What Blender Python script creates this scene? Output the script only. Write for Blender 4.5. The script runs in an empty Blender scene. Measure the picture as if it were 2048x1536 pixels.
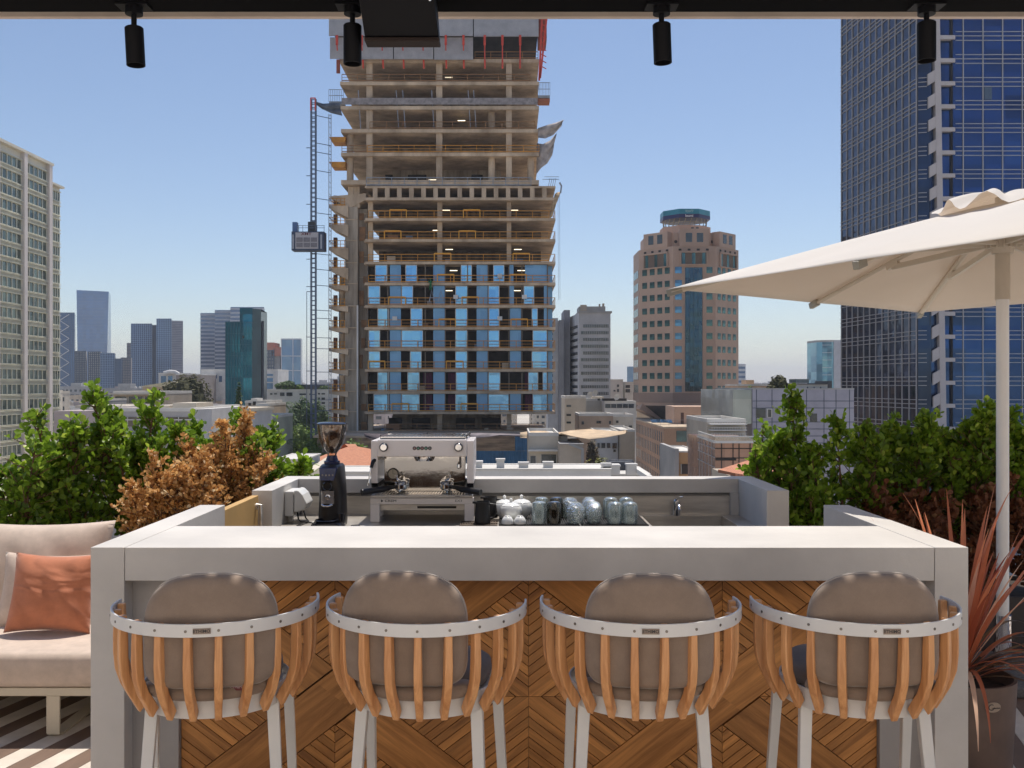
HAZE=.00019; EXPO=.28; SKY=.11
import bpy, bmesh, math, random
from mathutils import Vector, Matrix
random.seed(7)
PI = math.pi
F, CX, CY, EYE = 1900.0, 1018.0, 770.0, 1.65
S = bpy.context.scene
COL = S.collection
def PX(px, D): return (px - CX) / F * D
def PZ(py, D): return EYE - (py - CY) / F * D

# ---------------------------------------------------------------- mesh builder
class MB:
    def __init__(s): s.v = []; s.f = []; s.tint = []; s.guv = []
    def add(s, vs, fs, tint=None, guv=None):
        n = len(s.v); s.v += [tuple(p) for p in vs]; s.f += [tuple(i + n for i in f) for f in fs]
        s.tint += [tint if tint is not None else 0.5] * len(vs)
        s.guv += guv if guv else [(0, 0, 0)] * len(vs)
    def box(s, x0, x1, y0, y1, z0, z1, tint=None):
        vs = [(x0,y0,z0),(x1,y0,z0),(x1,y1,z0),(x0,y1,z0),(x0,y0,z1),(x1,y0,z1),(x1,y1,z1),(x0,y1,z1)]
        s.add(vs, [(0,3,2,1),(4,5,6,7),(0,1,5,4),(1,2,6,5),(2,3,7,6),(3,0,4,7)], tint); return s
    def obox(s, c, ax, ay, az, tint=None):           # centre and three half-axis vectors
        c, ax, ay, az = map(Vector, (c, ax, ay, az))
        vs = [c + sx*ax + sy*ay + sz*az for sz in (-1,1) for sx, sy in ((-1,-1),(1,-1),(1,1),(-1,1))]
        fs = [(0,3,2,1),(4,5,6,7),(0,1,5,4),(1,2,6,5),(2,3,7,6),(3,0,4,7)]
        if ax.cross(ay).dot(az) < 0: fs = [f[::-1] for f in fs]
        s.add(vs, fs, tint); return s
    def beam(s, p0, p1, w, h=None, up=(0,0,1), w1=None, h1=None):
        p0, p1 = Vector(p0), Vector(p1); h = h or w; w1 = w1 or w; h1 = h1 or h
        d = (p1 - p0).normalized(); u = Vector(up)
        if abs(d.dot(u)) > .98: u = Vector((0,1,0))
        a = d.cross(u).normalized(); b = a.cross(d).normalized()
        vs = [p0 - a*w/2 - b*h/2, p0 + a*w/2 - b*h/2, p0 + a*w/2 + b*h/2, p0 - a*w/2 + b*h/2,
              p1 - a*w1/2 - b*h1/2, p1 + a*w1/2 - b*h1/2, p1 + a*w1/2 + b*h1/2, p1 - a*w1/2 + b*h1/2]
        s.add(vs, [(0,1,2,3),(7,6,5,4),(0,4,5,1),(1,5,6,2),(2,6,7,3),(3,7,4,0)]); return s
    def prism(s, poly, z0, z1, tint=None):           # poly counter-clockwise in XY
        n = len(poly)
        vs = [(x,y,z0) for x,y in poly] + [(x,y,z1) for x,y in poly]
        s.add(vs, [tuple(range(n))[::-1], tuple(range(n,2*n))] + [(i,(i+1)%n,(i+1)%n+n,i+n) for i in range(n)], tint); return s
    def prism_y(s, poly, y0, y1, tint=None, guv=None):   # poly of (x,z), extruded along y (y0 near the viewer)
        n = len(poly)
        vs = [(x,y0,z) for x,z in poly] + [(x,y1,z) for x,z in poly]
        ar = sum(poly[i][0]*poly[(i+1)%n][1]-poly[(i+1)%n][0]*poly[i][1] for i in range(n))
        fs = [tuple(range(n)), tuple(range(n,2*n))[::-1]] + [(i,i+n,(i+1)%n+n,(i+1)%n) for i in range(n)]
        if ar < 0: fs = [f[::-1] for f in fs]
        s.add(vs, fs, tint, (guv*2) if guv else None); return s
    def prism_x(s, poly, x0, x1):                    # poly of (y,z)
        n = len(poly)
        vs = [(x0,y,z) for y,z in poly] + [(x1,y,z) for y,z in poly]
        ar = sum(poly[i][0]*poly[(i+1)%n][1]-poly[(i+1)%n][0]*poly[i][1] for i in range(n))
        fs = [tuple(range(n))[::-1], tuple(range(n,2*n))] + [(i,(i+1)%n,(i+1)%n+n,i+n) for i in range(n)]
        if ar < 0: fs = [f[::-1] for f in fs]
        s.add(vs, fs); return s
    def tube(s, pts, r, n=8, cap=True):
        pts = [Vector(p) for p in pts]; rs = r if isinstance(r, (list, tuple)) else [r]*len(pts)
        base = len(s.v); ref = None; vs = []; fs = []
        for i, p in enumerate(pts):
            d = (pts[min(i+1,len(pts)-1)] - pts[max(i-1,0)]).normalized()
            if ref is None:
                ref = Vector((0,0,1)) if abs(d.z) < .9 else Vector((1,0,0))
            a = d.cross(ref).normalized(); b = a.cross(d).normalized(); ref = b
            for k in range(n):
                t = 2*PI*k/n; vs.append(p + (a*math.cos(t) + b*math.sin(t))*rs[i])
        for i in range(len(pts)-1):
            for k in range(n):
                fs.append((i*n+k, (i+1)*n+k, (i+1)*n+(k+1)%n, i*n+(k+1)%n))
        if cap: fs.append(tuple(range(n))); fs.append(tuple(range((len(pts)-1)*n, len(pts)*n))[::-1])
        s.add(vs, fs); return s
    def lathe(s, prof, c=(0,0,0), n=24, axis='z', arc=None):  # prof (r,h)
        vs = []; fs = []; m = len(prof); full = arc is None
        N = n if full else n+1
        for k in range(N):
            t = 2*PI*k/n if full else arc[0] + (arc[1]-arc[0])*k/n
            for r, h in prof:
                x, y = r*math.cos(t), r*math.sin(t)
                if axis == 'z': vs.append((c[0]+x, c[1]+y, c[2]+h))
                elif axis == 'y': vs.append((c[0]+x, c[1]+h, c[2]-y))
                else: vs.append((c[0]+h, c[1]+x, c[2]+y))
        for k in range(n):
            k2 = (k+1) % N
            for i in range(m-1): fs.append((k*m+i, k2*m+i, k2*m+i+1, k*m+i+1))
        s.add(vs, fs); return s
    def disc(s, c, r, n=20, axis='z', flip=False):
        vs = []
        for k in range(n):
            t = 2*PI*k/n; a, b = r*math.cos(t), r*math.sin(t)
            vs.append({'z':(c[0]+a,c[1]+b,c[2]), 'y':(c[0]+a,c[1],c[2]+b), 'x':(c[0],c[1]+a,c[2]+b)}[axis])
        s.add(vs, [tuple(range(n))[::-1] if flip else tuple(range(n))]); return s
    def cyl(s, c, r, h, n=20, axis='z', r1=None):
        r1 = r if r1 is None else r1
        return s.lathe([(0.0001,0),(r,0),(r1,h),(0.0001,h)], c, n, axis)
    def xf(s, M):
        s.v = [tuple(M @ Vector(p)) for p in s.v]; return s
    def build(s, name, m=None, parent=None, smooth=False, bevel=0, seg=2, attr=False, autosm=40, loc=None, subd=0):
        me = bpy.data.meshes.new(name)
        off = Vector(loc) if loc is not None else None
        me.from_pydata([tuple(Vector(p)-off) for p in s.v] if off is not None else s.v, [], s.f)
        if m: me.materials.append(m)
        if attr:
            a = me.attributes.new('tint', 'FLOAT', 'POINT'); a.data.foreach_set('value', s.tint)
            g = me.attributes.new('guv', 'FLOAT_VECTOR', 'POINT'); g.data.foreach_set('vector', [c for p in s.guv for c in p])
        if not attr and len(s.f) < 6000:
            bm = bmesh.new(); bm.from_mesh(me); bmesh.ops.recalc_face_normals(bm, faces=bm.faces); bm.to_mesh(me); bm.free()
        me.validate(); me.update()
        o = bpy.data.objects.new(name, me); COL.objects.link(o)
        if off is not None: o.location = off
        if smooth:
            me.polygons.foreach_set('use_smooth', [True]*len(me.polygons))
            if smooth != 'all':
                try: me.set_sharp_from_angle(angle=math.radians(autosm))
                except Exception: pass
        if bevel:
            b = o.modifiers.new('bevel', 'BEVEL'); b.width = bevel; b.segments = seg; b.limit_method = 'ANGLE'; b.angle_limit = math.radians(40)
        if subd:
            q = o.modifiers.new('sub', 'SUBSURF'); q.levels = subd; q.render_levels = subd
        if parent: o.parent = parent
        return o

def tag(o, label=None, cat=None, group=None, kind=None):
    if label: o['label'] = label
    if cat: o['category'] = cat
    if group: o['group'] = group
    if kind: o['kind'] = kind
    return o
def thing(name, label, cat, loc=(0,0,0), rz=0, group=None):
    o = bpy.data.objects.new(name, None); COL.objects.link(o)
    o.empty_display_size = .1
    o.location = loc; o.rotation_euler = (0,0,rz)
    return tag(o, label, cat, group)
def kids(o): return [c for c in bpy.data.objects if c.parent == o]
def dup(root, loc=None, rz=None, label=None, scale=None):
    tree = [(c, kids(c)) for c in kids(root)]
    r = root.copy(); COL.objects.link(r)
    if loc is not None: r.location = loc
    if rz is not None: r.rotation_euler = (0,0,rz)
    if scale is not None: r.scale = (scale if isinstance(scale, tuple) else (scale,)*3)
    if label: r['label'] = label
    for ch, gs in tree:
        c = ch.copy(); COL.objects.link(c); c.parent = r
        for g in gs:
            d = g.copy(); COL.objects.link(d); d.parent = c
    return r
def text_obj(name, txt, size, m, parent, loc, rot=(PI/2,0,0), extrude=.001, bold=False, sx=1):
    cu = bpy.data.curves.new(name, 'FONT'); cu.body = txt; cu.size = size; cu.extrude = extrude
    cu.align_x = 'CENTER'; cu.align_y = 'CENTER'; cu.offset = size*.02 if bold else 0; cu.resolution_u = 3
    t = bpy.data.objects.new(name, cu); COL.objects.link(t)
    dg = bpy.context.evaluated_depsgraph_get(); dg.update()
    me = bpy.data.meshes.new_from_object(t.evaluated_get(dg))
    bpy.data.objects.remove(t); bpy.data.curves.remove(cu)
    me.materials.clear(); me.materials.append(m)
    o = bpy.data.objects.new(name, me); COL.objects.link(o); o.parent = parent
    o.location = loc; o.rotation_euler = rot; o.scale = (sx,1,1)
    return o

# ---------------------------------------------------------------- materials
M = {}
def nt(m):
    m.use_nodes = True; t = m.node_tree; t.nodes.clear()
    o = t.nodes.new('ShaderNodeOutputMaterial'); b = t.nodes.new('ShaderNodeBsdfPrincipled')
    t.links.new(b.outputs[0], o.inputs[0]); return t, b, o
def mat(key, col, rough=.6, metal=0, var=.12, vs=3.0, bump=0, bs=60, spec=.5, ior=None, trans=0, coat=0, vs2=None, dark=None, stretch=None, sub=0, detail=5):
    if key in M: return M[key]
    m = bpy.data.materials.new(key); t, b, o = nt(m); N = t.nodes; L = t.links
    b.inputs['Roughness'].default_value = rough; b.inputs['Metallic'].default_value = metal
    b.inputs['Specular IOR Level'].default_value = spec
    if ior: b.inputs['IOR'].default_value = ior
    b.inputs['Transmission Weight'].default_value = trans
    b.inputs['Coat Weight'].default_value = coat; b.inputs['Coat Roughness'].default_value = .1
    tc = N.new('ShaderNodeTexCoord'); vec = tc.outputs['Object']
    if stretch:
        mp = N.new('ShaderNodeMapping'); mp.inputs['Scale'].default_value = stretch; L.new(vec, mp.inputs[0]); vec = mp.outputs[0]
    if var:
        n1 = N.new('ShaderNodeTexNoise'); n1.inputs['Scale'].default_value = vs; n1.inputs['Detail'].default_value = detail; n1.inputs['Roughness'].default_value = .6
        L.new(vec, n1.inputs['Vector'])
        rp = N.new('ShaderNodeValToRGB'); e = rp.color_ramp.elements
        d = dark or tuple(c*(1-var*1.6) for c in col)
        e[0].position = .3; e[0].color = (*d, 1); e[1].position = .72; e[1].color = (*[min(1,c*(1+var*.8)) for c in col], 1)
        L.new(n1.outputs['Fac'], rp.inputs[0]); L.new(rp.outputs[0], b.inputs['Base Color'])
        mr = N.new('ShaderNodeMapRange'); mr.inputs['To Min'].default_value = max(0,rough-.08); mr.inputs['To Max'].default_value = min(1,rough+.08)
        L.new(n1.outputs['Fac'], mr.inputs[0]); L.new(mr.outputs[0], b.inputs['Roughness'])
    else: b.inputs['Base Color'].default_value = (*col, 1)
    if bump:
        n2 = N.new('ShaderNodeTexNoise'); n2.inputs['Scale'].default_value = bs; n2.inputs['Detail'].default_value = 4; L.new(vec, n2.inputs['Vector'])
        bp = N.new('ShaderNodeBump'); bp.inputs['Strength'].default_value = bump; bp.inputs['Distance'].default_value = .3/bs
        L.new(n2.outputs['Fac'], bp.inputs['Height']); L.new(bp.outputs[0], b.inputs['Normal'])
    M[key] = m; return m
def wood(key, c1, c2, scale=(30,30,1.5), rough=.45, attr=False, bump=.15):
    if key in M: return M[key]
    m = bpy.data.materials.new(key); t, b, o = nt(m); N = t.nodes; L = t.links
    if attr:
        at = N.new('ShaderNodeAttribute'); at.attribute_name = 'guv'; vec = at.outputs['Vector']
    else:
        vec = N.new('ShaderNodeTexCoord').outputs['Object']
    mp = N.new('ShaderNodeMapping'); mp.inputs['Scale'].default_value = scale; L.new(vec, mp.inputs[0])
    n1 = N.new('ShaderNodeTexNoise'); n1.inputs['Scale'].default_value = 1; n1.inputs['Detail'].default_value = 8; n1.inputs['Distortion'].default_value = .6; n1.inputs['Roughness'].default_value=.65
    L.new(mp.outputs[0], n1.inputs['Vector'])
    rp = N.new('ShaderNodeValToRGB'); e = rp.color_ramp.elements
    e[0].position = .33; e[0].color = (*c1,1); e[1].position = .66; e[1].color = (*c2,1)
    L.new(n1.outputs['Fac'], rp.inputs[0])
    out = rp.outputs[0]
    if attr:
        a2 = N.new('ShaderNodeAttribute'); a2.attribute_name = 'tint'
        mr = N.new('ShaderNodeMapRange'); mr.inputs['To Min'].default_value = .82; mr.inputs['To Max'].default_value = 1.18; L.new(a2.outputs['Fac'], mr.inputs[0])
        mx = N.new('ShaderNodeMix'); mx.data_type = 'RGBA'; mx.blend_type = 'MULTIPLY'; mx.inputs[0].default_value = 1
        L.new(out, mx.inputs[6]); L.new(mr.outputs[0], mx.inputs[7]); out = mx.outputs[2]
    L.new(out, b.inputs['Base Color']); b.inputs['Roughness'].default_value = rough
    bp = N.new('ShaderNodeBump'); bp.inputs['Strength'].default_value = bump; bp.inputs['Distance'].default_value = .002
    L.new(n1.outputs['Fac'], bp.inputs['Height']); L.new(bp.outputs[0], b.inputs['Normal'])
    M[key] = m; return m
def fabric(key, col, ws=700, rough=.9, wr=None):
    m = mat(key, col, rough, 0, .10, 14, 0); t = m.node_tree; N = t.nodes; L = t.links
    b = [n for n in N if n.type == 'BSDF_PRINCIPLED'][0]
    b.inputs['Sheen Weight'].default_value = .25; b.inputs['Specular IOR Level'].default_value = .2
    tc = [n for n in N if n.type == 'TEX_COORD'][0]
    w = N.new('ShaderNodeTexNoise'); w.inputs['Scale'].default_value = ws; w.inputs['Detail'].default_value = 2
    mp = N.new('ShaderNodeMapping'); mp.inputs['Scale'].default_value = (1,1,.25); L.new(tc.outputs['Object'], mp.inputs[0]); L.new(mp.outputs[0], w.inputs['Vector'])
    bp = N.new('ShaderNodeBump'); bp.inputs['Strength'].default_value = .35; bp.inputs['Distance'].default_value = .001
    L.new(w.outputs['Fac'], bp.inputs['Height'])
    last = bp.outputs[0]
    if wr:
        w2 = N.new('ShaderNodeTexNoise'); w2.inputs['Scale'].default_value = wr; w2.inputs['Detail'].default_value = 1.5; w2.inputs['Distortion'].default_value = 1.5
        m2 = N.new('ShaderNodeMapping'); m2.inputs['Scale'].default_value = (1,1,2.2); m2.inputs['Rotation'].default_value = (0,.5,0); L.new(tc.outputs['Object'], m2.inputs[0]); L.new(m2.outputs[0], w2.inputs['Vector'])
        b2 = N.new('ShaderNodeBump'); b2.inputs['Strength'].default_value = .7; b2.inputs['Distance'].default_value = .035
        L.new(w2.outputs['Fac'], b2.inputs['Height']); L.new(last, b2.inputs['Normal']); last = b2.outputs[0]
    L.new(last, b.inputs['Normal'])
    # weave colour variation
    lk = b.inputs['Base Color'].links[0].from_socket
    mx = N.new('ShaderNodeMix'); mx.data_type = 'RGBA'; mx.blend_type = 'MULTIPLY'; mx.inputs[0].default_value = .2
    L.new(lk, mx.inputs[6]); L.new(w.outputs['Fac'], mx.inputs[7]); L.new(mx.outputs[2], b.inputs['Base Color'])
    return m
def leafmat(key, c1, c2, c3=None, trans=.35, rough=.4):
    if key in M: return M[key]
    m = bpy.data.materials.new(key); t, b, o = nt(m); N = t.nodes; L = t.links
    at = N.new('ShaderNodeAttribute'); at.attribute_name = 'tint'
    rp = N.new('ShaderNodeValToRGB'); e = rp.color_ramp.elements
    e[0].position = 0; e[0].color = (*c1,1); e[1].position = .8; e[1].color = (*c2,1)
    if c3: q = e.new(1.0); q.color = (*c3,1)
    L.new(at.outputs['Fac'], rp.inputs[0]); L.new(rp.outputs[0], b.inputs['Base Color']); b.inputs['Roughness'].default_value = rough
    tr = N.new('ShaderNodeBsdfTranslucent'); L.new(rp.outputs[0], tr.inputs['Color'])
    mx = N.new('ShaderNodeMixShader'); mx.inputs[0].default_value = trans
    L.new(b.outputs[0], mx.inputs[1]); L.new(tr.outputs[0], mx.inputs[2]); L.new(mx.outputs[0], o.inputs[0])
    M[key] = m; return m
def thinglass(key, col, base=.10, k=1.3, bump=0, bs=60, milk=.14):
    """thin clear glass: straight-through light plus mirror-like reflection at grazing angles"""
    m = bpy.data.materials.new(key); m.use_nodes = True; t = m.node_tree; t.nodes.clear(); N = t.nodes; L = t.links
    o = N.new('ShaderNodeOutputMaterial'); tr = N.new('ShaderNodeBsdfTransparent'); tr.inputs['Color'].default_value = (*col,1)
    gl = N.new('ShaderNodeBsdfGlossy'); gl.inputs['Roughness'].default_value = .06; gl.inputs['Color'].default_value = (.95,.98,1,1)
    fr = N.new('ShaderNodeFresnel'); fr.inputs['IOR'].default_value = 1.5; ma = N.new('ShaderNodeMath'); ma.operation = 'MULTIPLY_ADD'; ma.inputs[1].default_value = k; ma.inputs[2].default_value = base; ma.use_clamp = True
    mx = N.new('ShaderNodeMixShader'); L.new(fr.outputs[0], ma.inputs[0]); L.new(ma.outputs[0], mx.inputs[0]); L.new(tr.outputs[0], mx.inputs[1]); L.new(gl.outputs[0], mx.inputs[2]); df = N.new('ShaderNodeBsdfTranslucent'); df.inputs['Color'].default_value = (*[c*.95 for c in col],1); d2 = N.new('ShaderNodeBsdfDiffuse'); d2.inputs['Color'].default_value = (*[c*.95 for c in col],1)
    ms = N.new('ShaderNodeMixShader'); ms.inputs[0].default_value = .5; L.new(df.outputs[0], ms.inputs[1]); L.new(d2.outputs[0], ms.inputs[2])
    m3 = N.new('ShaderNodeMixShader'); m3.inputs[0].default_value = milk; L.new(mx.outputs[0], m3.inputs[1]); L.new(ms.outputs[0], m3.inputs[2]); L.new(m3.outputs[0], o.inputs[0])  # milk adds white diffuse to imitate sunlight caught in clear glass
    if bump:
        tc = N.new('ShaderNodeTexCoord'); n2 = N.new('ShaderNodeTexVoronoi'); n2.inputs['Scale'].default_value = bs; L.new(tc.outputs['Object'], n2.inputs['Vector'])
        bp = N.new('ShaderNodeBump'); bp.inputs['Strength'].default_value = bump; bp.inputs['Distance'].default_value = .01; L.new(n2.outputs['Distance'], bp.inputs['Height']); L.new(bp.outputs[0], gl.inputs['Normal']); L.new(bp.outputs[0], fr.inputs['Normal'])
    M[key] = m; return m
def glassfac(key, col, col2=None, rough=.06, vs=.08, metal=.75, grid=None):
    """reflective curtain-wall glass: panes vary a little in tint and tilt"""
    if key in M: return M[key]
    m = bpy.data.materials.new(key); t, b, o = nt(m); N = t.nodes; L = t.links
    b.inputs['Metallic'].default_value = metal; b.inputs['Roughness'].default_value = rough
    tc = N.new('ShaderNodeTexCoord')
    g = grid or (2.5, 2.5, 3.8)
    mp = N.new('ShaderNodeMapping'); mp.inputs['Scale'].default_value = tuple(1/x for x in g); L.new(tc.outputs['Object'], mp.inputs[0])
    fl = N.new('ShaderNodeVectorMath'); fl.operation = 'FLOOR'; L.new(mp.outputs[0], fl.inputs[0])
    wn = N.new('ShaderNodeTexWhiteNoise'); wn.noise_dimensions = '3D'; L.new(fl.outputs[0], wn.inputs['Vector'])
    n1 = N.new('ShaderNodeTexNoise'); n1.inputs['Scale'].default_value = vs; n1.inputs['Detail'].default_value = 4; L.new(tc.outputs['Object'], n1.inputs['Vector'])
    ad = N.new('ShaderNodeMath'); ad.operation = 'MULTIPLY_ADD'; L.new(wn.outputs['Value'], ad.inputs[0]); ad.inputs[1].default_value = .35; L.new(n1.outputs['Fac'], ad.inputs[2])
    rp = N.new('ShaderNodeValToRGB'); e = rp.color_ramp.elements
    e[0].position = .35; e[0].color = (*(col2 or tuple(c*.5 for c in col)),1); e[1].position = .95; e[1].color = (*col,1)
    L.new(ad.outputs[0], rp.inputs[0]); L.new(rp.outputs[0], b.inputs['Base Color'])
    n2 = N.new('ShaderNodeTexNoise'); n2.inputs['Scale'].default_value = .5; L.new(tc.outputs['Object'], n2.inputs['Vector'])
    bp = N.new('ShaderNodeBump'); bp.inputs['Strength'].default_value = .12; bp.inputs['Distance'].default_value = .2
    L.new(n2.outputs['Fac'], bp.inputs['Height'])
    v1 = N.new('ShaderNodeVectorMath'); v1.operation = 'SUBTRACT'; v1.inputs[1].default_value = (.5,.5,.5); L.new(wn.outputs['Color'], v1.inputs[0])
    v2 = N.new('ShaderNodeVectorMath'); v2.operation = 'SCALE'; v2.inputs['Scale'].default_value = .05; L.new(v1.outputs[0], v2.inputs[0])
    v3 = N.new('ShaderNodeVectorMath'); v3.operation = 'ADD'; L.new(v2.outputs[0], v3.inputs[0]); L.new(bp.outputs[0], v3.inputs[1])
    v4 = N.new('ShaderNodeVectorMath'); v4.operation = 'NORMALIZE'; L.new(v3.outputs[0], v4.inputs[0]); L.new(v4.outputs[0], b.inputs['Normal'])
    M[key] = m; return m
# ================================================================ palette
conc = mat('pale_microcement', (.65,.62,.585), .55, 0, .12, 1.7, .12, 40, detail=8)
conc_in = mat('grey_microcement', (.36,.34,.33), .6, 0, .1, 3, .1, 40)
steel = mat('brushed_steel', (.62,.58,.53), .38, .85, .10, 6, .05, 200, stretch=(1,1,9))
chrome = mat('chrome', (.85,.86,.88), .06, 1, 0)
white_paint = mat('white_powder_coat', (.72,.71,.69), .38, 0, .03, 8)
black_matt = mat('black_matt', (.012,.012,.014), .45, 0, .1, 8)
black_gloss = mat('black_gloss', (.015,.016,.022), .18, 0, 0, coat=.4)
dark_grey = mat('dark_grey', (.05,.05,.055), .5, 0, .1, 6)
teak = wood('teak', (.55,.235,.085), (.84,.45,.20), (45,45,3), .42)
oak = wood('oak_panel', (.26,.10,.023), (.64,.285,.078), (2.2,30,1), .5, attr=True, bump=.3)
oakgap = mat('oak_gap', (.05,.02,.008), .8, 0, .1, 9)
taupe = fabric('taupe_fabric', (.315,.238,.185), 900)
taupe_dark = fabric('dark_taupe_fabric', (.17,.15,.145), 900)
cream = fabric('cream_fabric', (.68,.555,.465), 700)
terra = fabric('terracotta_fabric', (.58,.22,.12), 800, wr=3.2)

# ================================================================ terrace floor
fl = MB()
ang = math.radians(15)
d = Vector((math.sin(ang), math.cos(ang), 0)); n = Vector((math.cos(ang), -math.sin(ang), 0))
floor_w = mat('deck_white', (.68,.61,.53), .6, 0, .12, 6, .1, 80)
floor_b = mat('deck_brown', (.20,.13,.095), .6, 0, .2, 6, .15, 80, stretch=(1,.2,1))
slab = MB(); slab.box(-6.5, 5.2, -7, 6.9, -.35, -.006)
tag(slab.build('terrace_floor', mat('terrace_base', (.12,.10,.09), .8)), kind='structure')
for par, mm, nm in ((0, floor_w, 'floor_boards_white'), (1, floor_b, 'floor_boards_brown')):
    b = MB()
    for i in range(-62, 62):
        if i % 2 != par: continue
        c = n * (i*.1) + Vector((0, 0.0, -.003))
        b.obox(c, n*.0485, d*6.6, (0,0,.005))
    tag(b.build(nm, mm), kind='structure')

# ================================================================ bar counter
Y0, Y1, YR = 3.23, 3.722, 4.374
XL, XR, XLi, XRi = -1.423, 1.562, -1.308, 1.448
ZT = 1.0975
bar = thing('bar_counter', 'pale grey microcement bar counter with waterfall ends and carved oak front behind the four stools', 'bar counter', (0,Y0,0))
def rel(mb): mb.v = [(x, y-Y0, z) for x,y,z in mb.v]; return mb
b = MB(); b.box(XLi+.002, XRi-.002, Y0, Y1, .984, ZT); rel(b).build('countertop', conc, bar, bevel=.002)
b = MB(); b.box(XL, XLi, Y0, YR, 0, ZT+.0005); rel(b).build('end_panel', conc, bar, bevel=.002)
b = MB(); b.box(XRi, XR, Y0, YR, 0, ZT+.0005); rel(b).build('end_panel', conc, bar, bevel=.002)
for px0_, px1_ in ((XLi, XLi+.16), (XRi-.16, XRi)): b = MB(); b.box(px0_, px1_, Y0+.07, Y0+.30, 0, .983); rel(b).build('inner_pier', conc_in, bar)
b = MB(); b.box(XLi+.16, XRi-.16, Y0+.115, Y0+.20, 0, .983); rel(b).build('front_backing', oakgap, bar)
# carved oak front: diamonds of nested chevron boards between crossing planks
def clip(poly, a, bb, c):     # keep a*x+b*z<=c
    out = []
    for i in range(len(poly)):
        p, q = poly[i], poly[(i+1)%len(poly)]
        dp, dq = a*p[0]+bb*p[1]-c, a*q[0]+bb*q[1]-c
        if dp <= 0: out.append(p)
        if dp*dq < 0:
            t = dp/(dp-dq); out.append((p[0]+(q[0]-p[0])*t, p[1]+(q[1]-p[1])*t))
    return out
K = .76
u0, v0 = PX(1057, 3.34), PZ(1390, 3.34)
R_, W_ = .415, .20; P_ = 2*R_ + W_
xa, xb, za, zb = XLi+.162, XRi-.162, .02, .982
rng = random.Random(3)
pan = MB(); YF = .093
def piece(poly, ang, y=YF, g=.0022, rel_c=(0,0)):
    for a, bb, c in ((1,0,xb), (-1,0,-xa), (0,1,zb), (0,-1,-za)): poly = clip(poly, a, bb, c) if len(poly) > 2 else []
    if len(poly) < 3: return
    cx = sum(p[0] for p in poly)/len(poly); cz = sum(p[1] for p in poly)/len(poly)
    ca, sa = math.cos(ang), math.sin(ang); off = rng.uniform(0, 50); t = rng.random()
    gu = [((p[0]*ca+p[1]*sa)+off, (-p[0]*sa+p[1]*ca)+off, off) for p in poly]
    pan.prism_y(poly, y, y+.022, tint=t, guv=gu)
A38 = math.atan(K)
sp = .0355; gap = .0034
for ia in range(-3, 4):
    for ib in range(-3, 4):
        A, B = ia*P_, ib*P_                   # a = K u + v ; b = K u - v
        cu, cv = (A+B)/2/K, (A-B)/2
        if abs(cu+u0) > 2.4 or abs(cv+v0-.5) > 1.3: continue
        X, Z = u0+cu, v0+cv
        # four quadrants, two halves each
        for sv in (1,-1):
            for su in (1,-1):
                # top/bottom quadrant half: boards dv = K|du| + c
                for k in range(13):
                    c0, c1 = k*sp, (k+1)*sp-gap
                    # region: su*du>=0 ; sv*dv - K su du between c0,c1 ; sv*dv + K su du <= R
                    poly = [(-2,-2),(2,-2),(2,2),(-2,2)]
                    for a, bb, c in ((-su,0,-.0008), (K*su,-sv,-c0), (-K*su,sv,c1), (K*su,sv,R_)):
                        poly = clip(poly, a, bb, c) if len(poly) > 2 else []
                    if len(poly) > 2: piece([(X+p[0], Z+p[1]) for p in poly], A38*su*sv)
                    poly = [(-2,-2),(2,-2),(2,2),(-2,2)]
                    for a, bb, c in ((0,-sv,-.0008), (-K*su,sv,-c0), (K*su,-sv,c1), (K*su,sv,R_)):
                        poly = clip(poly, a, bb, c) if len(poly) > 2 else []
                    if len(poly) > 2: piece([(X+p[0], Z+p[1]) for p in poly], A38*su*sv)
        # '/' plank (b = Ku - v const band) and '\' plank (a band)
        g = .004
        def ab(a, bb): return (X + (a+bb)/2/K, Z + (a-bb)/2)
        piece([ab(-R_-W_/2, R_+g), ab(R_+W_/2, R_+g), ab(R_+W_/2, R_+W_-g), ab(-R_-W_/2, R_+W_-g)], A38)
        piece([ab(R_+g, -R_+g), ab(R_+W_-g, -R_+g), ab(R_+W_-g, R_-g), ab(R_+g, R_-g)], -A38)
pan.build('oak_front', oak, bar, attr=True)

# ---------------------------------------------------------------- back counter unit behind the aisle
YB0, YB1 = 5.0, 5.62
back = thing('back_counter', 'pale microcement service counter with raised rear ledge, steel worktop and sink', 'back counter', (0,YB0,0))
def relb(mb): mb.v = [(x, y-YB0, z) for x,y,z in mb.v]; return mb
XW0, XW1 = -1.353, -1.247; XE0, XE1 = 1.357, 1.474
ZC = .882
b = MB(); b.box(XW0, XW1, YB0, 5.79, 0, 1.095); relb(b).build('side_wall', conc, back, bevel=.002)
b = MB(); b.box(XE0, XE1, YB0, 5.79, 0, 1.095); relb(b).build('side_wall', conc, back, bevel=.002)
b = MB(); b.box(XW1+.001, XE0-.001, 5.62, 5.79, 1.012, 1.0945); relb(b).build('rear_ledge', conc, back, bevel=.002)
b = MB(); b.box(XW1+.001, XE0-.001, 5.655, 5.78, 0, 1.0115); relb(b).build('rear_wall', conc_in, back)
b = MB(); b.box(XW1+.02, XE0-.05, 5.635, 5.654, ZC, .992); b.box(XW1+.02, XE0-.05, 5.628, 5.636, .986, .992); relb(b).build('splashback', steel, back)
b = MB(); b.box(XE0-.05, XE0-.002, 5.60, 5.654, ZC, 1.0115); relb(b).build('corner_post', conc, back)
SX0, SX1 = .78, 1.25
b = MB(); b.box(XW1+.002, SX0, 5.0, 5.634, ZC-.03, ZC); b.box(SX1, XE0-.002, 5.0, 5.634, ZC-.03, ZC)
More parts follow.
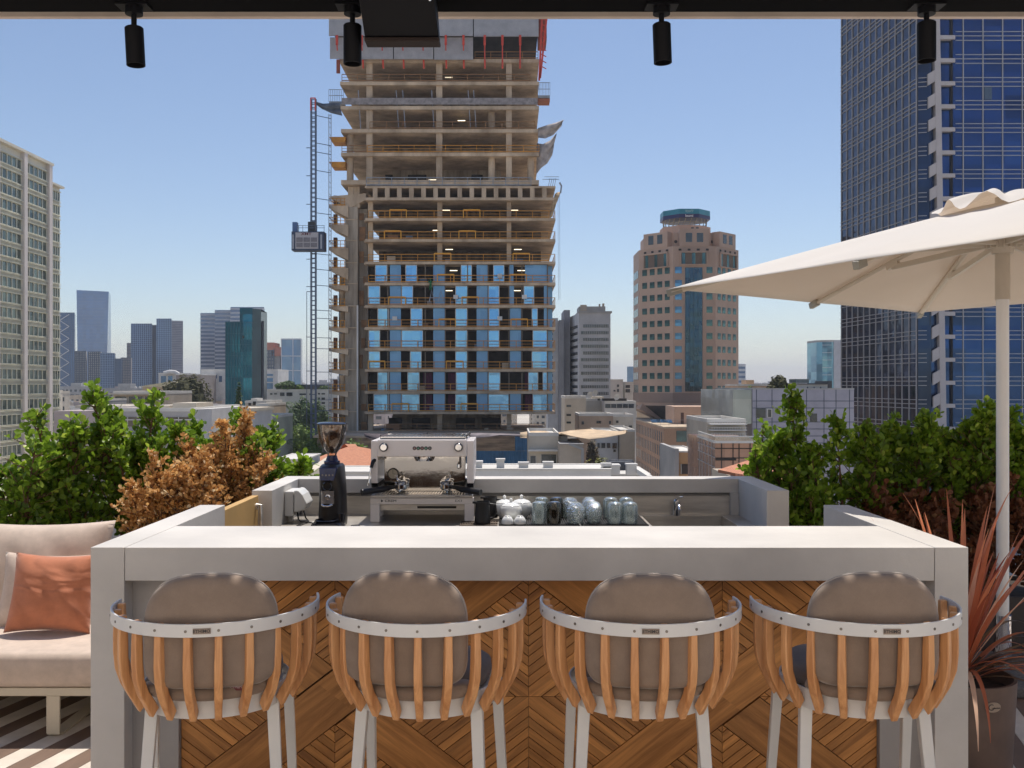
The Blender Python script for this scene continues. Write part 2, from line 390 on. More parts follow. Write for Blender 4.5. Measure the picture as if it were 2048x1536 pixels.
b.box(SX0, SX1, 5.0, 5.06, ZC-.03, ZC); b.box(SX0, SX1, 5.585, 5.634, ZC-.03, ZC); relb(b).build('worktop', steel, back, bevel=.0015)
b = MB(); t = .004
b.box(SX0-t, SX0, 5.06, 5.585, ZC-.2, ZC-.0305); b.box(SX1, SX1+t, 5.06, 5.585, ZC-.2, ZC-.0305); b.box(SX0, SX1, 5.056, 5.06, ZC-.2, ZC-.0305); b.box(SX0, SX1, 5.585, 5.589, ZC-.2, ZC-.0305); b.box(SX0, SX1, 5.06, 5.585, ZC-.204, ZC-.2)
relb(b).build('sink_basin', steel, back)
b = MB(); b.box(XW1+.002, XE0-.002, 5.05, 5.07, 0.06, ZC-.032); relb(b).build('cabinet_front', dark_grey, back)
f = thing('mixer_tap', 'small chrome mixer tap standing behind the steel sink', 'tap', (PX(1355,5.56), 5.60, ZC))
b = MB(); b.cyl((0,0,0), .022, .085, 20); b.cyl((0,0,.083), .02, .012, 20, r1=.015); b.build('tap_body', chrome, f, smooth=True)
b = MB(); b.tube([(0,0,.06),(0,-.05,.075),(0,-.10,.062),(0,-.115,.045)], [.012,.012,.011,.010], 12); b.build('spout', chrome, f, smooth=True)
b = MB(); b.beam((0,0,.098),(.018,-.065,.118), .022, .008); b.build('lever', chrome, f, bevel=.002)
# gate of orange-tan board between bar and back counter
g = thing('service_gate', 'tan board gate with steel pull handle closing the gap left of the bar', 'gate', (-1.33, YR, 0))
b = MB(); b.box(-.02, .018, .012, .60, .12, 1.072)
b.build('gate_panel', mat('tan_board', (.58,.36,.13), .55, 0, .08, 5, .05), g, bevel=.002)
b = MB(); b.tube([(.022,.545,.90),(.045,.545,.90),(.045,.545,1.03),(.022,.545,1.03)], .009, 10); b.cyl((.018,.545,1.02), .016,.01,12,'x'); b.build('pull_handle', steel, g, smooth=True)
for z_ in (.2,.9): b = MB(); b.cyl((0,.612,z_), .008,.06,10); b.build('hinge', steel, g)

# power outlet box on the inner side wall
o_ = thing('outlet_box', 'white weatherproof socket box with flip lid on the left inner wall of the back counter', 'socket box', (XW1, 5.36, .99))
b = MB(); b.box(.001, .05, -.09, .09, -.07, .07); b.build('box_body', white_paint, o_, bevel=.006)
b = MB(); b.prism_y([(.052,-.05),(.11,-.035),(.125,.0),(.10,.05),(.075,.075),(.052,.075)], -.085, .085); b.build('flip_lid', mat('white_plastic', (.78,.78,.76), .3, 0, .03), o_, bevel=.008)
b = MB(); b.box(.001,.028,-.02,.02,-.115,-.071); b.box(.001,.026,-.014,.014,-.3,-.116); b.build('conduit', white_paint, o_, bevel=.002)
cb = MB(); cb.tube([(XW1+.06,5.33,.935),(XW1+.07,5.31,.90),(XW1+.09,5.27,.893),(XW1+.16,5.25,.889),(XW1+.2,5.3,.889),(XW1+.24,5.36,.889)], .0045, 8)
tag(cb.build('power_cable', black_gloss, smooth=True), 'black power cable running from the white socket box across the steel worktop', 'cable')
cb = MB(); cb.tube([(XW1+.085,5.38,.935),(XW1+.10,5.36,.90),(XW1+.13,5.30,.8875),(XW1+.10,5.14,.8875),(XW1+.16,5.08,.8875),(XW1+.27,5.10,.8875)], .0045, 8)
tag(cb.build('power_cable', black_gloss, smooth=True), 'black lead looping over the worktop edge in front of the socket box towards the grinder', 'cable')

# ---------------------------------------------------------------- espresso machine
MX, MY = PX(844,5.32), 5.32
em = thing('espresso_machine', 'white two group espresso machine with mirrored front standing on the back counter', 'coffee machine', (MX, MY, ZC))
wp = mat('machine_white', (.93,.88,.87), .3, 0, .02, 5, coat=.2)
mirror = mat('mirror_steel', (.80,.74,.66), .09, 1, .05, 4, .02, 8)
wd = .29
b = MB()
for x in (-wd+.0, wd-.052):
    for y in (0, .24): b.box(x, x+.052 if y == 0 else x+.04, y, y+.04, .002, .085 if y else .122)
legs = []
for x in (-wd, wd-.052):
    for y, w in ((0,.052), (.23,.04)):
        q = MB(); q.box(x, x+w, y, y+.035, 0, .10); q.build('leg', wp, em, bevel=.003)
b = MB(); b.box(-wd, wd, 0, .035, .1003, .138); b.build('front_bar', wp, em, bevel=.003)
b = MB(); b.box(-wd+.02, wd-.02, .04, .27, .06, .138); b.build('lower_body', steel, em, bevel=.003)
b = MB(); b.box(-.03, .19, .036, .0398, .072, .085); b.build('drain_slot', black_matt, em)
b = MB(); b.box(-wd+.005, wd-.005, -.02, .28, .1385, .152); b.build('drip_tray', steel, em, bevel=.004)
b = MB()
for i in range(34): b.box(-wd+.03+i*.0157, -wd+.036+i*.0157, -.005, .15, .1525, .1555)
b.build('tray_grill', chrome, em)
b = MB(); b.box(-.235, .235, .17, .27, .1525, .362); b.build('mirror_panel', mirror, em, bevel=.003)
b = MB(); b.prism_y([(-.25,.366),(.25,.366),(.25,.462),(-.25,.462)], .0, .40); b.build('top_housing', wp, em, bevel=.006, seg=3)
for sx in (-1, 1):
    b = MB(); b.prism_x([(.02,.215),(.30,.215),(.42,.30),(.42,.455),(.02,.455)], sx*.251 if sx > 0 else -.289, .289 if sx > 0 else -.251); b.build('side_panel', wp, em, bevel=.004)
    b = MB(); b.prism_x([(.022,.2147),(.03,.19),(.29,.19),(.30,.2147)], (.251 if sx > 0 else -.287), (.287 if sx > 0 else -.251)); b.build('side_foot', black_gloss, em)
b = MB(); b.box(-.235, .24, .02, .39, .4625, .467); b.build('warming_tray', dark_grey, em)
b = MB()
for i in range(20): b.beam((-.215+i*.0235, .03, .476), (-.190+i*.0235, .38, .476), .004, .004)
b.beam((-.24,.03,.474),(.245,.03,.474),.005); b.beam((-.24,.385,.474),(.245,.385,.474),.005); b.build('cup_rack', chrome, em)
b = MB()
for z in (.488,): b.tube([(-.235,.03,z-.003),(-.235,.39,z),(.25,.39,z),(.25,.03,z-.003)], .003, 8)
for x,y in ((-.235,.03),(-.235,.39),(.25,.39),(.25,.03),(0,.39)): b.tube([(x,y,.462),(x,y,.488)], .003, 8)
b.build('cup_rail', dark_grey, em, smooth=True)
for x in (-.213, .205):
    k = MB(); k.lathe([(.0001,-.022),(.02,-.022),(.0245,-.016),(.0245,0)], (x,0,.42), 28, 'y'); ko = k.build('control_knob', black_gloss, em, smooth=True)
    q = MB(); q.lathe([(.0001,-.0235),(.017,-.0235),(.018,-.0225)], (x,0,.42), 28, 'y'); q.build('knob_cap', chrome, ko, smooth=True)
for i in range(5):
    k = MB(); k.lathe([(.0001,-.004),(.0085,-.004),(.0105,-.002),(.0105,0)], (-.042+i*.0215,0,.414), 16, 'y'); ko = k.build('button', dark_grey, em, smooth=True)
    q = MB(); q.lathe([(.0001,-.0048),(.005,-.0048)], (-.042+i*.0215,0,.414), 12, 'y'); q.build('button_mark', mat('btn_%d' % i, [(.5,.3,.3),(.2,.45,.35),(.5,.25,.25),(.2,.45,.35),(.3,.3,.3)][i], .4, var=0), ko)
for x, hx in ((-.13,-1), (.13,1)):
    k = MB(); k.lathe([(.0001,.222),(.03,.222),(.038,.215),(.034,.205),(.034,.2)], (x,.11,0), 28); k.tube([(x,.12,.212),(x,.168,.225)], .02, 14); k.build('group_head', chrome, em, smooth=True)
    k = MB(); k.lathe([(.03,.205),(.037,.2),(.037,.178),(.03,.170),(.0001,.168)], (x,.11,0), 28)
    k.tube([(x,.10,.175),(x+.012*hx,.09,.162)], .012, 10); po = k.build('portafilter', chrome, em, smooth=True)
    h = MB(); h.tube([(x+.03*hx,.095,.187),(x+.06*hx,.06,.187),(x+.085*hx,.02,.184),(x+.20*hx,-.05,.172)], [.009,.013,.0165,.018], 14); h.build('portafilter_handle', black_matt, po, smooth=True)
    k = MB(); k.tube([(x-.01*hx,.10,.20),(x+.0*hx,.06,.225),(x+.02*hx,.05,.245)], .006, 8); k.cyl((x+.02*hx,.05,.24), .009,.02,12); k.build('group_bolt', chrome, em, smooth=True)
k = MB(); k.lathe([(.0001,-.006),(.03,-.006),(.034,0),(.034,.012)], (-.182,.165,.255), 32, 'y'); ko = k.build('pressure_gauge', mat('gauge_black', (.03,.03,.03), .3, var=0), em, smooth=True)
k = MB(); k.lathe([(.0001,-.0075),(.027,-.0075)], (-.182,.165,.255), 32, 'y'); fo = k.build('gauge_face', mat('gauge_face', (.55,.5,.42), .4, var=0), ko)
k = MB(); k.box(-.183,-.181,.1555,.157,.255,.278); k.box(-.182,-.168,.1555,.157,.2543,.2557); k.build('gauge_needle', black_matt, ko)
k = MB(); k.tube([(-.23,.14,.345),(-.262,.05,.35),(-.28,.0,.335),(-.295,-.03,.22)], [.006,.008,.005,.005], 10); k.cyl((-.2955,-.0305,.208), .006,.014,10); k.build('steam_wand', chrome, em, smooth=True)
k = MB(); k.tube([(-.262,.04,.352),(-.276,.005,.337),(-.283,-.01,.305)], [.010,.011,.009], 10); k.build('wand_sleeve', black_matt, em, smooth=True)
k = MB(); k.tube([(.205,.15,.366),(.205,.145,.33),(.20,.14,.30)], [.005,.006,.01], 10); k.lathe([(.0001,.0),(.012,.006),(.012,.03),(.006,.04)], (.20,.14,.285), 14); k.build('hot_water_spout', chrome, em, smooth=True)
k = MB(); k.lathe([(.0001,-.004),(.05,-.004),(.06,.02),(.062,.04)], (0,.13,.338), 28); k.build('centre_dome', chrome, em, smooth=True)
txt_dark = mat('print_dark', (.03,.03,.035), .5, var=0); txt_grey = mat('print_grey', (.25,.24,.24), .5, var=0)
text_obj('logo_text', 'CREM', .019, txt_dark, em, (-.176,-.0008,.119), sx=1.35, extrude=.0006)
q = MB(); q.prism_y([(-.229,.111),(-.229,.127),(-.216,.119)], -.0012, 0); q.prism_y([(-.225,.114),(-.225,.124),(-.218,.119)], -.002,-.0013); q.build('logo_mark', txt_dark, em)
text_obj('logo_text', 'EX3', .018, txt_grey, em, (.205,-.0008,.119), sx=1.35, extrude=.0006)
text_obj('tray_label', 'FARE', .012, txt_dark, em, (.2,-.0205,.1455), extrude=.0006)

# ---------------------------------------------------------------- coffee grinder
GX, GY = PX(660,5.14), 5.14
gr = thing('coffee_grinder', 'tall black coffee grinder with clear bean hopper left of the espresso machine', 'coffee grinder', (GX,GY,ZC))
def ringpoly(w, dpt, z, y0=0, n=20, e=3.2):
    return [(math.copysign(abs(math.cos(2*PI*k/n))**(2/e), math.cos(2*PI*k/n))*w, y0+math.copysign(abs(math.sin(2*PI*k/n))**(2/e), math.sin(2*PI*k/n))*dpt, z) for k in range(n)]
def loft(mb, rings, cap=True):
    n = len(rings[0]); base = []; vs = [p for r in rings for p in r]
    fs = [(i*n+k, i*n+(k+1)%n, (i+1)*n+(k+1)%n, (i+1)*n+k) for i in range(len(rings)-1) for k in range(n)]
    if cap: fs += [tuple(range(n))[::-1], tuple(range((len(rings)-1)*n, len(rings)*n))]
    mb.add(vs, fs); return mb
b = MB(); loft(b, [ringpoly(.072,.10,.0,.09), ringpoly(.074,.10,.03,.09), ringpoly(.07,.095,.16,.09), ringpoly(.067,.105,.24,.085), ringpoly(.064,.115,.275,.075), ringpoly(.06,.11,.325,.07), ringpoly(.052,.09,.335,.07)])
b.build('grinder_body', mat('grinder_black', (.014,.013,.015), .38, var=.1, vs=5), gr, smooth=True, autosm=50)
b = MB(); loft(b, [ringpoly(.088,.075,.0,-.05), ringpoly(.09,.078,.018,-.05), ringpoly(.08,.07,.034,-.05)], True)
b.build('base_tray', black_gloss, gr, smooth=True)
b = MB(); b.lathe([(.055,.036),(.062,.044),(.058,.048),(.045,.038)], (-.01,-.05,0), 28); b.cyl((.07,-.045,.03),.018,.05,16); b.build('tray_rim', black_gloss, gr, smooth=True)
b = MB(); b.prism_y([(-.045,.255),(.03,.255),(.05,.325),(-.05,.325)], -.052, -.035); b.build('touch_display', mat('display_blue', (.02,.035,.12), .1, var=.4, vs=30, coat=.8), gr, bevel=.004)
b = MB()
for i in range(4): b.lathe([(.0001,-.0535),(.005,-.0535)], (-.03+i*.018,0,.285), 10, 'y')
b.build('display_icon', txt_grey, gr)
b = MB(); b.box(-.042,.028,-.035,-.012,.128,.20); b.tube([(-.038,-.04,.125),(-.02,-.05,.118),(.0,-.05,.118),(.02,-.04,.125)],.006,8); b.lathe([(.0001,-.045),(.012,-.045),(.014,-.035)],(-.005,0,.165),16,'y'); b.build('dosing_spout', chrome, gr, bevel=.004)
b = MB(); b.lathe([(.022,-.042),(.026,-.036),(.02,-.03)],(-.008,0,.225),20,'y'); b.build('spout_ring', black_gloss, gr, smooth=True)
b = MB(); b.lathe([(.042,.336),(.044,.352),(.034,.356),(.028,.375),(.026,.382)], (0,.06,0), 28); b.build('hopper_collar', mat('collar_blue', (.03,.035,.09), .2, var=.1), gr, smooth=True)
hop = thinglass('hopper_clear', (.86,.74,.64), .04, 1.0, milk=.05)
pr = [(.024,.38),(.026,.395),(.045,.42),(.063,.45),(.073,.485),(.0785,.525),(.079,.552)]
b = MB(); b.lathe(pr + [(.076,.552),(.0755,.525),(.070,.486),(.060,.452),(.043,.423),(.022,.397)], (0,.06,0), 36); b.build('hopper', hop, gr, smooth=True)
b = MB(); b.lathe([(.0001,.392),(.022,.398),(.039,.424),(.055,.452),(.064,.480),(.060,.492),(.03,.510),(.0001,.518)], (0,.06,0), 36)
bo = b.build('coffee_beans', mat('beans', (.085,.032,.012), .35, 0, .5, 60, 1.0, 90, dark=(.02,.007,.003)), gr, smooth=True)
b = MB(); b.lathe([(.0001,.566),(.07,.564),(.0825,.558),(.0825,.552),(.0001,.552)], (0,.06,0), 36); b.build('hopper_lid', mat('lid_blue', (.02,.03,.06), .15, var=.1), gr, smooth=True)
t_ = MB(); t_.lathe([(.0001,0),(.026,0),(.028,.006),(.024,.014),(.0001,.016)], (0,0,0), 24)
tm = t_.build('tamper', chrome, smooth=True); tm.location = (PX(712,5.12), 5.10, ZC+.001); tag(tm, 'small round chrome tamper lying between grinder and espresso machine', 'tamper')

# ---------------------------------------------------------------- drying mats
def drain_mat(x0, x1, y0, y1, label, mm, st=.0125):
    b = MB(); b.box(x0, x1, y0, y1, ZC+.001, ZC+.004)
    n = int((x1-x0)/st)
    for i in range(n): b.box(x0+i*st+.003, x0+i*st+st-.003, y0+.005, y1-.005, ZC+.0042, ZC+.012)
    for y in (y0, (y0+y1)/2, y1-.004): b.box(x0, x1, y, y+.004, ZC+.0042, ZC+.010)
    tag(b.build('drain_mat', mm), label, 'mat', 'rubber mats on the steel worktop')
rub = mat('black_rubber', (.02,.02,.022), .6, var=.15, vs=9)
drain_mat(PX(920,5.2), PX(995,5.2), 5.13, 5.30, 'short tan bordered ribbed mat under the black milk jug', mat('brown_rubber', (.16,.12,.09), .6), .009)
drain_mat(PX(998,5.3), .385, 5.16, 5.58, 'black ribbed mat under the white cups and sugar bowls', rub)
drain_mat(.395, .76, 5.16, 5.58, 'black ribbed mat under the cut glass tumblers beside the sink', rub)
MZ = ZC + .0125

# ---------------------------------------------------------------- things on the worktop
def at(px, Y): return PX(px, Y)
def jug(px, Y, label):
    j = thing('milk_jug', label, 'milk jug', (at(px,Y), Y, MZ), 0, 'black milk jugs')
    b = MB(); b.lathe([(.0001,0),(.043,0),(.045,.01),(.041,.06),(.038,.10),(.041,.118),(.039,.118),(.036,.10),(.039,.06),(.042,.012),(.0001,.01)], (0,0,0), 32)
    b.build('jug_body', black_matt, j, smooth=True)
    b = MB(); b.tube([(.038,0,.105),(.07,0,.10),(.075,0,.06),(.062,0,.03),(.041,0,.025)], .006, 10); b.build('handle', black_matt, j, smooth=True)
    b = MB(); b.prism([(-.03,-.02),(-.055,0),(-.03,.02)], .107, .118); b.build('spout', black_matt, j)
jug(965, 5.2, 'front black milk jug beside the espresso machine')
jug(980, 5.42, 'rear black milk jug half hidden behind the other jug')
por = mat('porcelain', (.80,.81,.80), .12, 0, .02, 5, coat=.3)
def bowl(px, Y, s, label):
    j = thing('sugar_bowl', label, 'sugar bowl', (at(px,Y), Y, MZ), 0, 'white sugar bowls')
    b = MB(); b.lathe([(.0001,0),(.03*s,0),(.032*s,.006*s),(.055*s,.03*s),(.063*s,.055*s),(.058*s,.078*s),(.05*s,.086*s)], (0,0,0), 32); b.build('bowl_body', por, j, smooth=True)
    b = MB(); b.lathe([(.052*s,.0865*s),(.04*s,.096*s),(.018*s,.103*s),(.006*s,.106*s),(.009*s,.115*s),(.010*s,.121*s),(.0001,.130*s)], (0,0,0), 32); b.build('lid', por, j, smooth=True)
bowl(1009, 5.42, 1.0, 'left rear white porcelain sugar bowl with knob lid'); bowl(1022, 5.28, 1.0, 'front white porcelain sugar bowl standing between the other two'); bowl(1043, 5.42, 1.02, 'right rear white porcelain sugar bowl with knob lid')
for px, lab in ((1015,'left upturned small white espresso cup'), (1040,'right upturned small white espresso cup')):
    b = MB(); b.lathe([(.033,0),(.034,.002),(.032,.02),(.022,.036),(.015,.040),(.015,.044),(.0001,.044)], (0,0,0), 28)
    c = b.build('espresso_cup', por, smooth=True); c.location = (at(px,5.18), 5.18, MZ); tag(c, lab, 'cup', 'upturned espresso cups')
glass = thinglass('clear_glass', (.93,.97,.96), .03, .9, milk=.16)
dglass = thinglass('dark_glass', (.50,.46,.38), .03, .9, milk=.06)
glass_b = thinglass('cut_glass', (.93,.98,.96), .06, 1.0, 1.0, 90, milk=.22)
def glasspiece(name, label, grp, prof, th, px, Y, m, flutes=0):
    inner = [(max(r-th, .0002), h+th*.6 if i == 0 else h) for i, (r,h) in enumerate(prof)]
    b = MB(); n = 32
    full = prof + inner[::-1]
    b.lathe(full, (0,0,0), n)
    if flutes:
        m_ = len(full); cnt = len(prof)
        for k in range(n):
            if k % 2 == 0:
                for i in range(1, cnt-2):
                    x,y,z = b.v[k*m_+i]; b.v[k*m_+i] = (x*(1-flutes), y*(1-flutes), z)
    o = b.build(name, m, smooth=True); o.location = (at(px,Y), Y, MZ)
    tag(o, label, 'glass', grp); return o
tall = [(.0001,.118),(.026,.118),(.036,.112),(.039,.10),(.0405,.06),(.039,.01),(.037,0)]
glasspiece('tumbler', 'fluted clear tumbler upturned at the front beside the white cups', 'fluted tumblers', tall, .003, 1078, 5.2, glass, .05)
glasspiece('tumbler', 'fluted clear tumbler in the rear row behind the front one', 'fluted tumblers', tall, .003, 1083, 5.4, glass, .05)
glasspiece('tumbler', 'smoky dark tumbler upturned at the front between clear glasses', 'fluted tumblers', tall, .003, 1108, 5.2, dglass, .05)
glasspiece('tumbler', 'smoky dark tumbler in the rear row behind the front dark one', 'fluted tumblers', tall, .003, 1113, 5.4, dglass, .05)
round_ = [(.0001,.112),(.026,.112),(.040,.10),(.050,.075),(.052,.05),(.045,.02),(.036,0)]
glasspiece('cut_glass_tumbler', 'bulbous cut glass tumbler at the front left of the glass group', 'cut glass tumblers', round_, .005, 1151, 5.2, glass_b)
glasspiece('cut_glass_tumbler', 'bulbous cut glass tumbler at the front beside the left one', 'cut glass tumblers', [(r*.86,h*1.02) for r,h in round_], .005, 1188, 5.22, glass_b)
glasspiece('cut_glass_tumbler', 'bulbous cut glass tumbler behind the two front cut glasses, left', 'cut glass tumblers', round_, .005, 1140, 5.42, glass_b)
glasspiece('cut_glass_tumbler', 'bulbous cut glass tumbler behind the two front cut glasses, right', 'cut glass tumblers', [(r*.86,h*1.02) for r,h in round_], .005, 1178, 5.42, glass_b)
mug = [(.0001,.115),(.024,.115),(.036,.108),(.042,.095),(.043,.05),(.041,.01),(.038,.004),(.036,0)]
for px, Y, lab in ((1230,5.2,'ribbed glass jar upturned, front left of the right hand group'), (1260,5.2,'ribbed glass jar upturned, rightmost at the front beside the sink'), (1221,5.42,'ribbed glass jar in the back row, left'), (1252,5.42,'ribbed glass jar in the back row, right')):
    glasspiece('glass_jar', lab, 'ribbed glass jars', mug, .004, px, Y, glass, .07)

# ================================================================ bar stools
def make_stool():
    s = thing('bar_stool', '', 'bar stool', (0,0,0), 0, 'slatted bar stools at the counter')
    R = .297
    def arcband(mb, r0, r1, z0, z1, a0, a1, n):
        vs = []; fs = []
        for k in range(n+1):
            t = a0 + (a1-a0)*k/n; c, q = math.sin(t), -math.cos(t)
            vs += [(r0*c, r0*q, z0), (r1*c, r1*q, z0), (r1*c, r1*q, z1), (r0*c, r0*q, z1)]
        for k in range(n):
            for i in range(4): fs.append((k*4+i, k*4+(i+1)%4, (k+1)*4+(i+1)%4, (k+1)*4+i))
        fs += [(3,2,1,0), (n*4, n*4+1, n*4+2, n*4+3)]
        mb.add(vs, fs)
    b = MB(); arcband(b, R-.003, R+.003, .967, 1.003, math.radians(-101), math.radians(101), 60); ring = b.build('back_rail', white_paint, s, smooth=True, bevel=.001, autosm=30)
    prof = [(.290,.999),(.2925,.93),(.2925,.88),(.288,.832),(.273,.787),(.252,.748),(.234,.716)]
    angs = [math.radians(8.3+16.9*i) for i in range(6)]
    for t in [-a for a in angs[::-1]] + angs:
        b = MB(); c, q = math.sin(t), -math.cos(t); tx, ty = -q, c   # tangent
        rings = []
        for i, (r, z) in enumerate(prof):
            th = .026 if i not in (0, len(prof)-1) else .02; w = .0102 + (.0012 if 1 < i < 5 else 0)
            ri = r - th if i < 4 else r - th*.95; dz = 0 if i < 4 else .008*(i-3)
            rings.append([(r*c - w*tx, r*q - w*ty, z), (r*c + w*tx, r*q + w*ty, z), (ri*c + w*tx, ri*q + w*ty, z+dz), (ri*c - w*tx, ri*q - w*ty, z+dz)])
        loft(b, rings)
        b.build('slat', teak, s, smooth=True, bevel=.003, seg=2, autosm=35)
    for t in [-a for a in angs[::-1]] + angs:
        b = MB(); b.cyl((0,0,0), .0038, .0018, 12, 'y'); M_ = Matrix.Translation((math.sin(t)*(R+.0045), -math.cos(t)*(R+.0045), .984)) @ Matrix.Rotation(t, 4, 'Z'); b.xf(M_)
        b.build('screw', mat('screw_steel', (.22,.2,.18), .4, .9, 0), ring)
    b = MB(); arcband(b, .206, .212, .716, .775, math.radians(-180), math.radians(180), 60); b.build('seat_ring', white_paint, s, smooth=True, bevel=.0015)
    b = MB(); b.lathe([(.0001,.752),(.19,.752),(.192,.758),(.19,.764),(.0001,.764)], (0,0,0), 40); b.build('seat_plate', white_paint, s)
    for x, y, w in ((-.168,-.095,.036),(.168,-.095,.036),(-.200,.08,.032),(.200,.08,.032)):
        b = MB(); b.beam((x,y*.95,.752),(x*1.26 if y < 0 else x*1.12,y*2.4 if y > 0 else y*1.9,0), w, w*.75, (0,1,0), w*.68, w*.55); b.build('leg', white_paint, s, bevel=.003)
    b = MB()
    fp = [(-.200,-.150,.27),(.200,-.150,.27),(.214,.155,.27),(-.214,.155,.27)]
    b.tube(fp + fp[:1], .009, 10); b.build('footrest', white_paint, s, smooth=True)
    # back cushion wrapped on the slats
    def cushion(w, z0, z1, th, rad, n=28, e=2.6):
        mb = MB(); rings = []
        zc, hh = (z0+z1)/2, (z1-z0)/2
        N = 48; out = []
        for k in range(N):
            t = 2*PI*k/N; cx_, sz_ = math.cos(t), math.sin(t)
            ee = 2.6 if sz_ > 0 else 7.0
            x = math.copysign(abs(cx_)**(2/ee), cx_)*w*(1 - .05*max(0,-sz_)); z = zc + math.copysign(abs(sz_)**(2/ee), sz_)*hh
            out.append((x, z))
        layers = [(1-.16, 0), (1-.06, .10), (1-.015, .28), (1,.5), (1-.015,.72), (1-.06,.90), (1-.16, 1)]
        vs = []; fs = []
        def wrap(x, z, dep):
            a = x/rad; r_ = rad - dep
            return (math.sin(a)*r_, -(math.cos(a)*r_) + (rad-.263), z)
        cfs = [.0, .35, .62]
        lay = []
        for cf in cfs[::-1][::-1]:
            lay.append((cf, -.012*(1-cf)))
        allr = [(cf, -.010*(1-(cf/.84)**2)) for cf in (.02,.3,.58)] + layers + [(cf, 1+.18*(1-(cf/.84)**2)) for cf in (.58,.3,.02)]
        for sc, dp in allr:
            for x, z in out:
                vs.append(wrap(x*sc, zc+(z-zc)*sc, th*dp))
        for i in range(len(allr)-1):
            for k in range(N): fs.append((i*N+k, (i+1)*N+k, (i+1)*N+(k+1)%N, i*N+(k+1)%N))
        fs += [tuple(range(N)), tuple(range((len(allr)-1)*N, len(allr)*N))[::-1]]
        mb.add(vs, [f[::-1] for f in fs]); piping = [wrap(x*1.002, zc+(z-zc)*1.002, th*.5) for x, z in out]
        return mb, piping
    mb, pip = cushion(.200, .812, 1.127, .062, .42)
    co = mb.build('back_cushion', taupe, s, smooth='all')
    b = MB(); b.tube(pip + pip[:1], .0035, 6, cap=False); b.build('piping', mat('piping_light', (.42,.37,.33), .85, var=.1), co, smooth=True)
    b = MB(); rr = []
    def sq(rx, ry, z, y0=.01): return [(math.copysign(abs(math.cos(2*PI*k/40))**(2/2.6), math.cos(2*PI*k/40))*rx, y0+math.copysign(abs(math.sin(2*PI*k/40))**(2/2.6), math.sin(2*PI*k/40))*ry, z) for k in range(40)]
    loft(b, [sq(.17,.17,.766), sq(.186,.186,.772), sq(.19,.19,.79), sq(.187,.187,.812), sq(.17,.17,.824), sq(.1,.1,.829), sq(.02,.02,.83)])
    b.build('seat_cushion', taupe_dark, s, smooth='all')
    b = MB(); b.tube([(math.sin(a)*.219, -math.cos(a)*.219, .790) for a in [math.radians(x) for x in range(-54, 55, 9)]], [.008,.018]+[.021]*9+[.018,.008], 12); b.build('bottom_roll', taupe, s, smooth='all')
    b = MB(); loft(b, [sq(.175,.04,.782,-.155), sq(.19,.045,.79,-.155), sq(.185,.045,.806,-.155), sq(.16,.03,.812,-.155)]); b.build('cushion_flap', taupe, s, smooth='all')
    return s, ring
stool, ring = make_stool()
tagm = mat('badge_bronze', (.30,.235,.19), .5, .3, .05)
def badge(st, rail):
    k = MB(); k.obox((0,-.3015,.9845), (.0235,0,0), (0,.0012,0), (0,0,.0075)); b_ = k.build('maker_badge', tagm, rail, bevel=.0006)
    return text_obj('badge_text', 'ETHIMO', .012, txt_dark, rail, (0,-.3030,.9845), extrude=.0004, bold=True, sx=1.02)
def ctag(st):
    k = MB(); k.obox((.085,-.222,.806), (.028,-.004,0), (0,.003,0), (0,0,.010)); k.build('fabric_tag', mat('tag_red', (.16,.03,.04), .7, var=.1), st)
    text_obj('tag_text', 'ETHIMO', .012, mat('tag_print', (.6,.5,.5), .7, var=0), st, (.085,-.2265,.806), (PI/2,0,math.radians(-8)), extrude=.0004)
Yst = 2.865
xs = [PX(433,2.85), PX(853.5,2.85), PX(1280,2.85), PX(1707.5,2.85)]
rz = [math.radians(9), math.radians(-8.5), math.radians(-2), math.radians(0)]
labs = ['taupe cushioned slatted stool at the left end of the bar, nearest the sofa', 'slatted stool with no badge on its rail, second from the left',
        'slatted stool with maker badge, third from the left in the middle of the bar', 'slatted stool with maker badge at the right end of the bar beside the spiky plant']
sts = [stool] + [dup(stool) for _ in range(3)]
for q, x, r, l in zip(sts, xs, rz, labs):
    q.location = (x, Yst, 0); q.rotation_euler = (0,0,r); q['label'] = l
for i_, a_ in enumerate((.012, -.02, .008, -.012)):
    for c_ in kids(sts[i_]):
        if c_.name.startswith('back_cushion'): c_.rotation_euler = (a_*.4, a_*.6, a_); c_.location.x = a_*.25
for i in (0,2,3):
    rail = [c for c in kids(sts[i]) if c.name.startswith('back_rail')][0]
    badge(sts[i], rail)
ctag(sts[0])

# ================================================================ sofa and cushions
so = thing('outdoor_sofa', 'low cream sofa with pale aluminium frame standing left of the bar', 'sofa', (-2.6, 4.42, 0))
frm = mat('frame_cream', (.62,.55,.43), .45, 0, .04, 6)
def puff(w, dpt, h, crown=.25, n=10, e=5, wr=0):
    """soft box cushion"""
    mb = MB(); rings = []
    for t, sc in ((0,.93),(.06,.975),(.2,1),(.5,1.004),(.8,1),(.94,.975),(1,.93)):
        rings.append([(math.copysign(abs(math.cos(2*PI*k/64))**(2/e), math.cos(2*PI*k/64))*w/2*sc, math.copysign(abs(math.sin(2*PI*k/64))**(2/e), math.sin(2*PI*k/64))*dpt/2*sc, t*h) for k in range(64)])
    for sc in (.6,.25,.02): rings.append([(x/ .93*sc, y/.93*sc, h*(1+crown*.12*(1-sc))) for x,y,z in rings[6]])
    loft(mb, rings); return mb
b = puff(2.1,.92,.165,e=14); b.xf(Matrix.Translation((0,.46,.235))); b.build('seat_cushion', cream, so, smooth='all')
b = MB(); b.box(-1.05,1.04,.02,.92,.195,.234); b.build('seat_frame', frm, so, bevel=.004)
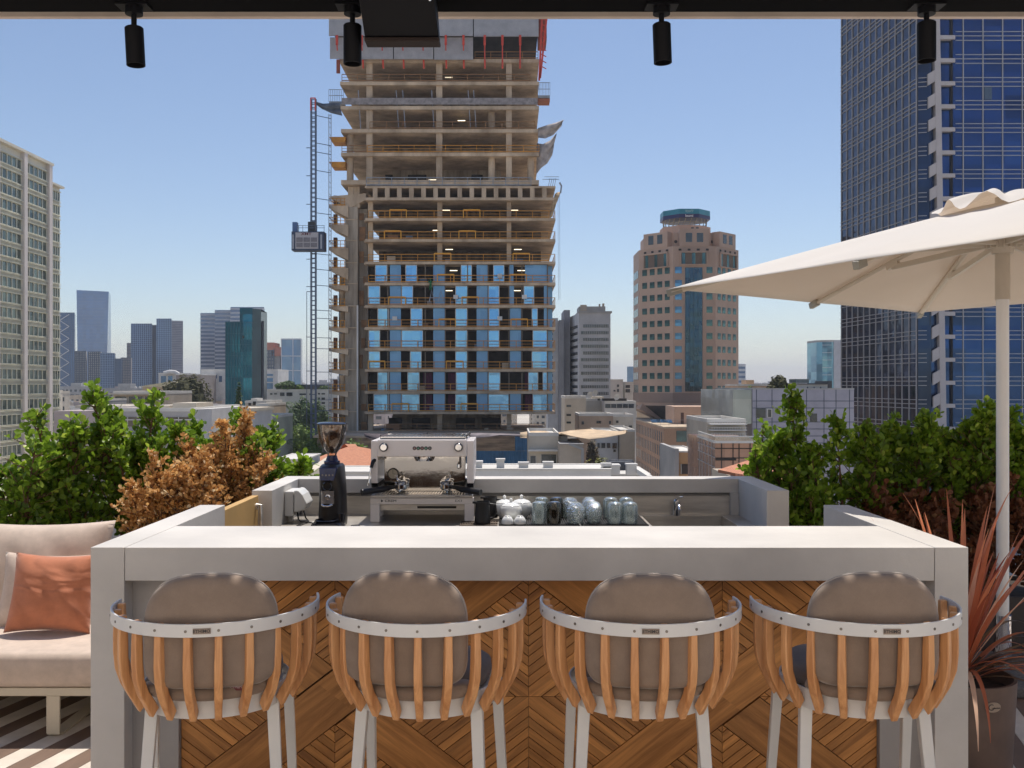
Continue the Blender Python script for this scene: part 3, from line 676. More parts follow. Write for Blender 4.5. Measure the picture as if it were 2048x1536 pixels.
for x in (-.55, PX(107,4.45)+2.6):
    b = MB()
    loopp = [(.03,.194),(.03,.02),(.06,.006),(.86,.006),(.89,.02),(.89,.194)]
    for i in range(5): 
        p, q = loopp[i], loopp[i+1]; b.beam((x,p[0],p[1]),(x,q[0],q[1]), .062, .012, (0,1,0) if abs(p[0]-q[0])<.001 else (0,0,1))
    b.build('leg', frm, so, bevel=.001)
b = MB(); b.box(-1.05,1.04,.90,.93,.235,.72); b.build('back_frame', frm, so, bevel=.004)
def pillow(w, h, t, pinch=.22, n=28):
    """pillow in the XZ plane, centre at the origin"""
    mb = MB(); vs = []; fs = []
    rs = random.Random(int(w*1000))
    for side in (-1, 1):
        for j in range(n+1):
            for i in range(n+1):
                u, v = i/n*2-1, j/n*2-1
                ex = 1 - pinch*.35*(1-u*u)*0 ; k = (1-abs(u)**2.6)*(1-abs(v)**2.6)
                px_ = u*w/2*(1 - pinch*.30*(1-v*v)); pz_ = v*h/2*(1 - pinch*.42*(1-u*u))
                y = side*t/2*(k**.55)
                y += side*.006*math.sin(9*u+5*v+1.3*side)*k
                vs.append((px_, y, pz_))
    m_ = n+1
    for s_ in (0, 1):
        for j in range(n):
            for i in range(n):
                q = (s_*m_*m_+j*m_+i, s_*m_*m_+j*m_+i+1, s_*m_*m_+(j+1)*m_+i+1, s_*m_*m_+(j+1)*m_+i)
                fs.append(q if s_ == 0 else q[::-1])
    mb.add(vs, fs); return mb
def place_pillow(name, w, h, t, m, loc, lean, rz, label, roll=0, grp=None):
    b = pillow(w, h, t); o = b.build(name, m, smooth='all'); o.location = loc
    md = o.modifiers.new('weld', 'WELD'); md.merge_threshold = .0005
    o.rotation_euler = (lean, roll, rz); tag(o, label, 'cushion', grp); return o
place_pillow('back_cushion', .86, .57, .24, cream, (PX(203,5.0)-.43, 5.12, .40+.235), math.radians(-13), 0, 'large cream back cushion propped against the sofa back')
place_pillow('throw_pillow', .42, .40, .17, terra, (PX(90,4.72), 4.80, .40+.20), math.radians(-17), math.radians(4), 'terracotta scatter cushion with creases leaning on the cream back cushion', math.radians(2))
place_pillow('throw_pillow', .5, .40, .15, cream, (PX(82,4.9), 4.98, .40+.17), math.radians(-17), math.radians(4), 'cream scatter cushion tucked behind the terracotta one', math.radians(2))

# ================================================================ umbrella
k_ = 1.16
UZ = EYE + .5*k_
C0 = Vector((2.39*k_, 4.6*k_, 0)); ucan = mat('canopy_canvas', (.78,.75,.70), .85, 0, .03, 2, .15, 300)
t_, b_, oo_ = ucan.node_tree, [n for n in ucan.node_tree.nodes if n.type=='BSDF_PRINCIPLED'][0], [n for n in ucan.node_tree.nodes if n.type=='OUTPUT_MATERIAL'][0]
tr_ = t_.nodes.new('ShaderNodeBsdfTranslucent'); tr_.inputs['Color'].default_value = (.72,.54,.38,1)
mx_ = t_.nodes.new('ShaderNodeMixShader'); mx_.inputs[0].default_value = .26
t_.links.new(b_.outputs[0], mx_.inputs[1]); t_.links.new(tr_.outputs[0], mx_.inputs[2]); t_.links.new(mx_.outputs[0], oo_.inputs[0])
um = thing('patio_umbrella', 'large square cream parasol with centre pole on the right side of the terrace', 'parasol', (C0.x, C0.y, 0))
cream_metal = mat('cream_metal', (.60,.53,.44), .4, 0, .03, 4)
corners = [Vector(p)*k_ - Vector((C0.x, C0.y)) for p in (Vector((.83,4.95)), Vector((1.95,2.65)), Vector((3.95,4.25)), Vector((2.83,6.55)))]
mids = [(corners[i]+corners[(i+1)%4])/2 for i in range(4)]
zr = UZ; za_ = PZ(402, C0.y)          # rim and apex heights
N = 12; vs = []; fs = []
b = MB()
ring_pts = []
for i in range(4):
    a, c, m_ = corners[i], corners[(i+1)%4], mids[i]
    for j in range(8):
        t = j/8; p = a.lerp(c, t); sag = -.012*abs(math.sin(2*PI*t)); ring_pts.append((p*(1 - .012*abs(math.sin(2*PI*t))), 0))
nn = len(ring_pts)
for l in range(N+1):
    f_ = .06 + .94*l/N
    for i, (p, _) in enumerate(ring_pts):
        t = (i % 8)/8; seam = abs(math.sin(2*PI*t))
        z = za_ + (zr-za_)*(f_**1.06) - .035*seam*math.sin(PI*min(f_,1))*f_
        vs.append((p.x*f_, p.y*f_, z))
for l in range(N):
    for i in range(nn): fs.append((l*nn+i, (l+1)*nn+i, (l+1)*nn+(i+1)%nn, l*nn+(i+1)%nn))
b.add(vs, [f[::-1] for f in fs])
cano = b.build('canopy', ucan, um, smooth='all')
sd = cano.modifiers.new('solid', 'SOLIDIFY'); sd.thickness = .0015
# hem band along the rim
# vent cap with soft ripples
b = MB(); vs = []; fs = []; nn2 = 64
for l in range(9):
    f_ = l/8
    for i in range(nn2):
        t = 2*PI*i/nn2; rip = math.sin(8*t + .6)*.5+.5
        r = .02 + .33*f_*(1+.06*math.cos(5*t)); z = za_ + .035 - .10*f_**1.5 + .075*f_**.8*(1-f_*.25)*(rip**1.3) + .014*math.sin(11*t+2)*f_
        vs.append((r*math.cos(t), r*math.sin(t), z))
for l in range(8):
    for i in range(nn2): fs.append((l*nn2+i, (l+1)*nn2+i, (l+1)*nn2+(i+1)%nn2, l*nn2+(i+1)%nn2))
b.add(vs, fs); vent = b.build('vent_cap', ucan, cano, smooth='all')
b = MB(); b.tube([(0,0,.05),(0,0,UZ-.10)], .033, 28); b.build('lower_pole', mat('pole_white', (.88,.87,.86), .35, var=.02), um, smooth=True)
b = MB(); b.tube([(0,0,UZ-.10),(0,0,za_+.02)], .039, 28); b.build('upper_pole', cream_metal, um, smooth=True)
zh = PZ(497, C0.y)
b = MB(); b.lathe([(.04,-.03),(.055,-.03),(.06,.0),(.085,.05),(.08,.055),(.04,.06)], (0,0,zh), 32)
for i in range(16): b.obox((math.cos(i*PI/8)*.07, math.sin(i*PI/8)*.07, zh+.03), Vector((math.cos(i*PI/8),math.sin(i*PI/8),0))*.022, Vector((-math.sin(i*PI/8),math.cos(i*PI/8),0))*.004, (0,0,.028))
b.build('rib_hub', cream_metal, um)
for i in range(8):
    e = corners[i//2] if i % 2 == 0 else mids[i//2]
    rb = MB(); zt = za_ - .03; top = Vector((e.x*.05, e.y*.05, zt)); end = Vector((e.x*1.0, e.y*1.0, zr-.018))
    ln = Vector((e.x, e.y)).length
    def on(t): return Vector((e.x*t, e.y*t, (za_-.025) + (zr-za_)*(t**1.06)))
    rb.tube([on(.06), on(.3), on(.6), on(.99)], .015 if i % 2 else .018, 8)
    ro = rb.build('rib', cream_metal, um, smooth=True)
    q = MB(); dr = Vector((e.x, e.y, 0)).normalized(); q.beam(on(.955), on(1.005), .034, .04); q.build('rib_end', mat('rib_end_grey', (.33,.31,.26), .5), ro, bevel=.004)
    j = on(.52) - Vector((0,0,.035)); q = MB(); q.beam(on(.49)-Vector((0,0,.012)), on(.55)-Vector((0,0,.018)), .028, .045); q.build('joint', cream_metal, ro, bevel=.003)
    q = MB(); q.beam(dr*.08 + Vector((0,0,zh+.03)), j, .022, .034); q.build('strut', cream_metal, um, bevel=.003)
b = MB(); b.tube([(0,0,.0),(0,0,.36)], .046, 24); b.build('base_sleeve', chrome, um, smooth=True)
b = MB(); b.box(-.35,.35,-.35,.35,.002,.06); b.build('base_slab', mat('granite', (.16,.155,.155), .7, 0, .35, 60, .2, 90), um, bevel=.01)

# ================================================================ pergola
pg = thing('pergola', 'black steel pergola frame with slatted shade over the bar stools', 'pergola', (0,2.9,2.85))
pbl = mat('pergola_black', (.004,.004,.005), .9, var=.1, spec=.08)
def relp(mb): mb.v = [(x, y-2.9, z-2.85) for x,y,z in mb.v]; return mb
b = MB(); b.box(-5.5,5.5,2.86,3.05,2.848,3.0); relp(b).build('front_beam', pbl, pg)
b = MB(); b.box(-5.5,5.5,3.76,3.785,3.108,3.16); relp(b).build('edge_trim', mat('trim_beige', (.60,.50,.43), .7), pg)
b = MB(); b.box(-5.5,5.5,2.4,3.235,3.04,3.08); b.box(-5.5,5.5,3.40,3.758,3.155,3.19); relp(b).build('roof_panel', pbl, pg)  # unseen roof strips, placed to shade the seats and admit fill light
for i in range(150):
    pass
b = MB()
for i in range(-76, 77): b.box(i*.068-.021, i*.068+.021, 3.237, 3.398, 3.155, 3.185)
relp(b).build('shade_slats', pbl, pg)
for x, y in ((-5.4,2.95),(5.4,2.95)):
    b = MB(); b.box(x-.06,x+.06,y-.06,y+.06,0,2.848); relp(b).build('post', pbl, pg)
bx = mat('fixture_black', (.004,.004,.006), .5, var=.05, spec=.2)
def spot(px, y0, y1, tilt, label):
    D = 3.0; x = PX(px, D)
    s = thing('track_spotlight', label, 'spotlight', (x, D, 2.848), 0, 'black cylinder spotlights under the pergola')
    b = MB(); b.cyl((0,0,-.028), .027, .028, 24); b.box(-.05,.05,-.03,.03,-.006,-.0); b.build('mount', bx, s, smooth=True)
    zt, zb = PZ(y0, D)-2.848, PZ(y1, D)-2.848
    b = MB(); b.tube([(0,0,-.027),(0,0,zt-.004)], .0085, 12); b.build('stem', bx, s, smooth=True)
    b = MB(); rr = .0285; h = zt-zb
    b.lathe([(.0001,0),(rr-.003,0),(rr,-.003),(rr,-h),(rr-.003,-h),(rr-.004,-h+.02),(.0001,-h+.022)], (0,0,0), 32); b.v = [tuple(Matrix.Rotation(tilt,3,'Y') @ Vector(p) + Vector((0,0,zt))) for p in b.v]
    bo = b.build('lamp_can', bx, s, smooth=True)
spot(268, 55, 131, math.radians(-3), 'leftmost black cylinder spotlight against open sky')
spot(705, 50, 128, 0, 'black spotlight beside the heater box in front of the building site')
spot(1323, 48, 126, math.radians(-2), 'black spotlight against open sky right of the building site')
spot(1853, 45, 122, 0, 'black spotlight in front of the blue glass tower')
ht = thing('patio_heater', 'large black box shaped heater hanging from the pergola between two spotlights', 'heater', (PX(799,2.9), 2.70, 2.848))
w0, w1 = .108, .116; zb = PZ(77, 2.98)-2.848; zl = PZ(86, 2.98)-2.848
b = MB(); b.add([(-w0,0,0),(w0,0,0),(w0,.32,0),(-w0,.32,0),(-w1,.26,zb),(w1,.26,zb),(w1,.32,zb),(-w1,.32,zb)], [(0,1,2,3),(7,6,5,4),(0,4,5,1),(1,5,6,2),(2,6,7,3),(3,7,4,0)]); b.build('heater_body', bx, ht, bevel=.003)
b = MB(); b.box(-w1-.001,w1+.001,.262,.322,zl,zb-.001); b.build('bottom_lip', mat('heater_lip', (.03,.02,.018), .6, spec=.2), ht, bevel=.003)
b = MB(); b.tube([(w0+.003,.05,.0),(w0+.005,.05,-.05),(w0+.006,.05,-.075),(w0-.004,.045,-.085)], .004, 8); b.build('clip', chrome, ht, smooth=True)

# unseen wall and pale paving added behind the camera to bounce warm light
st_ = MB(); st_.box(-6.5,5.2,-3,.9,.0035,.012); tag(st_.build('bounce_paving', mat('paving_light', (.80,.74,.66), .8, 0, .06, 1)), kind='structure')
hw = thing('bounce_wall', 'unseen warm plastered wall added behind the viewer to bounce light', 'wall', (0,-3,0))
b = MB(); b.box(-9,9,-.3,0,-.3,7.5); b.build('plaster', mat('plaster_warm', (.86,.78,.68), .9, 0, .06, .5), hw)
for x in (-4.2, 0, 4.2):
    b = MB(); b.box(x-.6, x+.6, .005, .05, .05, 2.3); b.build('glass_door', mat('door_glass', (.05,.06,.07), .1, .3, 0), hw)
# ================================================================ city beyond the terrace
GZ = -24.0
def pb(mb, name, m, root, **k):
    L_ = root.location
    mb.v = [(x-L_.x, y-L_.y, z-L_.z) for x,y,z in mb.v]
    return mb.build(name, m, root, **k)
win_d = mat('window_dark', (.035,.05,.06), .12, 0, .5, .35, spec=.9)
win_g = mat('window_green', (.05,.12,.12), .1, .3, .6, .3, spec=.9)
win_b = mat('window_blue', (.06,.16,.32), .08, .5, .3, .3, spec=.9)
win_fr = mat('window_frame_pale', (.55,.53,.48), .6, 0, .05)
roofw = mat('roof_white', (.66,.63,.58), .8, 0, .16, .25)
def plast(key, c, v=.12): return mat('plaster_'+key, c, .85, 0, v, .22, .2, 3, dark=tuple(x*.72 for x in c))
p_white = plast('white', (.66,.64,.61)); p_cream = plast('cream', (.60,.53,.43)); p_beige = plast('beige', (.50,.42,.33)); p_grey = plast('grey', (.40,.39,.38)); p_sand = plast('sand', (.55,.44,.32)); p_tan = mat('stone_tan', (.55,.385,.29), .7, 0, .1, .15, .1, 4); p_mauve = plast('mauve', (.45,.38,.36))
def winobj(name, root, pos, rz, w, h, m, dep=.08, cache={}, fr=None, frd=.06):
    """one window: pane standing a little proud of the wall, with a frame as sub-part"""
    key = (round(w,3), round(h,3), m.name, dep)
    if key not in cache:
        b = MB(); b.box(-w/2, w/2, -dep, 0.01, -h/2, h/2); me = b.build('window', m); cache[key] = me.data; bpy.data.objects.remove(me)
    o = bpy.data.objects.new(name, cache[key]); COL.objects.link(o); o.parent = root
    o.location = Vector(pos) - root.location; o.rotation_euler = (0,0,rz)
    if fr:
        k2 = key + ('f', fr.name)
        if k2 not in cache:
            b = MB(); t = frd
            b.box(-w/2-t, w/2+t, -dep-.02, .0, h/2, h/2+t); b.box(-w/2-t, w/2+t, -dep-.03, .0, -h/2-t, -h/2); b.box(-w/2-t, -w/2, -dep-.02, 0, -h/2, h/2); b.box(w/2, w/2+t, -dep-.02, 0, -h/2, h/2); b.box(-t/3, t/3, -dep-.015, -dep, -h/2, h/2)
            me = b.build('frame', fr); cache[k2] = me.data; bpy.data.objects.remove(me)
        f = bpy.data.objects.new('window_frame', cache[k2]); COL.objects.link(f); f.parent = o
    return o
def wins(root, P, Q, ss, zs, w, h, m, name='window', fr=None, cap=100, dep=.08, cnt=None, frd=.06):
    """windows on the wall from P to Q (XY, outside on the right hand of P->Q); ss in metres along it"""
    P, Q = Vector(P), Vector(Q); d = (Q-P).normalized(); rz = math.atan2(d.y, d.x)
    rest = MB(); n = cnt[0] if cnt else 0
    for z in zs:
        for s in ss:
            p = P + d*s
            if n < cap: winobj(name, root, (p.x, p.y, z), rz, w, h, m, dep, fr=fr, frd=frd)
            else:
                nn_ = Vector((d.y, -d.x, 0)); rest.obox(Vector((p.x,p.y,z)) + nn_*dep/2, Vector((d.x,d.y,0))*w/2, nn_*(dep/2+.005), (0,0,h/2))
            n += 1
    if rest.v: tag(pb(rest, 'windows', m, root), kind='stuff')
    if cnt: cnt[0] = n
def grid(root, P, Q, us, zs, z0, z1, t, m, name='mullions', dep=.12, tz=None):
    P, Q = Vector(P), Vector(Q); d = (Q-P); L = d.length; d.normalize(); n = Vector((d.y, -d.x, 0)); b = MB(); tz = tz or t
    for u in us: p = P + d*u; b.obox(Vector((p.x,p.y,(z0+z1)/2)) + n*dep/2, Vector((d.x,d.y,0))*t/2, n*dep/2, (0,0,(z1-z0)/2))
    mid = P + d*L/2
    for z in zs: b.obox(Vector((mid.x,mid.y,z)) + n*dep*.45, Vector((d.x,d.y,0))*L/2, n*dep*.45, (0,0,tz/2))
    return pb(b, name, m, root)
def block(name, label, cat, x0, x1, y0, y1, zt, m, zb=GZ, group=None, par=.6, roof=roofw):
    r = thing(name, label, cat, ((x0+x1)/2, y0, zb), 0, group)
    b = MB(); b.box(x0, x1, y0, y1, zb, zt); pb(b, 'wall', m, r)
    if par:
        b = MB(); t = min(.3, (x1-x0)*.04)
        b.box(x0-.03, x1+.03, y0-.03, y0+t, zt+.004, zt+par); b.box(x0-.03, x1+.03, y1-t, y1+.03, zt+.004, zt+par); b.box(x0-.03, x0+t, y0+t, y1-t, zt+.004, zt+par); b.box(x1-t, x1+.03, y0+t, y1-t, zt+.004, zt+par)
        pb(b, 'parapet', roof, r)
        b = MB(); b.box(x0+t, x1-t, y0+t, y1-t, zt+.003, zt+.03); pb(b, 'roof', roof, r)
    return r
def frange(a, b, n): return [a + (b-a)*i/(n-1) for i in range(n)] if n > 1 else [a]

# ---------------------------------------------------------------- ground, street
b = MB(); b.box(-7000, 7000, -300, 7000, GZ-1, GZ)
tag(b.build('ground', mat('city_ground', (.52,.47,.40), .9, 0, .3, .01)), kind='structure')
rd0, rd1 = Vector((-36,170)), Vector((-232,960)); rdd = (rd1-rd0).normalized(); rdn = Vector((rdd.y,-rdd.x))
def strip(nm, off, w, z, m):
    b = MB(); a, c = rd0+rdn*(off-w/2), rd0+rdn*(off+w/2); e, f = rd1+rdn*(off+w/2), rd1+rdn*(off-w/2)
    b.add([(a.x,a.y,GZ+z),(c.x,c.y,GZ+z),(e.x,e.y,GZ+z),(f.x,f.y,GZ+z)], [(0,1,2,3)]); return tag(b.build(nm, m), kind='structure')
strip('pavement', 0, 22, .13, mat('paving', (.42,.38,.34), .85, 0, .15, .3))
strip('road', 0, 13, .134, mat('asphalt', (.10,.10,.105), .85, 0, .25, .4))
b = MB()
for i in range(60):
    p = rd0 + rdd*(i*9+4); b.obox((p.x,p.y,GZ+.14), Vector((rdd.x,rdd.y,0))*1.5, Vector((rdn.x,rdn.y,0))*.08, (0,0,.001))
tag(b.build('lane_marking', mat('marking_white', (.7,.7,.68), .7)), kind='structure')
# cars
def car(label, paint, p, ang):
    c = thing('car', label, 'car', (p.x, p.y, GZ+.14), ang, 'cars in the street below')
    b = MB(); loft(b, [[(-.85,y,z) for y,z in ()] or [(x*.86,y,.25) for x,y in ((-1,-2.1),(1,-2.1),(1,2.1),(-1,2.1))], [(x*.9,y,.75) for x,y in ((-1,-2.15),(1,-2.15),(1,2.15),(-1,2.15))], [(x*.84,y,.95) for x,y in ((-1,-1.95),(1,-1.95),(1,2.1),(-1,2.1))], [(x*.8,y,.97) for x,y in ((-1,-1.1),(1,-1.1),(1,1.9),(-1,1.9))], [(x*.62,y,1.45) for x,y in ((-1,-.5),(1,-.5),(1,1.4),(-1,1.4))]])
    b.build('body', paint, c, bevel=.06)
    b = MB(); loft(b, [[(x*.81,y,1.0) for x,y in ((-1,-1.03),(1,-1.03),(1,1.85),(-1,1.85))], [(x*.66,y,1.40) for x,y in ((-1,-.57),(1,-.57),(1,1.47),(-1,1.47))]]); b.build('windows', win_d, c)
    for x in (-.86,.86):
        for y in (-1.35,1.35): q = MB(); q.lathe([(.0001,-.1),(.3,-.1),(.32,0),(.3,.1),(.0001,.1)], (x,y,.32), 14, 'x'); q.build('wheel', black_matt, c)
car_p = {'white': mat('car_white',(.7,.7,.7),.25,coat=.6,var=0), 'silver': mat('car_silver',(.4,.41,.43),.25,.6,coat=.6,var=0), 'dark': mat('car_dark',(.03,.035,.045),.25,coat=.6,var=0), 'blue': mat('car_blue',(.05,.11,.2),.25,coat=.6,var=0)}
cl = [(110,3.5,'white','nearest white car in the street below'),(128,-3.4,'dark','dark car nearest the palm tree in the street'),(150,4.2,'silver','silver car behind the nearest white one'),(172,1.6,'white','white car driving up the middle of the street'),(195,-4.6,'white','white car parked on the left kerb of the street'),(205,-1.6,'blue','blue car driving away in the left lane'),(230,4.4,'dark','dark car parked on the right kerb'),(262,1.6,'silver','silver car far up the right lane'),(290,-1.7,'white','small white car far up the left lane'),(330,1.6,'dark','farthest dark car in the street')]
for s, off, c, lab in cl:
    p = rd0 + rdd*s + rdn*off; car(lab, car_p[c], p, math.atan2(-rdd.x, rdd.y))

# ---------------------------------------------------------------- trees
def rnd_dir(r):
    z = r.uniform(-1,1); a = r.uniform(0, 2*PI); q = math.sqrt(1-z*z); return Vector((q*math.cos(a), q*math.sin(a), z))
lm_dark = leafmat('leaf_dark_green', (.028,.062,.016), (.10,.17,.04), (.17,.25,.06), .25, .6)
lm_olive = leafmat('leaf_olive', (.035,.038,.014), (.105,.10,.04), (.15,.14,.06), .15, .9)
lm_light = leafmat('leaf_light_green', (.06,.12,.02), (.20,.30,.05), (.30,.38,.08), .35, .6)
lm_yel = leafmat('leaf_yellow_green', (.10,.12,.03), (.30,.30,.08), (.42,.38,.12), .3, .6)
lm_brown = leafmat('leaf_brownish', (.07,.05,.03), (.17,.13,.07), (.24,.20,.10), .25, .7)
bark = mat('bark', (.13,.09,.06), .9, 0, .3, 3, .5, 12)
def tree(name, label, cx, cy, zb, zt, rx, lm, n=900, ls=.55, seed=1, group=None, trunkf=.35, flat=.75, lobes=9):
    r = random.Random(seed); H = zt-zb
    t = thing(name, label, 'tree', (cx,cy,zb), 0, group)
    cz = H*(trunkf + (1-trunkf)/2); rz_ = H*(1-trunkf)/2
    b = MB(); b.tube([(0,0,0),(r.uniform(-.1,.1)*rx,0,H*trunkf*.6),(r.uniform(-.2,.2)*rx,r.uniform(-.1,.1)*rx,cz)], [H*.035,H*.026,H*.012], 8)
    lob = []
    for i in range(lobes):
        d = rnd_dir(r); k = r.uniform(.35,.68); c = Vector((d.x*rx*k, d.y*rx*k, cz + d.z*rz_*k)); lr = r.uniform(.36,.55)
        lob.append((c, rx*lr, rz_*lr*1.1)); b.tube([(0,0,H*trunkf*.7), c*.5+Vector((0,0,H*trunkf*.35)), c], [H*.016,H*.01,H*.004], 6)
    b.build('trunk', bark, t, smooth=True)
    m = MB(); vs = []; fs = []; ti = []
    for c, lrx, lrz in lob:            # dense inner clumps
        k0 = len(vs)
        for a_ in range(6):
            for b_ in range(10):
                th_ = PI*(a_+.5)/6; ph_ = 2*PI*b_/10; q = r.uniform(.58,.86)
                vs.append(c + Vector((math.sin(th_)*math.cos(ph_)*lrx*q, math.sin(th_)*math.sin(ph_)*lrx*q, math.cos(th_)*lrz*q))); ti.append(r.uniform(.1,.5))
        for a_ in range(5):
            for b_ in range(10): fs.append((k0+a_*10+b_, k0+(a_+1)*10+b_, k0+(a_+1)*10+(b_+1)%10, k0+a_*10+(b_+1)%10))
    n = int(n*1.5); ls = ls*1.5
    for i in range(n):
        c, lrx, lrz = r.choice(lob); d = rnd_dir(r); q = r.uniform(.55,1.05)**.6
        p = c + Vector((d.x*lrx*q, d.y*lrx*q, d.z*lrz*q))
        nrm = (d + rnd_dir(r)*.7 + Vector((0,0,.4))).normalized(); a = nrm.orthogonal().normalized(); a.rotate(Matrix.Rotation(r.uniform(0,2*PI),3,nrm)); bb = nrm.cross(a)
        s = ls*r.uniform(.5,1.1); tn = min(1,max(0, r.gauss(.5,.22)))
        k = len(vs); vs += [p-a*s*.5, p+bb*s*.34-a*s*.1, p+a*s*.5, p-bb*s*.34+a*s*.05]; fs.append((k,k+1,k+2,k+3)); ti += [tn]*4
    m.v = vs; m.f = fs; m.tint = ti; m.guv = [(0,0,0)]*len(vs); m.v = [tuple(v) for v in vs]
    m.build('crown', lm, t, attr=True)
    return t
def tpx(name, label, px0, px1, yt, D, lm, n=900, ls=.5, seed=1, zb=GZ, group=None, **k):
    cx = PX((px0+px1)/2, D); rx = abs(PX(px1,D)-PX(px0,D))/2
    return tree(name, label, cx, D, zb, PZ(yt,D), rx*1.28, lm, n, ls, seed, group, **k)
tpx('ficus_tree', 'huge rounded olive brown tree rising over the rooftops left of the teal tower', 300, 438, 757, 200, lm_olive, 8500, .62, 3, lobes=22, trunkf=.3)
tpx('broadleaf_tree', 'brownish tree among low roofs far left', 178, 212, 772, 230, lm_brown, 1500, .6, 5)
tpx('broadleaf_tree', 'small dark tree right beside the brownish one on the far left', 212, 236, 776, 235, lm_dark, 900, .6, 6)
g_ = 'dark street trees below the white block'
for i, (a, c, y, D, s, lab) in enumerate([(548,592,800,235,11,'leftmost dark green street tree at the bend'),(575,625,792,250,12,'tallest dark green street tree below the white block'),(605,655,797,240,13,'dark green tree directly behind the hoist mast'),(560,600,815,225,14,'lower dark green tree overhanging the street'),(630,668,808,220,15,'dark green tree against the left foot of the building site')]):
    tpx('street_tree', lab, a, c, y, D, lm_dark, 2600, .6, s, group=g_, trunkf=.2, lobes=12)
tpx('street_tree', 'bright green tree on the right kerb of the street', 575, 640, 843, 175, lm_light, 2400, .42, 21, lobes=12)
tpx('street_tree', 'bright green tree nearest the camera behind the hoist mast', 598, 665, 873, 140, lm_light, 2400, .36, 22, lobes=12)
tpx('street_tree', 'brownish green tree between the two bright green ones', 600, 650, 846, 190, lm_brown, 1500, .45, 23)
tpx('street_tree', 'dark green tree left of the street beside the pale house', 530, 560, 862, 180, lm_dark, 1600, .4, 24)
tpx('street_tree', 'dark bushy tree behind the palm', 520, 566, 838, 210, lm_dark, 1500, .45, 25)
tpx('shrub_tree', 'light green treetops behind the coffee bean hopper', 672, 745, 876, 110, lm_light, 1800, .3, 26, trunkf=.4)
tpx('broadleaf_tree', 'yellow green tree beside the near roof behind the grinder', 690, 752, 915, 60, lm_yel, 2000, .16, 27, zb=-12)
tpx('conifer', 'dark narrow conifer in front of the teal tower', 470, 488, 770, 185, lm_dark, 1100, .4, 28, trunkf=.1, flat=1)
tpx('broadleaf_tree', 'reddish brown tree at the foot of the teal tower', 458, 500, 800, 170, lm_brown, 1100, .4, 29)
tpx('broadleaf_tree', 'yellowish tree in the gap left of the tan podium', 1165, 1200, 868, 130, lm_brown, 1500, .32, 31)
tpx('broadleaf_tree', 'bright yellow green tree over the near roofs in the gap', 1185, 1240, 898, 105, lm_yel, 1900, .28, 32)
tpx('broadleaf_tree', 'small pale green tree lowest in the gap', 1165, 1195, 920, 80, lm_yel, 900, .22, 33)
tpx('broadleaf_tree', 'green tree on the terrace of the beige houses', 1160, 1192, 838, 172, lm_dark, 1100, .4, 34, zb=-14)
tpx('broadleaf_tree', 'dark tree at the foot of the tan podium wall', 1228, 1272, 925, 130, lm_dark, 1200, .3, 35)
tpx('roof_tree', 'dense leafy tree on the roof terrace behind the grey panelled block', 1536, 1582, 755, 122, lm_olive, 1700, .34, 36, zb=-2, trunkf=.1)
tpx('roof_tree', 'little pale green bush on the peach coloured roof', 1488, 1505, 768, 200, lm_light, 500, .4, 37, zb=-3, trunkf=.1)
tpx('cypress', 'slim dark cypress between white houses left of the tan tower', 1243, 1253, 768, 290, lm_dark, 500, .5, 38, trunkf=.05)
# palm
def palm(label, px, yt, D, zb=GZ, n=30, L=3.2, seed=2):
    x = PX(px, D); zt = PZ(yt, D); r = random.Random(seed)
    t = thing('palm_tree', label, 'palm tree', (x, D, zb)); H = zt-zb-L*.4
    b = MB(); b.tube([(0,0,0),(.1,0,H*.5),(0,0,H)], [.32,.26,.22], 10); b.build('trunk', bark, t, smooth=True)
    m = MB()
    for i in range(n):
        a = r.uniform(0, 2*PI); up = r.uniform(-.5, 1.2); l = L*r.uniform(.8,1.1); pts = []
        for k in range(9):
            u = k/8; pts.append(Vector((math.cos(a)*l*u*math.cos(up*(1-u)*.8), math.sin(a)*l*u*math.cos(up*(1-u)*.8), H + math.sin(up)*l*u*.9 - .55*l*u*u)))
        for k in range(8):
            p, q = pts[k], pts[k+1]; d = (q-p).normalized(); s = d.cross(Vector((0,0,1))).normalized()
            for sd in (-1,1):
                for j in range(3):
                    o = p.lerp(q, j/3); e = o + s*sd*(.65*(1-abs(k/8-.4))) + d*.35 - Vector((0,0,.2)); tn = r.random()
                    m.add([o, o+d*.09, e], [(0,1,2)], tn)
    m.build('crown', lm_dark, t, attr=True)
palm('palm tree with drooping dark fronds left of the street', 552, 872, 140, seed=3, n=46, L=3.4)
palm('small slim palm on the pavement at the street bend', 568, 800, 250, n=24, L=2.6)

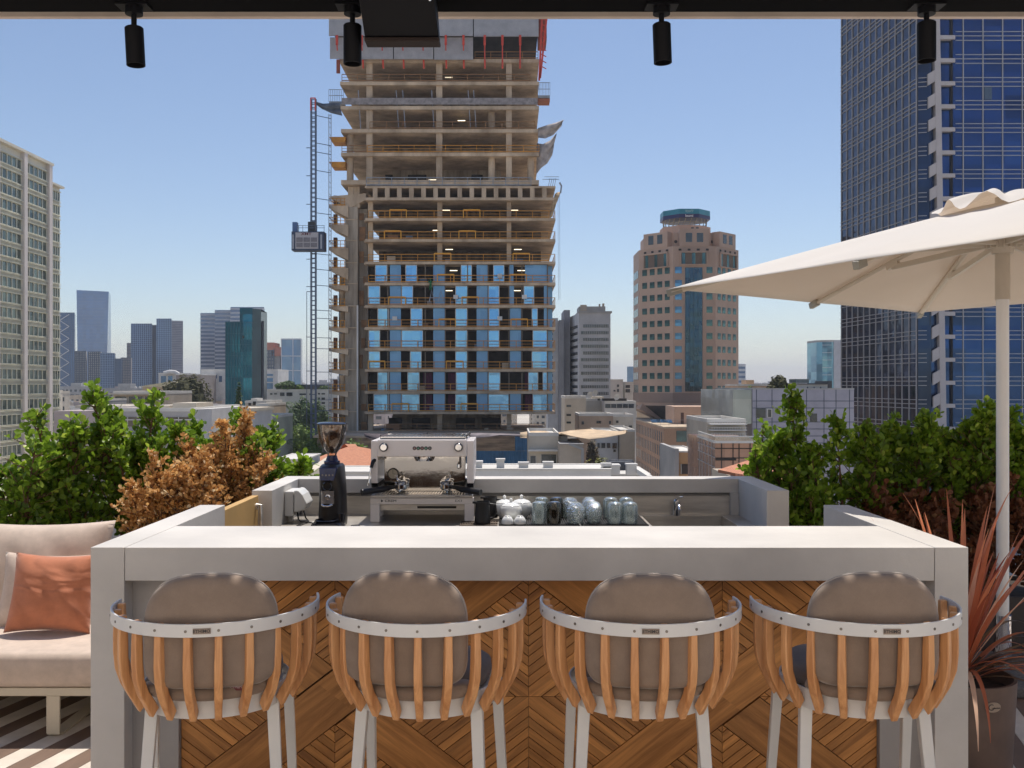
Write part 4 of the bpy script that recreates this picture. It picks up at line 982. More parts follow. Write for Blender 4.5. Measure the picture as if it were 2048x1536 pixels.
# ---------------------------------------------------------------- generic far houses
rr = random.Random(11)
house_protos = []
defs = [('white', p_white, 'white low-rise house among the distant rooftops'), ('cream', p_cream, 'cream low-rise house among the distant rooftops'), ('grey', p_grey, 'grey low-rise house among the distant rooftops'), ('sand', p_sand, 'sand coloured low-rise house among the distant rooftops'), ('mauve', p_mauve, 'pinkish low-rise house among the distant rooftops')]
for i, (k, m, lab) in enumerate(defs):
    t = thing('low_rise_house', lab, 'house', (0,0,GZ), 0, lab.replace(' house', ' houses'))
    w, d, h = 16 + i*2, 14, 17 + (i % 3)*3
    b = MB(); b.box(-w/2, w/2, 0, d, 0, h); b.box(-w/2-.1, w/2+.1, -.1, .25, h+.01, h+.9); b.box(-w/2-.1, -w/2+.2, .25, d, h+.01, h+.9); b.box(w/2-.2, w/2+.1, .25, d, h+.01, h+.9); b.build('wall', m, t)
    b = MB(); b.box(-w/2+.3, w/2-.3, .3, d-.1, h+.005, h+.1); b.build('roof', roofw, t)
    b = MB(); b.box(-w*.2, w*.12, 3, 8, h+.11, h+3); b.build('stair_head', m, t)
    b = MB()
    for q in range(7):
        x_ = rr.uniform(-w/2+1, w/2-2); y_ = rr.uniform(1, 11); s_ = rr.uniform(.3,.9)
        if q % 2: b.box(x_, x_+s_*1.6, y_, y_+1, h+.11, h+.3+s_)
        else: b.tube([(x_,y_,h+.1),(x_,y_,h+rr.uniform(1.5,3.5))], .07, 4)
    b.build('rooftop_units', p_grey, t)
    b = MB()
    for q in range(3): b.lathe([(.0001,0),(.6,0),(.6,1.4),(.0001,1.5)], (w*.2+q*1.5, 5+q, h+.11), 12)
    b.build('water_tanks', p_white, t)
    b = MB()
    nz = int(h/3.2)
    for z in range(nz):
        x = -w/2+1
        while x < w/2-2.4:
            ww = rr.choice((1.2,1.6,2.4)); b.box(x, x+ww, -.06, .02, 1.3+z*3.2, 2.7+z*3.2); x += ww + rr.uniform(.8,1.8)
        b.box(-w/2-.06, -w/2+.02, 3, 4.5, 1.3+z*3.2, 2.7+z*3.2); b.box(w/2-.02, w/2+.06, 3, 4.5, 1.3+z*3.2, 2.7+z*3.2); b.box(w/2-.02, w/2+.06, 8, 10, 1.3+z*3.2, 2.7+z*3.2)
    b.build('windows', win_d, t)
    house_protos.append((t, w)); t.location = (-2000 - i*60, 4000, GZ)
placed = []
def ok(x, y):
    if abs(x - (rd0.x + (y-rd0.y)*rdd.x/rdd.y)) < 19: return False
    px = CX + x/y*F
    return all((abs(x-a)*1.0 > 15 or abs(y-c) > 13) for a, c in placed)
used_p = set()
zones = [(-40, 740, 300, 520, 34, 1.0), (-40, 1000, 520, 1000, 44, 1.05), (1080, 1300, 300, 600, 12, .9), (1430, 1720, 260, 700, 16, .8), (-60, 1750, 1000, 2200, 60, 1.25)]
for px0, px1, d0, d1, cnt_, sc in zones:
    c = 0; tries = 0
    while c < cnt_ and tries < 900:
        tries += 1; D = rr.uniform(d0, d1); x = PX(rr.uniform(px0, px1), D)
        if not ok(x, D): continue
        if abs(x+10) < 22 and D < 200: continue
        i = rr.randrange(5); t, w = house_protos[i]; s = sc*rr.uniform(.8, 1.12)
        o = t if i not in used_p else dup(t); used_p.add(i)
        o.location = (x, D, GZ - (0 if D < 500 else 0)); o.rotation_euler = (0,0,rr.uniform(-.25,.25)); o.scale = (s, s, s*rr.uniform(.8,1.08))
        placed.append((x, D)); c += 1
# distant street greenery between roofs
for i in range(26):
    D = rr.uniform(280, 900); px = rr.choice((rr.uniform(130, 740), rr.uniform(1110,1270))); x = PX(px, D)
    if not ok(x, D): continue
    tree('distant_tree', 'small rounded tree between distant rooftops', x, D, GZ, GZ+rr.uniform(17,22), rr.uniform(5,8), rr.choice((lm_dark, lm_olive)), 260, 1.3, 100+i, 'small trees between distant rooftops', lobes=6)

# ---------------------------------------------------------------- building under construction
D0 = 150.0
cs = thing('construction_tower', 'unfinished concrete high-rise with blue glass lower floors, orange railings and white formwork', 'building', (PX(915,D0), D0, GZ))
cc = mat('raw_concrete', (.62,.485,.35), .85, 0, .2, .35, .3, 2, dark=(.30,.22,.15), stretch=(1,1,.4))
cc2 = mat('raw_concrete_wall', (.46,.385,.30), .85, 0, .3, .5, .3, 3, dark=(.13,.10,.075), stretch=(1.6,1,.18))
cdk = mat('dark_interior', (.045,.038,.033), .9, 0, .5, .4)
orange = mat('railing_orange', (.62,.27,.035), .6, 0, .2, 1)
redp = mat('strut_red', (.62,.06,.03), .5, 0, .2, 1)
galv = mat('galvanised', (.34,.36,.40), .5, .5, .2, 1)
Zc = lambda y: PZ(y, D0)
Xc = lambda px: PX(px, D0)
up_f = [163,212,258,305,360]                    # slab top lines, upper block
lo_f = [372,395,436,478,523,565,610,654,696,738,782,823,862]
def slab(x0, x1, y0, y1, z, th=.32):
    b = MB(); b.box(x0, x1, y0, y1, z-th, z); return pb(b, 'floor_slab', cc, cs)
for i, y in enumerate([118]+up_f):
    slab(Xc(679+min(i,3)*1), Xc(1078), D0-.0, D0+24, Zc(y), .55 if i < 5 else .7)
for i, y in enumerate(lo_f):
    xl = 730 if y < 850 else 700
    slab(Xc(xl), Xc(1111 if y < 850 else 1095), D0+.0, D0+24, Zc(y), .42 if y > 372 else .3)
# transfer level between the two blocks: short posts
b = MB()
for i in range(15):
    x = Xc(750 + i*24.2); b.box(x-.35, x+.35, D0+.05, D0+.8, Zc(395)+.001, Zc(372)-.301)
pb(b, 'transfer_posts', cc, cs)
# columns
for px, w in ((738,.95),(878,.95),(1018,.9)):
    seq = [118]+up_f
    for a, c in zip(seq, seq[1:]): 
        b = MB(); b.box(Xc(px)-w/2, Xc(px)+w/2, D0+.4, D0+1.3, Zc(c)+.002, Zc(a)-.56); pb(b, 'column', cc, cs)
    seq = [395]+lo_f[2:]
    for a, c in zip(seq, seq[1:]):
        if a < 520 or a > 822:
            b = MB(); b.box(Xc(px)-w*.4, Xc(px)+w*.4, D0+1.5, D0+2.3, Zc(c)+.002, Zc(a)-.43); pb(b, 'column', cc, cs)
for px, a, c in ((983,258,212),(983,360,305),(1066,360,305),(699,305,258),(699,360,305),(708,372,360)):
    pass
for px, a, c in ((983,212,258),(983,305,360),(1062,305,360),(697,258,305),(697,305,360)):
    b = MB(); b.lathe([(.55,0),(.55,Zc(a)-.56-Zc(c))], (Xc(px), D0+1.6, Zc(c)+.002), 14); pb(b, 'round_column', cc, cs, smooth=True)
# core walls and dark interior partitions
b = MB()
b.box(Xc(770), Xc(1000), D0+10, D0+22, GZ, Zc(100)); pb(b, 'core_wall', cc2, cs)
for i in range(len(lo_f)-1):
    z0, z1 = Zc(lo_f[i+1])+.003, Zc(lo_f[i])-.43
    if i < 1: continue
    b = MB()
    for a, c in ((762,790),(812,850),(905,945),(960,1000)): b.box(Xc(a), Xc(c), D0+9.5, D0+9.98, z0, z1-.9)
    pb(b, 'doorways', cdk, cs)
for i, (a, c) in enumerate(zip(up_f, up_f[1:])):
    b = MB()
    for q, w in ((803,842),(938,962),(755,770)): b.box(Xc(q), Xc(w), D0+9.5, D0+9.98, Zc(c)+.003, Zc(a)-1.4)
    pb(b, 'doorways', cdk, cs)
for y0_, y1_ in ((395,436),(436,478),(478,523)):
    b = MB(); b.box(Xc(745), Xc(1085), D0+7.5, D0+7.7, Zc(y1_)+.01, Zc(y0_)-.9); pb(b, 'inner_shade', mat('inner_brown', (.12,.09,.065), .9, 0, .5, .5, stretch=(2,1,.3)), cs)  # dark sheets put the shade of the open floors into colour
# left concrete stair wall and braced landing balconies
b = MB(); b.box(Xc(688), Xc(713), D0+1, D0+9, GZ, Zc(412)); pb(b, 'stair_wall', cc2, cs)
b = MB(); b.box(Xc(713), Xc(730), D0+2.6, D0+9, GZ, Zc(412)); pb(b, 'stair_wall', cc2, cs)
for px_ in (699, 711): b = MB(); b.box(Xc(px_)-.45, Xc(px_)+.45, D0+1.2, D0+2.2, Zc(412), Zc(361)-.7); pb(b, 'column', cc, cs)
b = MB(); b.prism_y([(Xc(655),Zc(390)),(Xc(730),Zc(384)),(Xc(730),Zc(396)),(Xc(700),Zc(412)),(Xc(690),Zc(412))], D0+1.1, D0+8); pb(b, 'transfer_bracket', cc, cs)
q_ = random.Random(4)
for y_ in lo_f[2:]:
    b = MB(); b.box(Xc(687), Xc(713)+.05, D0+.86, D0+.998, Zc(y_)-.12, Zc(y_)); pb(b, 'pour_joint', cc, cs)
    b = MB(); x_ = q_.choice((714,718,722)); b.box(Xc(x_), Xc(x_+q_.randint(7,12)), D0+2.3, D0+2.59, Zc(y_)+.1, Zc(y_)+q_.uniform(1.0,2.6)); pb(b, 'plywood_patch', mat('plywood', (.36,.19,.09), .8, 0, .3, 1), cs)
    b = MB(); b.box(Xc(725), Xc(732), D0+1.6, D0+2.59, Zc(y_)-.3, Zc(y_)); b.beam((Xc(714),D0+2.4,Zc(y_)+1.1),(Xc(731),D0+2.4,Zc(y_)+1.1),.08); pb(b, 'landing', cc, cs)
    # materials stacked near the slab edge
    for k_s in range(q_.randint(2,4)):
        x_ = q_.uniform(745,1080); w_ = q_.uniform(.5,2.2); b = MB(); b.box(Xc(x_), Xc(x_)+w_, D0+1.2, D0+2, Zc(y_)+.004, Zc(y_)+q_.uniform(.25,1.0)); pb(b, 'stacked_material', q_.choice((p_grey, mat('stack_rust', (.30,.15,.08), .8), mat('stack_blue', (.10,.17,.26), .7), p_sand)), cs)
b = MB(); b.box(Xc(712), Xc(715), D0+.6, D0+.98, GZ, Zc(610)); pb(b, 'wall_pipe', p_white, cs)
lf = [410,448,495,535,570,612,655,698,740,783,820,850]
for i, y in enumerate(lf):
    z = Zc(y)
    b = MB(); b.prism_y([(Xc(657), z),(Xc(695), z),(Xc(695), z-1.9 if y < 560 else z-.9),(Xc(657), z-.35)], D0+.5, D0+6.5); pb(b, 'landing_slab', cc, cs)
    b = MB(); b.beam((Xc(657),D0+.45,z+1.15),(Xc(690),D0+.45,z+1.15),.09); b.beam((Xc(657),D0+.45,z+.6),(Xc(690),D0+.45,z+.6),.07); b.beam((Xc(657),D0+.45,z+.1),(Xc(690),D0+.45,z+.1),.14)
    for q in (657,664,672,680,688): b.beam((Xc(q),D0+.45,z),(Xc(q),D0+.45,z+1.2),.08,.08,(0,1,0))
    b.beam((Xc(657),D0+.5,z+1.15),(Xc(657),D0+6,z+1.15),.08); pb(b, 'railing', orange, cs)
    b = MB(); b.box(Xc(662), Xc(669), D0+2, D0+2.8, z+.002, z+1.9); pb(b, 'landing_gate', mat('gate_rust', (.16,.07,.04), .8), cs)
    if 560 < y: 
        b = MB(); b.lathe([(.55,0),(.55,2.6)], (Xc(679), D0+3, z+.002), 12); pb(b, 'round_column', cc, cs, smooth=True)
    if y > 600: b = MB(); b.box(Xc(668), Xc(677), D0+4.2, D0+4.4, z+.3, z+2.9); b.box(Xc(682), Xc(688), D0+4.2, D0+4.4, z+.3, z+2.9); pb(b, 'glass_panel', win_b, cs)
# railings along the floor edges
def rail(px0, px1, y, m=orange, h=1.1, st=31, mesh=False, yy=None):
    z = Zc(y); yy = yy or D0-.08; b = MB()
    for k, t in ((h,.1),(h*.55,.05),(.14,.12)): b.beam((Xc(px0),yy,z+k),(Xc(px1),yy,z+k),t)
    n = max(1,int((px1-px0)/st))
    for i in range(n+1):
        x = Xc(px0+(px1-px0)*i/n); b.beam((x,yy,z),(x,yy,z+h),.09,.09,(0,1,0))
    return pb(b, 'railing', m, cs)
rust = mat('railing_rust', (.30,.15,.06), .7, 0, .2, 1)
rail(684,1060,163,rust); rail(740,1070,258,rust); rail(735,1078,305); rail(684,733,305,rust); rail(950,1076,118,rust)
for y in lo_f[2:-1]: rail(737,1098,y, orange, 1.12, 32)
rail(770,1090,862,rust); rail(733,1062,372, galv, 1.3, 24)
for y in (436,478,523,565,610,654,738,823): 
    r_ = random.Random(y); a = r_.choice((735,765,860)); b = MB(); z = Zc(y)
    for k in range(2):
        q0 = a + k*150 + r_.randint(0,20); x0, x1 = Xc(q0), Xc(q0+33)
        b = MB(); b.beam((x0,D0-.2,z+1.25),(x1,D0-.2,z+1.25),.16); b.beam((x0,D0-.2,z),(x0,D0-.2,z+1.25),.13,.13,(0,1,0)); b.beam((x1,D0-.2,z),(x1,D0-.2,z+1.25),.13,.13,(0,1,0)); pb(b, 'gate_frame', mat('gate_yellow', (.75,.36,.03), .5), cs)
    if 0: pb(b, 'gate_frame', mat('gate_yellow', (.75,.36,.03), .5), cs)
# white mesh screen on the second upper floor
b = MB(); b.box(Xc(684), Xc(1075), D0-.12, D0-.06, Zc(212)+.2, Zc(212)+1.25); pb(b, 'mesh_screen', mat('mesh_grey', (.30,.27,.27), .8, 0, .3, 1.5), cs)
for q in (716,792,805,863,936,947): 
    b = MB(); b.tube([(Xc(q)+.4,D0+.2,Zc(258)+.1),(Xc(q),D0+.2,Zc(180))], .07, 6); pb(b, 'prop_pole', galv, cs)
# slanted props and right-hand rails on each lower floor
for y in lo_f[2:-1]:
    z = Zc(y); b = MB()
    b.beam((Xc(1098),D0+.1,z+1.15),(Xc(1110),D0+.1,z+1.15),.08); b.beam((Xc(1110),D0+.1,z+1.15),(Xc(1110),D0+14,z+1.15),.08)
    for q in range(4): b.beam((Xc(1110),D0+.1+q*3,z),(Xc(1110),D0+.1+q*3,z+1.2),.08,.08,(0,1,0))
    pb(b, 'railing', orange, cs)
# glass panels on the lower seven floors
cgl = glassfac('curtain_blue', (.27,.60,.92), (.17,.42,.72), .08, .12, .55, (1.2,3,3.4))
cgl2 = glassfac('curtain_blue_matt', (.19,.38,.60), (.13,.28,.47), .3, .2, .3, (1.2,3,3.4))
rg = random.Random(5)
gl_rows = [(523,565),(565,610),(610,654),(654,696),(696,738),(738,782),(782,823)]
pat = [[(750,773,0),(779,801,1),(811,833,0),(866,889,1),(922,943,0),(953,976,1),(987,1008,0),(1018,1027,1),(1050,1094,1)],
       [(736,759,0),(779,801,1),(803,825,0),(866,889,1),(911,935,0),(953,976,1),(977,998,0),(1018,1028,1),(1048,1068,0),(1088,1094,1)],
       [(755,777,0),(779,801,1),(821,844,0),(866,889,1),(911,934,0),(953,976,1),(978,998,0),(1020,1042,1),(1064,1075,0),(1088,1094,1)],
       [(737,759,0),(779,801,1),(803,845,0),(866,889,1),(911,934,0),(953,976,1),(977,998,0),(1020,1042,1),(1066,1094,0)],
       [(737,759,0),(779,801,1),(820,842,0),(866,889,1),(911,934,0),(953,976,1),(1020,1042,1),(1064,1094,0)],
       [(755,777,0),(779,801,1),(815,838,0),(866,889,1),(912,934,0),(953,976,1),(977,1000,0),(1057,1076,0),(1086,1094,0)],
       [(747,777,0),(779,801,1),(803,838,0),(866,889,1),(911,934,0),(953,976,1),(977,1018,0),(1020,1042,1),(1066,1094,0)]]
for (yt, yb), row in zip(gl_rows, pat):
    z0, z1 = Zc(yb)+.02, Zc(yt)-.46
    for a, c, k in row:
        b = MB(); y_ = D0+.42 + (.12 if k else 0); b.box(Xc(a), Xc(c), y_, y_+.08, z0, z1)
        g1 = pb(b, 'glass_panel', cgl2 if k else cgl, cs)
        if not k:
            b = MB(); 
            for x in (a,c): b.box(Xc(x)-.05, Xc(x)+.05, y_-.06, y_-.001, z0, z1)
            b.box(Xc(a)+.05, Xc(c)-.05, y_-.05, y_-.001, z1-.12, z1); o = b.build('panel_frame', p_white, None); o.parent = cs; o.location = -cs.location; 
    b = MB(); b.box(Xc(734), Xc(1096), D0+3.2, D0+3.3, z0, z1); pb(b, 'inner_shade', cdk, cs)  # dark sheet painted as the gloom behind the glass
    for q in (734, 775, 850, 890, 935, 976, 1018, 1044, 1095): b = MB(); b.box(Xc(q)-.08, Xc(q)+.08, D0+.35, D0+.5, z0, z1); pb(b, 'mullion', mat('mullion_dark', (.16,.13,.10), .6), cs)
    b = MB(); b.box(Xc(1105), Xc(1105)+.08, D0+2.2, D0+20, z0, z1); b.box(Xc(1096), Xc(1105), D0+2.1, D0+2.18, z0, z1); pb(b, 'side_glass', cgl2, cs)
pur = mat('curtain_purple', (.10,.02,.06), .8, 0, .4, 1.2, stretch=(6,1,1))
for q in (845,895,1050): 
    b = MB(); b.box(Xc(q), Xc(q+18), D0+1.4, D0+1.5, Zc(782)+.05, Zc(738)-.6); pb(b, 'purple_curtain', pur, cs); b = MB(); b.box(Xc(q), Xc(q+18), D0+1.4, D0+1.5, Zc(823)+.05, Zc(782)-.6); pb(b, 'purple_curtain', pur, cs)
for i, (px, y) in enumerate([(895,165-22),(927,187),(921,231),(862,352),(890,414),(1029,414),(870,455),(896,494),(1036,494),(905,537),(1043,537),(895,578),(1034,578)]):
    b = MB(); b.box(Xc(px)-.6, Xc(px)+.6, D0+3, D0+3.12, Zc(y), Zc(y)+.09)
    lm_ = mat('tube_lamp', (.8,.75,.6), .5, var=0); bs_ = [n for n in lm_.node_tree.nodes if n.type=='BSDF_PRINCIPLED'][0]; bs_.inputs['Emission Color'].default_value=(1,.85,.6,1); bs_.inputs['Emission Strength'].default_value=2.2
    pb(b, 'work_lamp', lm_, cs)
for px, y in ((995,552),(905+2,594),(1044,594),(785,637),(995,637)): 
    b = MB(); b.box(Xc(px), Xc(px)+.75, D0-.3, D0-.24, Zc(y+4), Zc(y-4)); pb(b, 'notice_board', p_white, cs)
# formwork on top
fw = mat('formwork_white', (.66,.63,.63), .5, .3, .1, .8); t_ = fw.node_tree
wv = t_.nodes.new('ShaderNodeTexWave'); wv.inputs['Scale'].default_value = 2.6; tcx = t_.nodes.new('ShaderNodeTexCoord'); bpn = t_.nodes.new('ShaderNodeBump'); bpn.inputs['Distance'].default_value = .12
t_.links.new(tcx.outputs['Object'], wv.inputs['Vector']); t_.links.new(wv.outputs['Fac'], bpn.inputs['Height']); t_.links.new(bpn.outputs[0], [n for n in t_.nodes if n.type=='BSDF_PRINCIPLED'][0].inputs['Normal'])
for a, c, yt, yb in ((661,733,20,79),(734,788,20,79),(789,867,20,79),(868,947,20,79),(948,1077,20,80),(662,722,80,122),(724,788,80,123),(789,868,80,123),(869,947,80,124)):
    b = MB(); dy = -.0 if yt < 50 else .45; b.box(Xc(a)+.04, Xc(c)-.04, D0-1.6+dy, D0-1.4+dy, Zc(yb), Zc(yt)); pb(b, 'formwork_panel', fw, cs)
b = MB(); b.box(Xc(663), Xc(1076), D0-1.1, D0+20, Zc(60), Zc(20)); pb(b, 'formwork_backing', cdk, cs)
for q in (678,727,767,808,848,893,928,970,1005,1040):
    b = MB(); z = Zc(80); lo = 138 if q > 950 else 108
    b.box(Xc(q)-.18, Xc(q)+.18, D0-1.9, D0-1.62, Zc(98), z+.1); b.tube([(Xc(q),D0-1.75,Zc(98)),(Xc(q),D0-1.5,Zc(lo))], .11, 6); pb(b, 'red_strut', redp, cs); b = MB(); b.tube([(Xc(q),D0-.6,Zc(122)),(Xc(q),D0-.2,Zc(138))], .16, 6); pb(b, 'lower_strut', redp, cs)
b = MB()
for k in range(9): 
    b.beam((Xc(1081),D0-1,Zc(40+k*12)),(Xc(1092),D0-1,Zc(46+k*12)),.12); 
b.beam((Xc(1084),D0-1,Zc(30)),(Xc(1078),D0-1,Zc(165)),.3,.3,(0,1,0)); b.beam((Xc(1094),D0-1,Zc(30)),(Xc(1080),D0-1,Zc(160)),.3,.3,(0,1,0)); pb(b, 'red_strut', redp, cs)
b = MB(); b.box(Xc(1077), Xc(1094), D0+1, D0+6, Zc(75), Zc(30)); b.box(Xc(675), Xc(682), D0-1, D0-.7, Zc(150), Zc(123)); pb(b, 'red_screen', mat('screen_rust', (.30,.07,.04), .7, 0, .3, 1), cs)
for px0, px1, yt, yb in ((1076,1100,164,190),(657,686,178,202)):
    b = MB()
    for i in range(9): x = Xc(px0+(px1-px0)*i/8); b.beam((x,D0+.3,Zc(yb)),(x,D0+.3,Zc(yt)),.06,.06,(0,1,0))
    for y in (yt,(yt+yb)/2,yb): b.beam((Xc(px0),D0+.3,Zc(y)),(Xc(px1),D0+.3,Zc(y)),.08)
    b.box(Xc(px0), Xc(px1), D0+.5, D0+3, Zc(yb)-.3, Zc(yb)); pb(b, 'cage_platform', galv, cs)
b = MB(); b.box(Xc(1076), Xc(1100), D0+.4, D0+3, Zc(200), Zc(191.5)-.3); pb(b, 'platform_skirt', mat('rust_skirt', (.36,.12,.06), .7), cs)
for y in (272,322): b = MB(); b.prism_y([(Xc(657),Zc(y)),(Xc(690),Zc(y)),(Xc(688),Zc(y+11)),(Xc(663),Zc(y+11))], D0+.5, D0+3); pb(b, 'orange_platform', orange, cs)
# scaffold mast on the left edge
b = MB()
for q in (657.5, 662): b.beam((Xc(q),D0+.1,Zc(860)),(Xc(q),D0+.1,Zc(228)),.1,.1,(0,1,0))
for k in range(52): y = 230 + k*12; b.beam((Xc(657.5),D0+.1,Zc(y)),(Xc(662),D0+.1,Zc(y+ (6 if k%2 else 0))),.07)
pb(b, 'scaffold_tube', galv, cs)
# torn safety nets
def net(name, pts, m, root):
    """pts: two polylines of equal length (top, bottom)"""
    b = MB(); n = len(pts[0]); R = 6
    for r_ in range(R+1):
        for i in range(n):
            a, c = Vector(pts[0][i]), Vector(pts[1][i]); p = a.lerp(c, r_/R); p.y += math.sin(r_*1.7+i)*.35; p.z += math.sin(i*1.3+r_)*.15; b.v.append(tuple(p))
    b.f = [(r_*n+i, r_*n+i+1, (r_+1)*n+i+1, (r_+1)*n+i) for r_ in range(R) for i in range(n-1)]
    b.tint = [.5]*len(b.v); b.guv = [(0,0,0)]*len(b.v)
    o = pb(b, name, m, root, smooth='all'); md = o.modifiers.new('solid','SOLIDIFY'); md.thickness = .05; return o
netm = mat('net_grey', (.45,.40,.38), .9, 0, .25, 1.2)
net('safety_net', [[(Xc(1076),D0,Zc(256)),(Xc(1095),D0-1,Zc(254)),(Xc(1112),D0-1.5,Zc(250)),(Xc(1126),D0-2,Zc(245))], [(Xc(1076),D0,Zc(275)),(Xc(1090),D0-.5,Zc(281)),(Xc(1106),D0-1,Zc(275)),(Xc(1122),D0-1.6,Zc(256))]], netm, cs)
net('safety_net', [[(Xc(1074),D0+1,Zc(283)),(Xc(1086),D0,Zc(289)),(Xc(1100),D0-1,Zc(284)),(Xc(1112),D0-1.5,Zc(270))], [(Xc(1073),D0+1,Zc(345)),(Xc(1082),D0,Zc(338)),(Xc(1094),D0-.5,Zc(330)),(Xc(1104),D0-1,Zc(312))]], netm, cs)
net('safety_net', [[(Xc(630),D0,Zc(203)),(Xc(645),D0,Zc(208)),(Xc(662),D0,Zc(206)),(Xc(680),D0,Zc(206))], [(Xc(630),D0,Zc(205)),(Xc(645),D0,Zc(220)),(Xc(662),D0,Zc(228)),(Xc(684),D0,Zc(230))]], mat('net_blue', (.14,.16,.20), .9, 0, .3, 1), cs)
net('safety_net', [[(Xc(1110),D0,Zc(388)),(Xc(1114),D0,Zc(386)),(Xc(1118),D0,Zc(384)),(Xc(1121),D0,Zc(383))], [(Xc(1096),D0+.5,Zc(434)),(Xc(1099),D0,Zc(436)),(Xc(1102),D0,Zc(436)),(Xc(1105),D0,Zc(432))]], mat('net_tan', (.50,.36,.22), .9, 0, .25, 1.2), cs)
b = MB()
for k in range(7): b.beam((Xc(1085+k*4),D0+.2,Zc(358-k%2*5)),(Xc(1118),D0+.2,Zc(358-k%2*5)),.07) if k < 3 else b.beam((Xc(1085+k*4),D0+.2,Zc(372)),(Xc(1088+k*4),D0+.2,Zc(356)),.08,.08,(0,1,0))
b.tube([(Xc(1119),D0,Zc(365)),(Xc(1123),D0,Zc(372)),(Xc(1121),D0,Zc(386))], .15, 6)
for q in (1116,1119): b.tube([(Xc(q),D0,Zc(386)),(Xc(q+1),D0,Zc(600))], .025, 5)
pb(b, 'winch_arm', galv, cs)
b = MB()
for q in (869,887): b.tube([(Xc(q-10),D0-.5,Zc(604)),(Xc(q-5),D0-.5,Zc(581)),(Xc(q+1),D0-.5,Zc(604))], .09, 6); b.beam((Xc(q-8),D0-.5,Zc(596)),(Xc(q-1),D0-.5,Zc(596)),.08)
lad = pb(b, 'step_ladder', galv, cs)
lad.parent = None; lad.location = cs.location; tag(lad, 'pair of step ladders standing at the open edge of a glazed floor', 'ladder')
# worker
wk = MB(); x, z = Xc(861.5), Zc(580)
wk.tube([(x-.1,D0-.4,z-.05),(x-.12,D0-.4,z+.45),(x,D0-.4,z+.85)], [.07,.09,.12], 8); wk.tube([(x+.15,D0-.4,z-.05),(x+.13,D0-.4,z+.45),(x,D0-.4,z+.85)], [.07,.09,.12], 8)
wk.tube([(x,D0-.4,z+.8),(x,D0-.4,z+1.15),(x,D0-.4,z+1.4)], [.16,.19,.15], 8); wk.tube([(x-.15,D0-.4,z+1.35),(x-.35,D0-.55,z+1.1),(x-.3,D0-.8,z+1.3)], [.07,.06,.05], 6); wk.tube([(x+.15,D0-.4,z+1.35),(x+.3,D0-.6,z+1.15),(x+.2,D0-.85,z+1.35)], [.07,.06,.05], 6)
wk.lathe([(.0001,-.13),(.09,-.1),(.12,0),(.09,.1),(.0001,.13)], (x,D0-.4,z+1.6), 10)
o = wk.build('person', mat('worker_green', (.02,.16,.06), .8), smooth='all', loc=(x,D0-.4,z)); tag(o, 'worker in green standing on a ladder at the glazed floor of the building site', 'person')
# hoist
Zc = lambda y: PZ(y, D0-2.2)
Xc = lambda px: PX(px, D0-2.2)
hs = thing('construction_hoist', 'blue grey lattice hoist mast with a closed lift cage beside the building site', 'hoist', (Xc(626), D0-2, GZ))
hm = mat('hoist_steel', (.10,.13,.20), .5, .4, .2, 1)
b = MB(); xa_, xb_ = Xc(622), Xc(631)
for x in (xa_, xb_):
    for y in (D0-2.4, D0-1.6): b.beam((x,y,GZ),(x,y,Zc(196)),.13,.13,(0,1,0))
k = 0; y = 197
while y < 1075:
    z = Zc(y); b.beam((xa_,D0-2.4,z),(xb_,D0-2.4,z),.11); b.beam((xa_,D0-1.6,z),(xb_,D0-1.6,z),.1); 
    y += 9.4
pb(b, 'mast', hm, hs)
b = MB(); z0 = Zc(197)
for x in (xa_, xb_): b.beam((x,D0-2.42,Zc(222)),(x,D0-2.42,z0),.16,.16,(0,1,0))
b.beam((xa_,D0-2.42,z0),(xb_,D0-2.42,z0),.15); pb(b, 'mast_top', redp, hs)
b = MB()
for y in (230,285,303,340,396,425,507,538,570,620,636,675,697,744,770,800,822,870): b = MB(); b.beam((xb_,D0-2,Zc(y)),(Xc(657),D0-.2,Zc(y)),.09); pb(b, 'wall_tie', hm, hs)
for y in (295,351,408,518,573,674,742): b = MB(); b.beam((Xc(612),D0-2,Zc(y)),(xa_,D0-2,Zc(y)),.1); pb(b, 'cable_guide', hm, hs)
b = MB(); b.beam((Xc(613),D0-2,Zc(860)),(Xc(613),D0-2,Zc(583)),.08,.08,(0,1,0)); b.beam((Xc(613),D0-2,Zc(583)),(xa_,D0-2,Zc(583)),.1); pb(b, 'cable_mast', hm, hs)
b = MB(); b.box(Xc(590), Xc(654), D0-4.6, D0-2.6, Zc(505), Zc(468)); pb(b, 'cage_body', mat('cage_frame', (.05,.07,.12), .5, .3), hs)
b = MB(); b.box(Xc(598), Xc(643), D0-4.72, D0-4.61, Zc(502), Zc(470)); pn = pb(b, 'cage_door', mat('cage_panel', (.42,.40,.42), .5, 0, .06), hs)
for i in range(3):
    for j in range(2):
        q = MB(); x = Xc(600+i*14.2); q.box(x, x+.95, D0-4.78, D0-4.721, Zc(488.5+j*10.5), Zc(480+j*10.5)); pb(q, 'mesh_window', mat('cage_mesh', (.20,.19,.21), .7), hs)
for q in (591.5,647): b = MB(); b.box(Xc(q), Xc(q+3.5), D0-4.7, D0-4.61, Zc(502), Zc(474)); pb(b, 'side_column', mat('cage_col', (.35,.37,.42), .5), hs)
b = MB(); b.box(Xc(590), Xc(599), D0-4, D0-3, Zc(467.8), Zc(448)); pb(b, 'control_box', mat('box_blue', (.07,.14,.30), .5), hs)
b = MB(); b.box(Xc(619), Xc(632), D0-3.4, D0-2.5, Zc(467.8), Zc(446)); pb(b, 'drive_unit', mat('drive_dark', (.04,.045,.05), .6), hs)
b = MB()
for y in (456,460.5): b.beam((Xc(599),D0-4.5,Zc(y)),(Xc(655),D0-4.5,Zc(y)),.06)
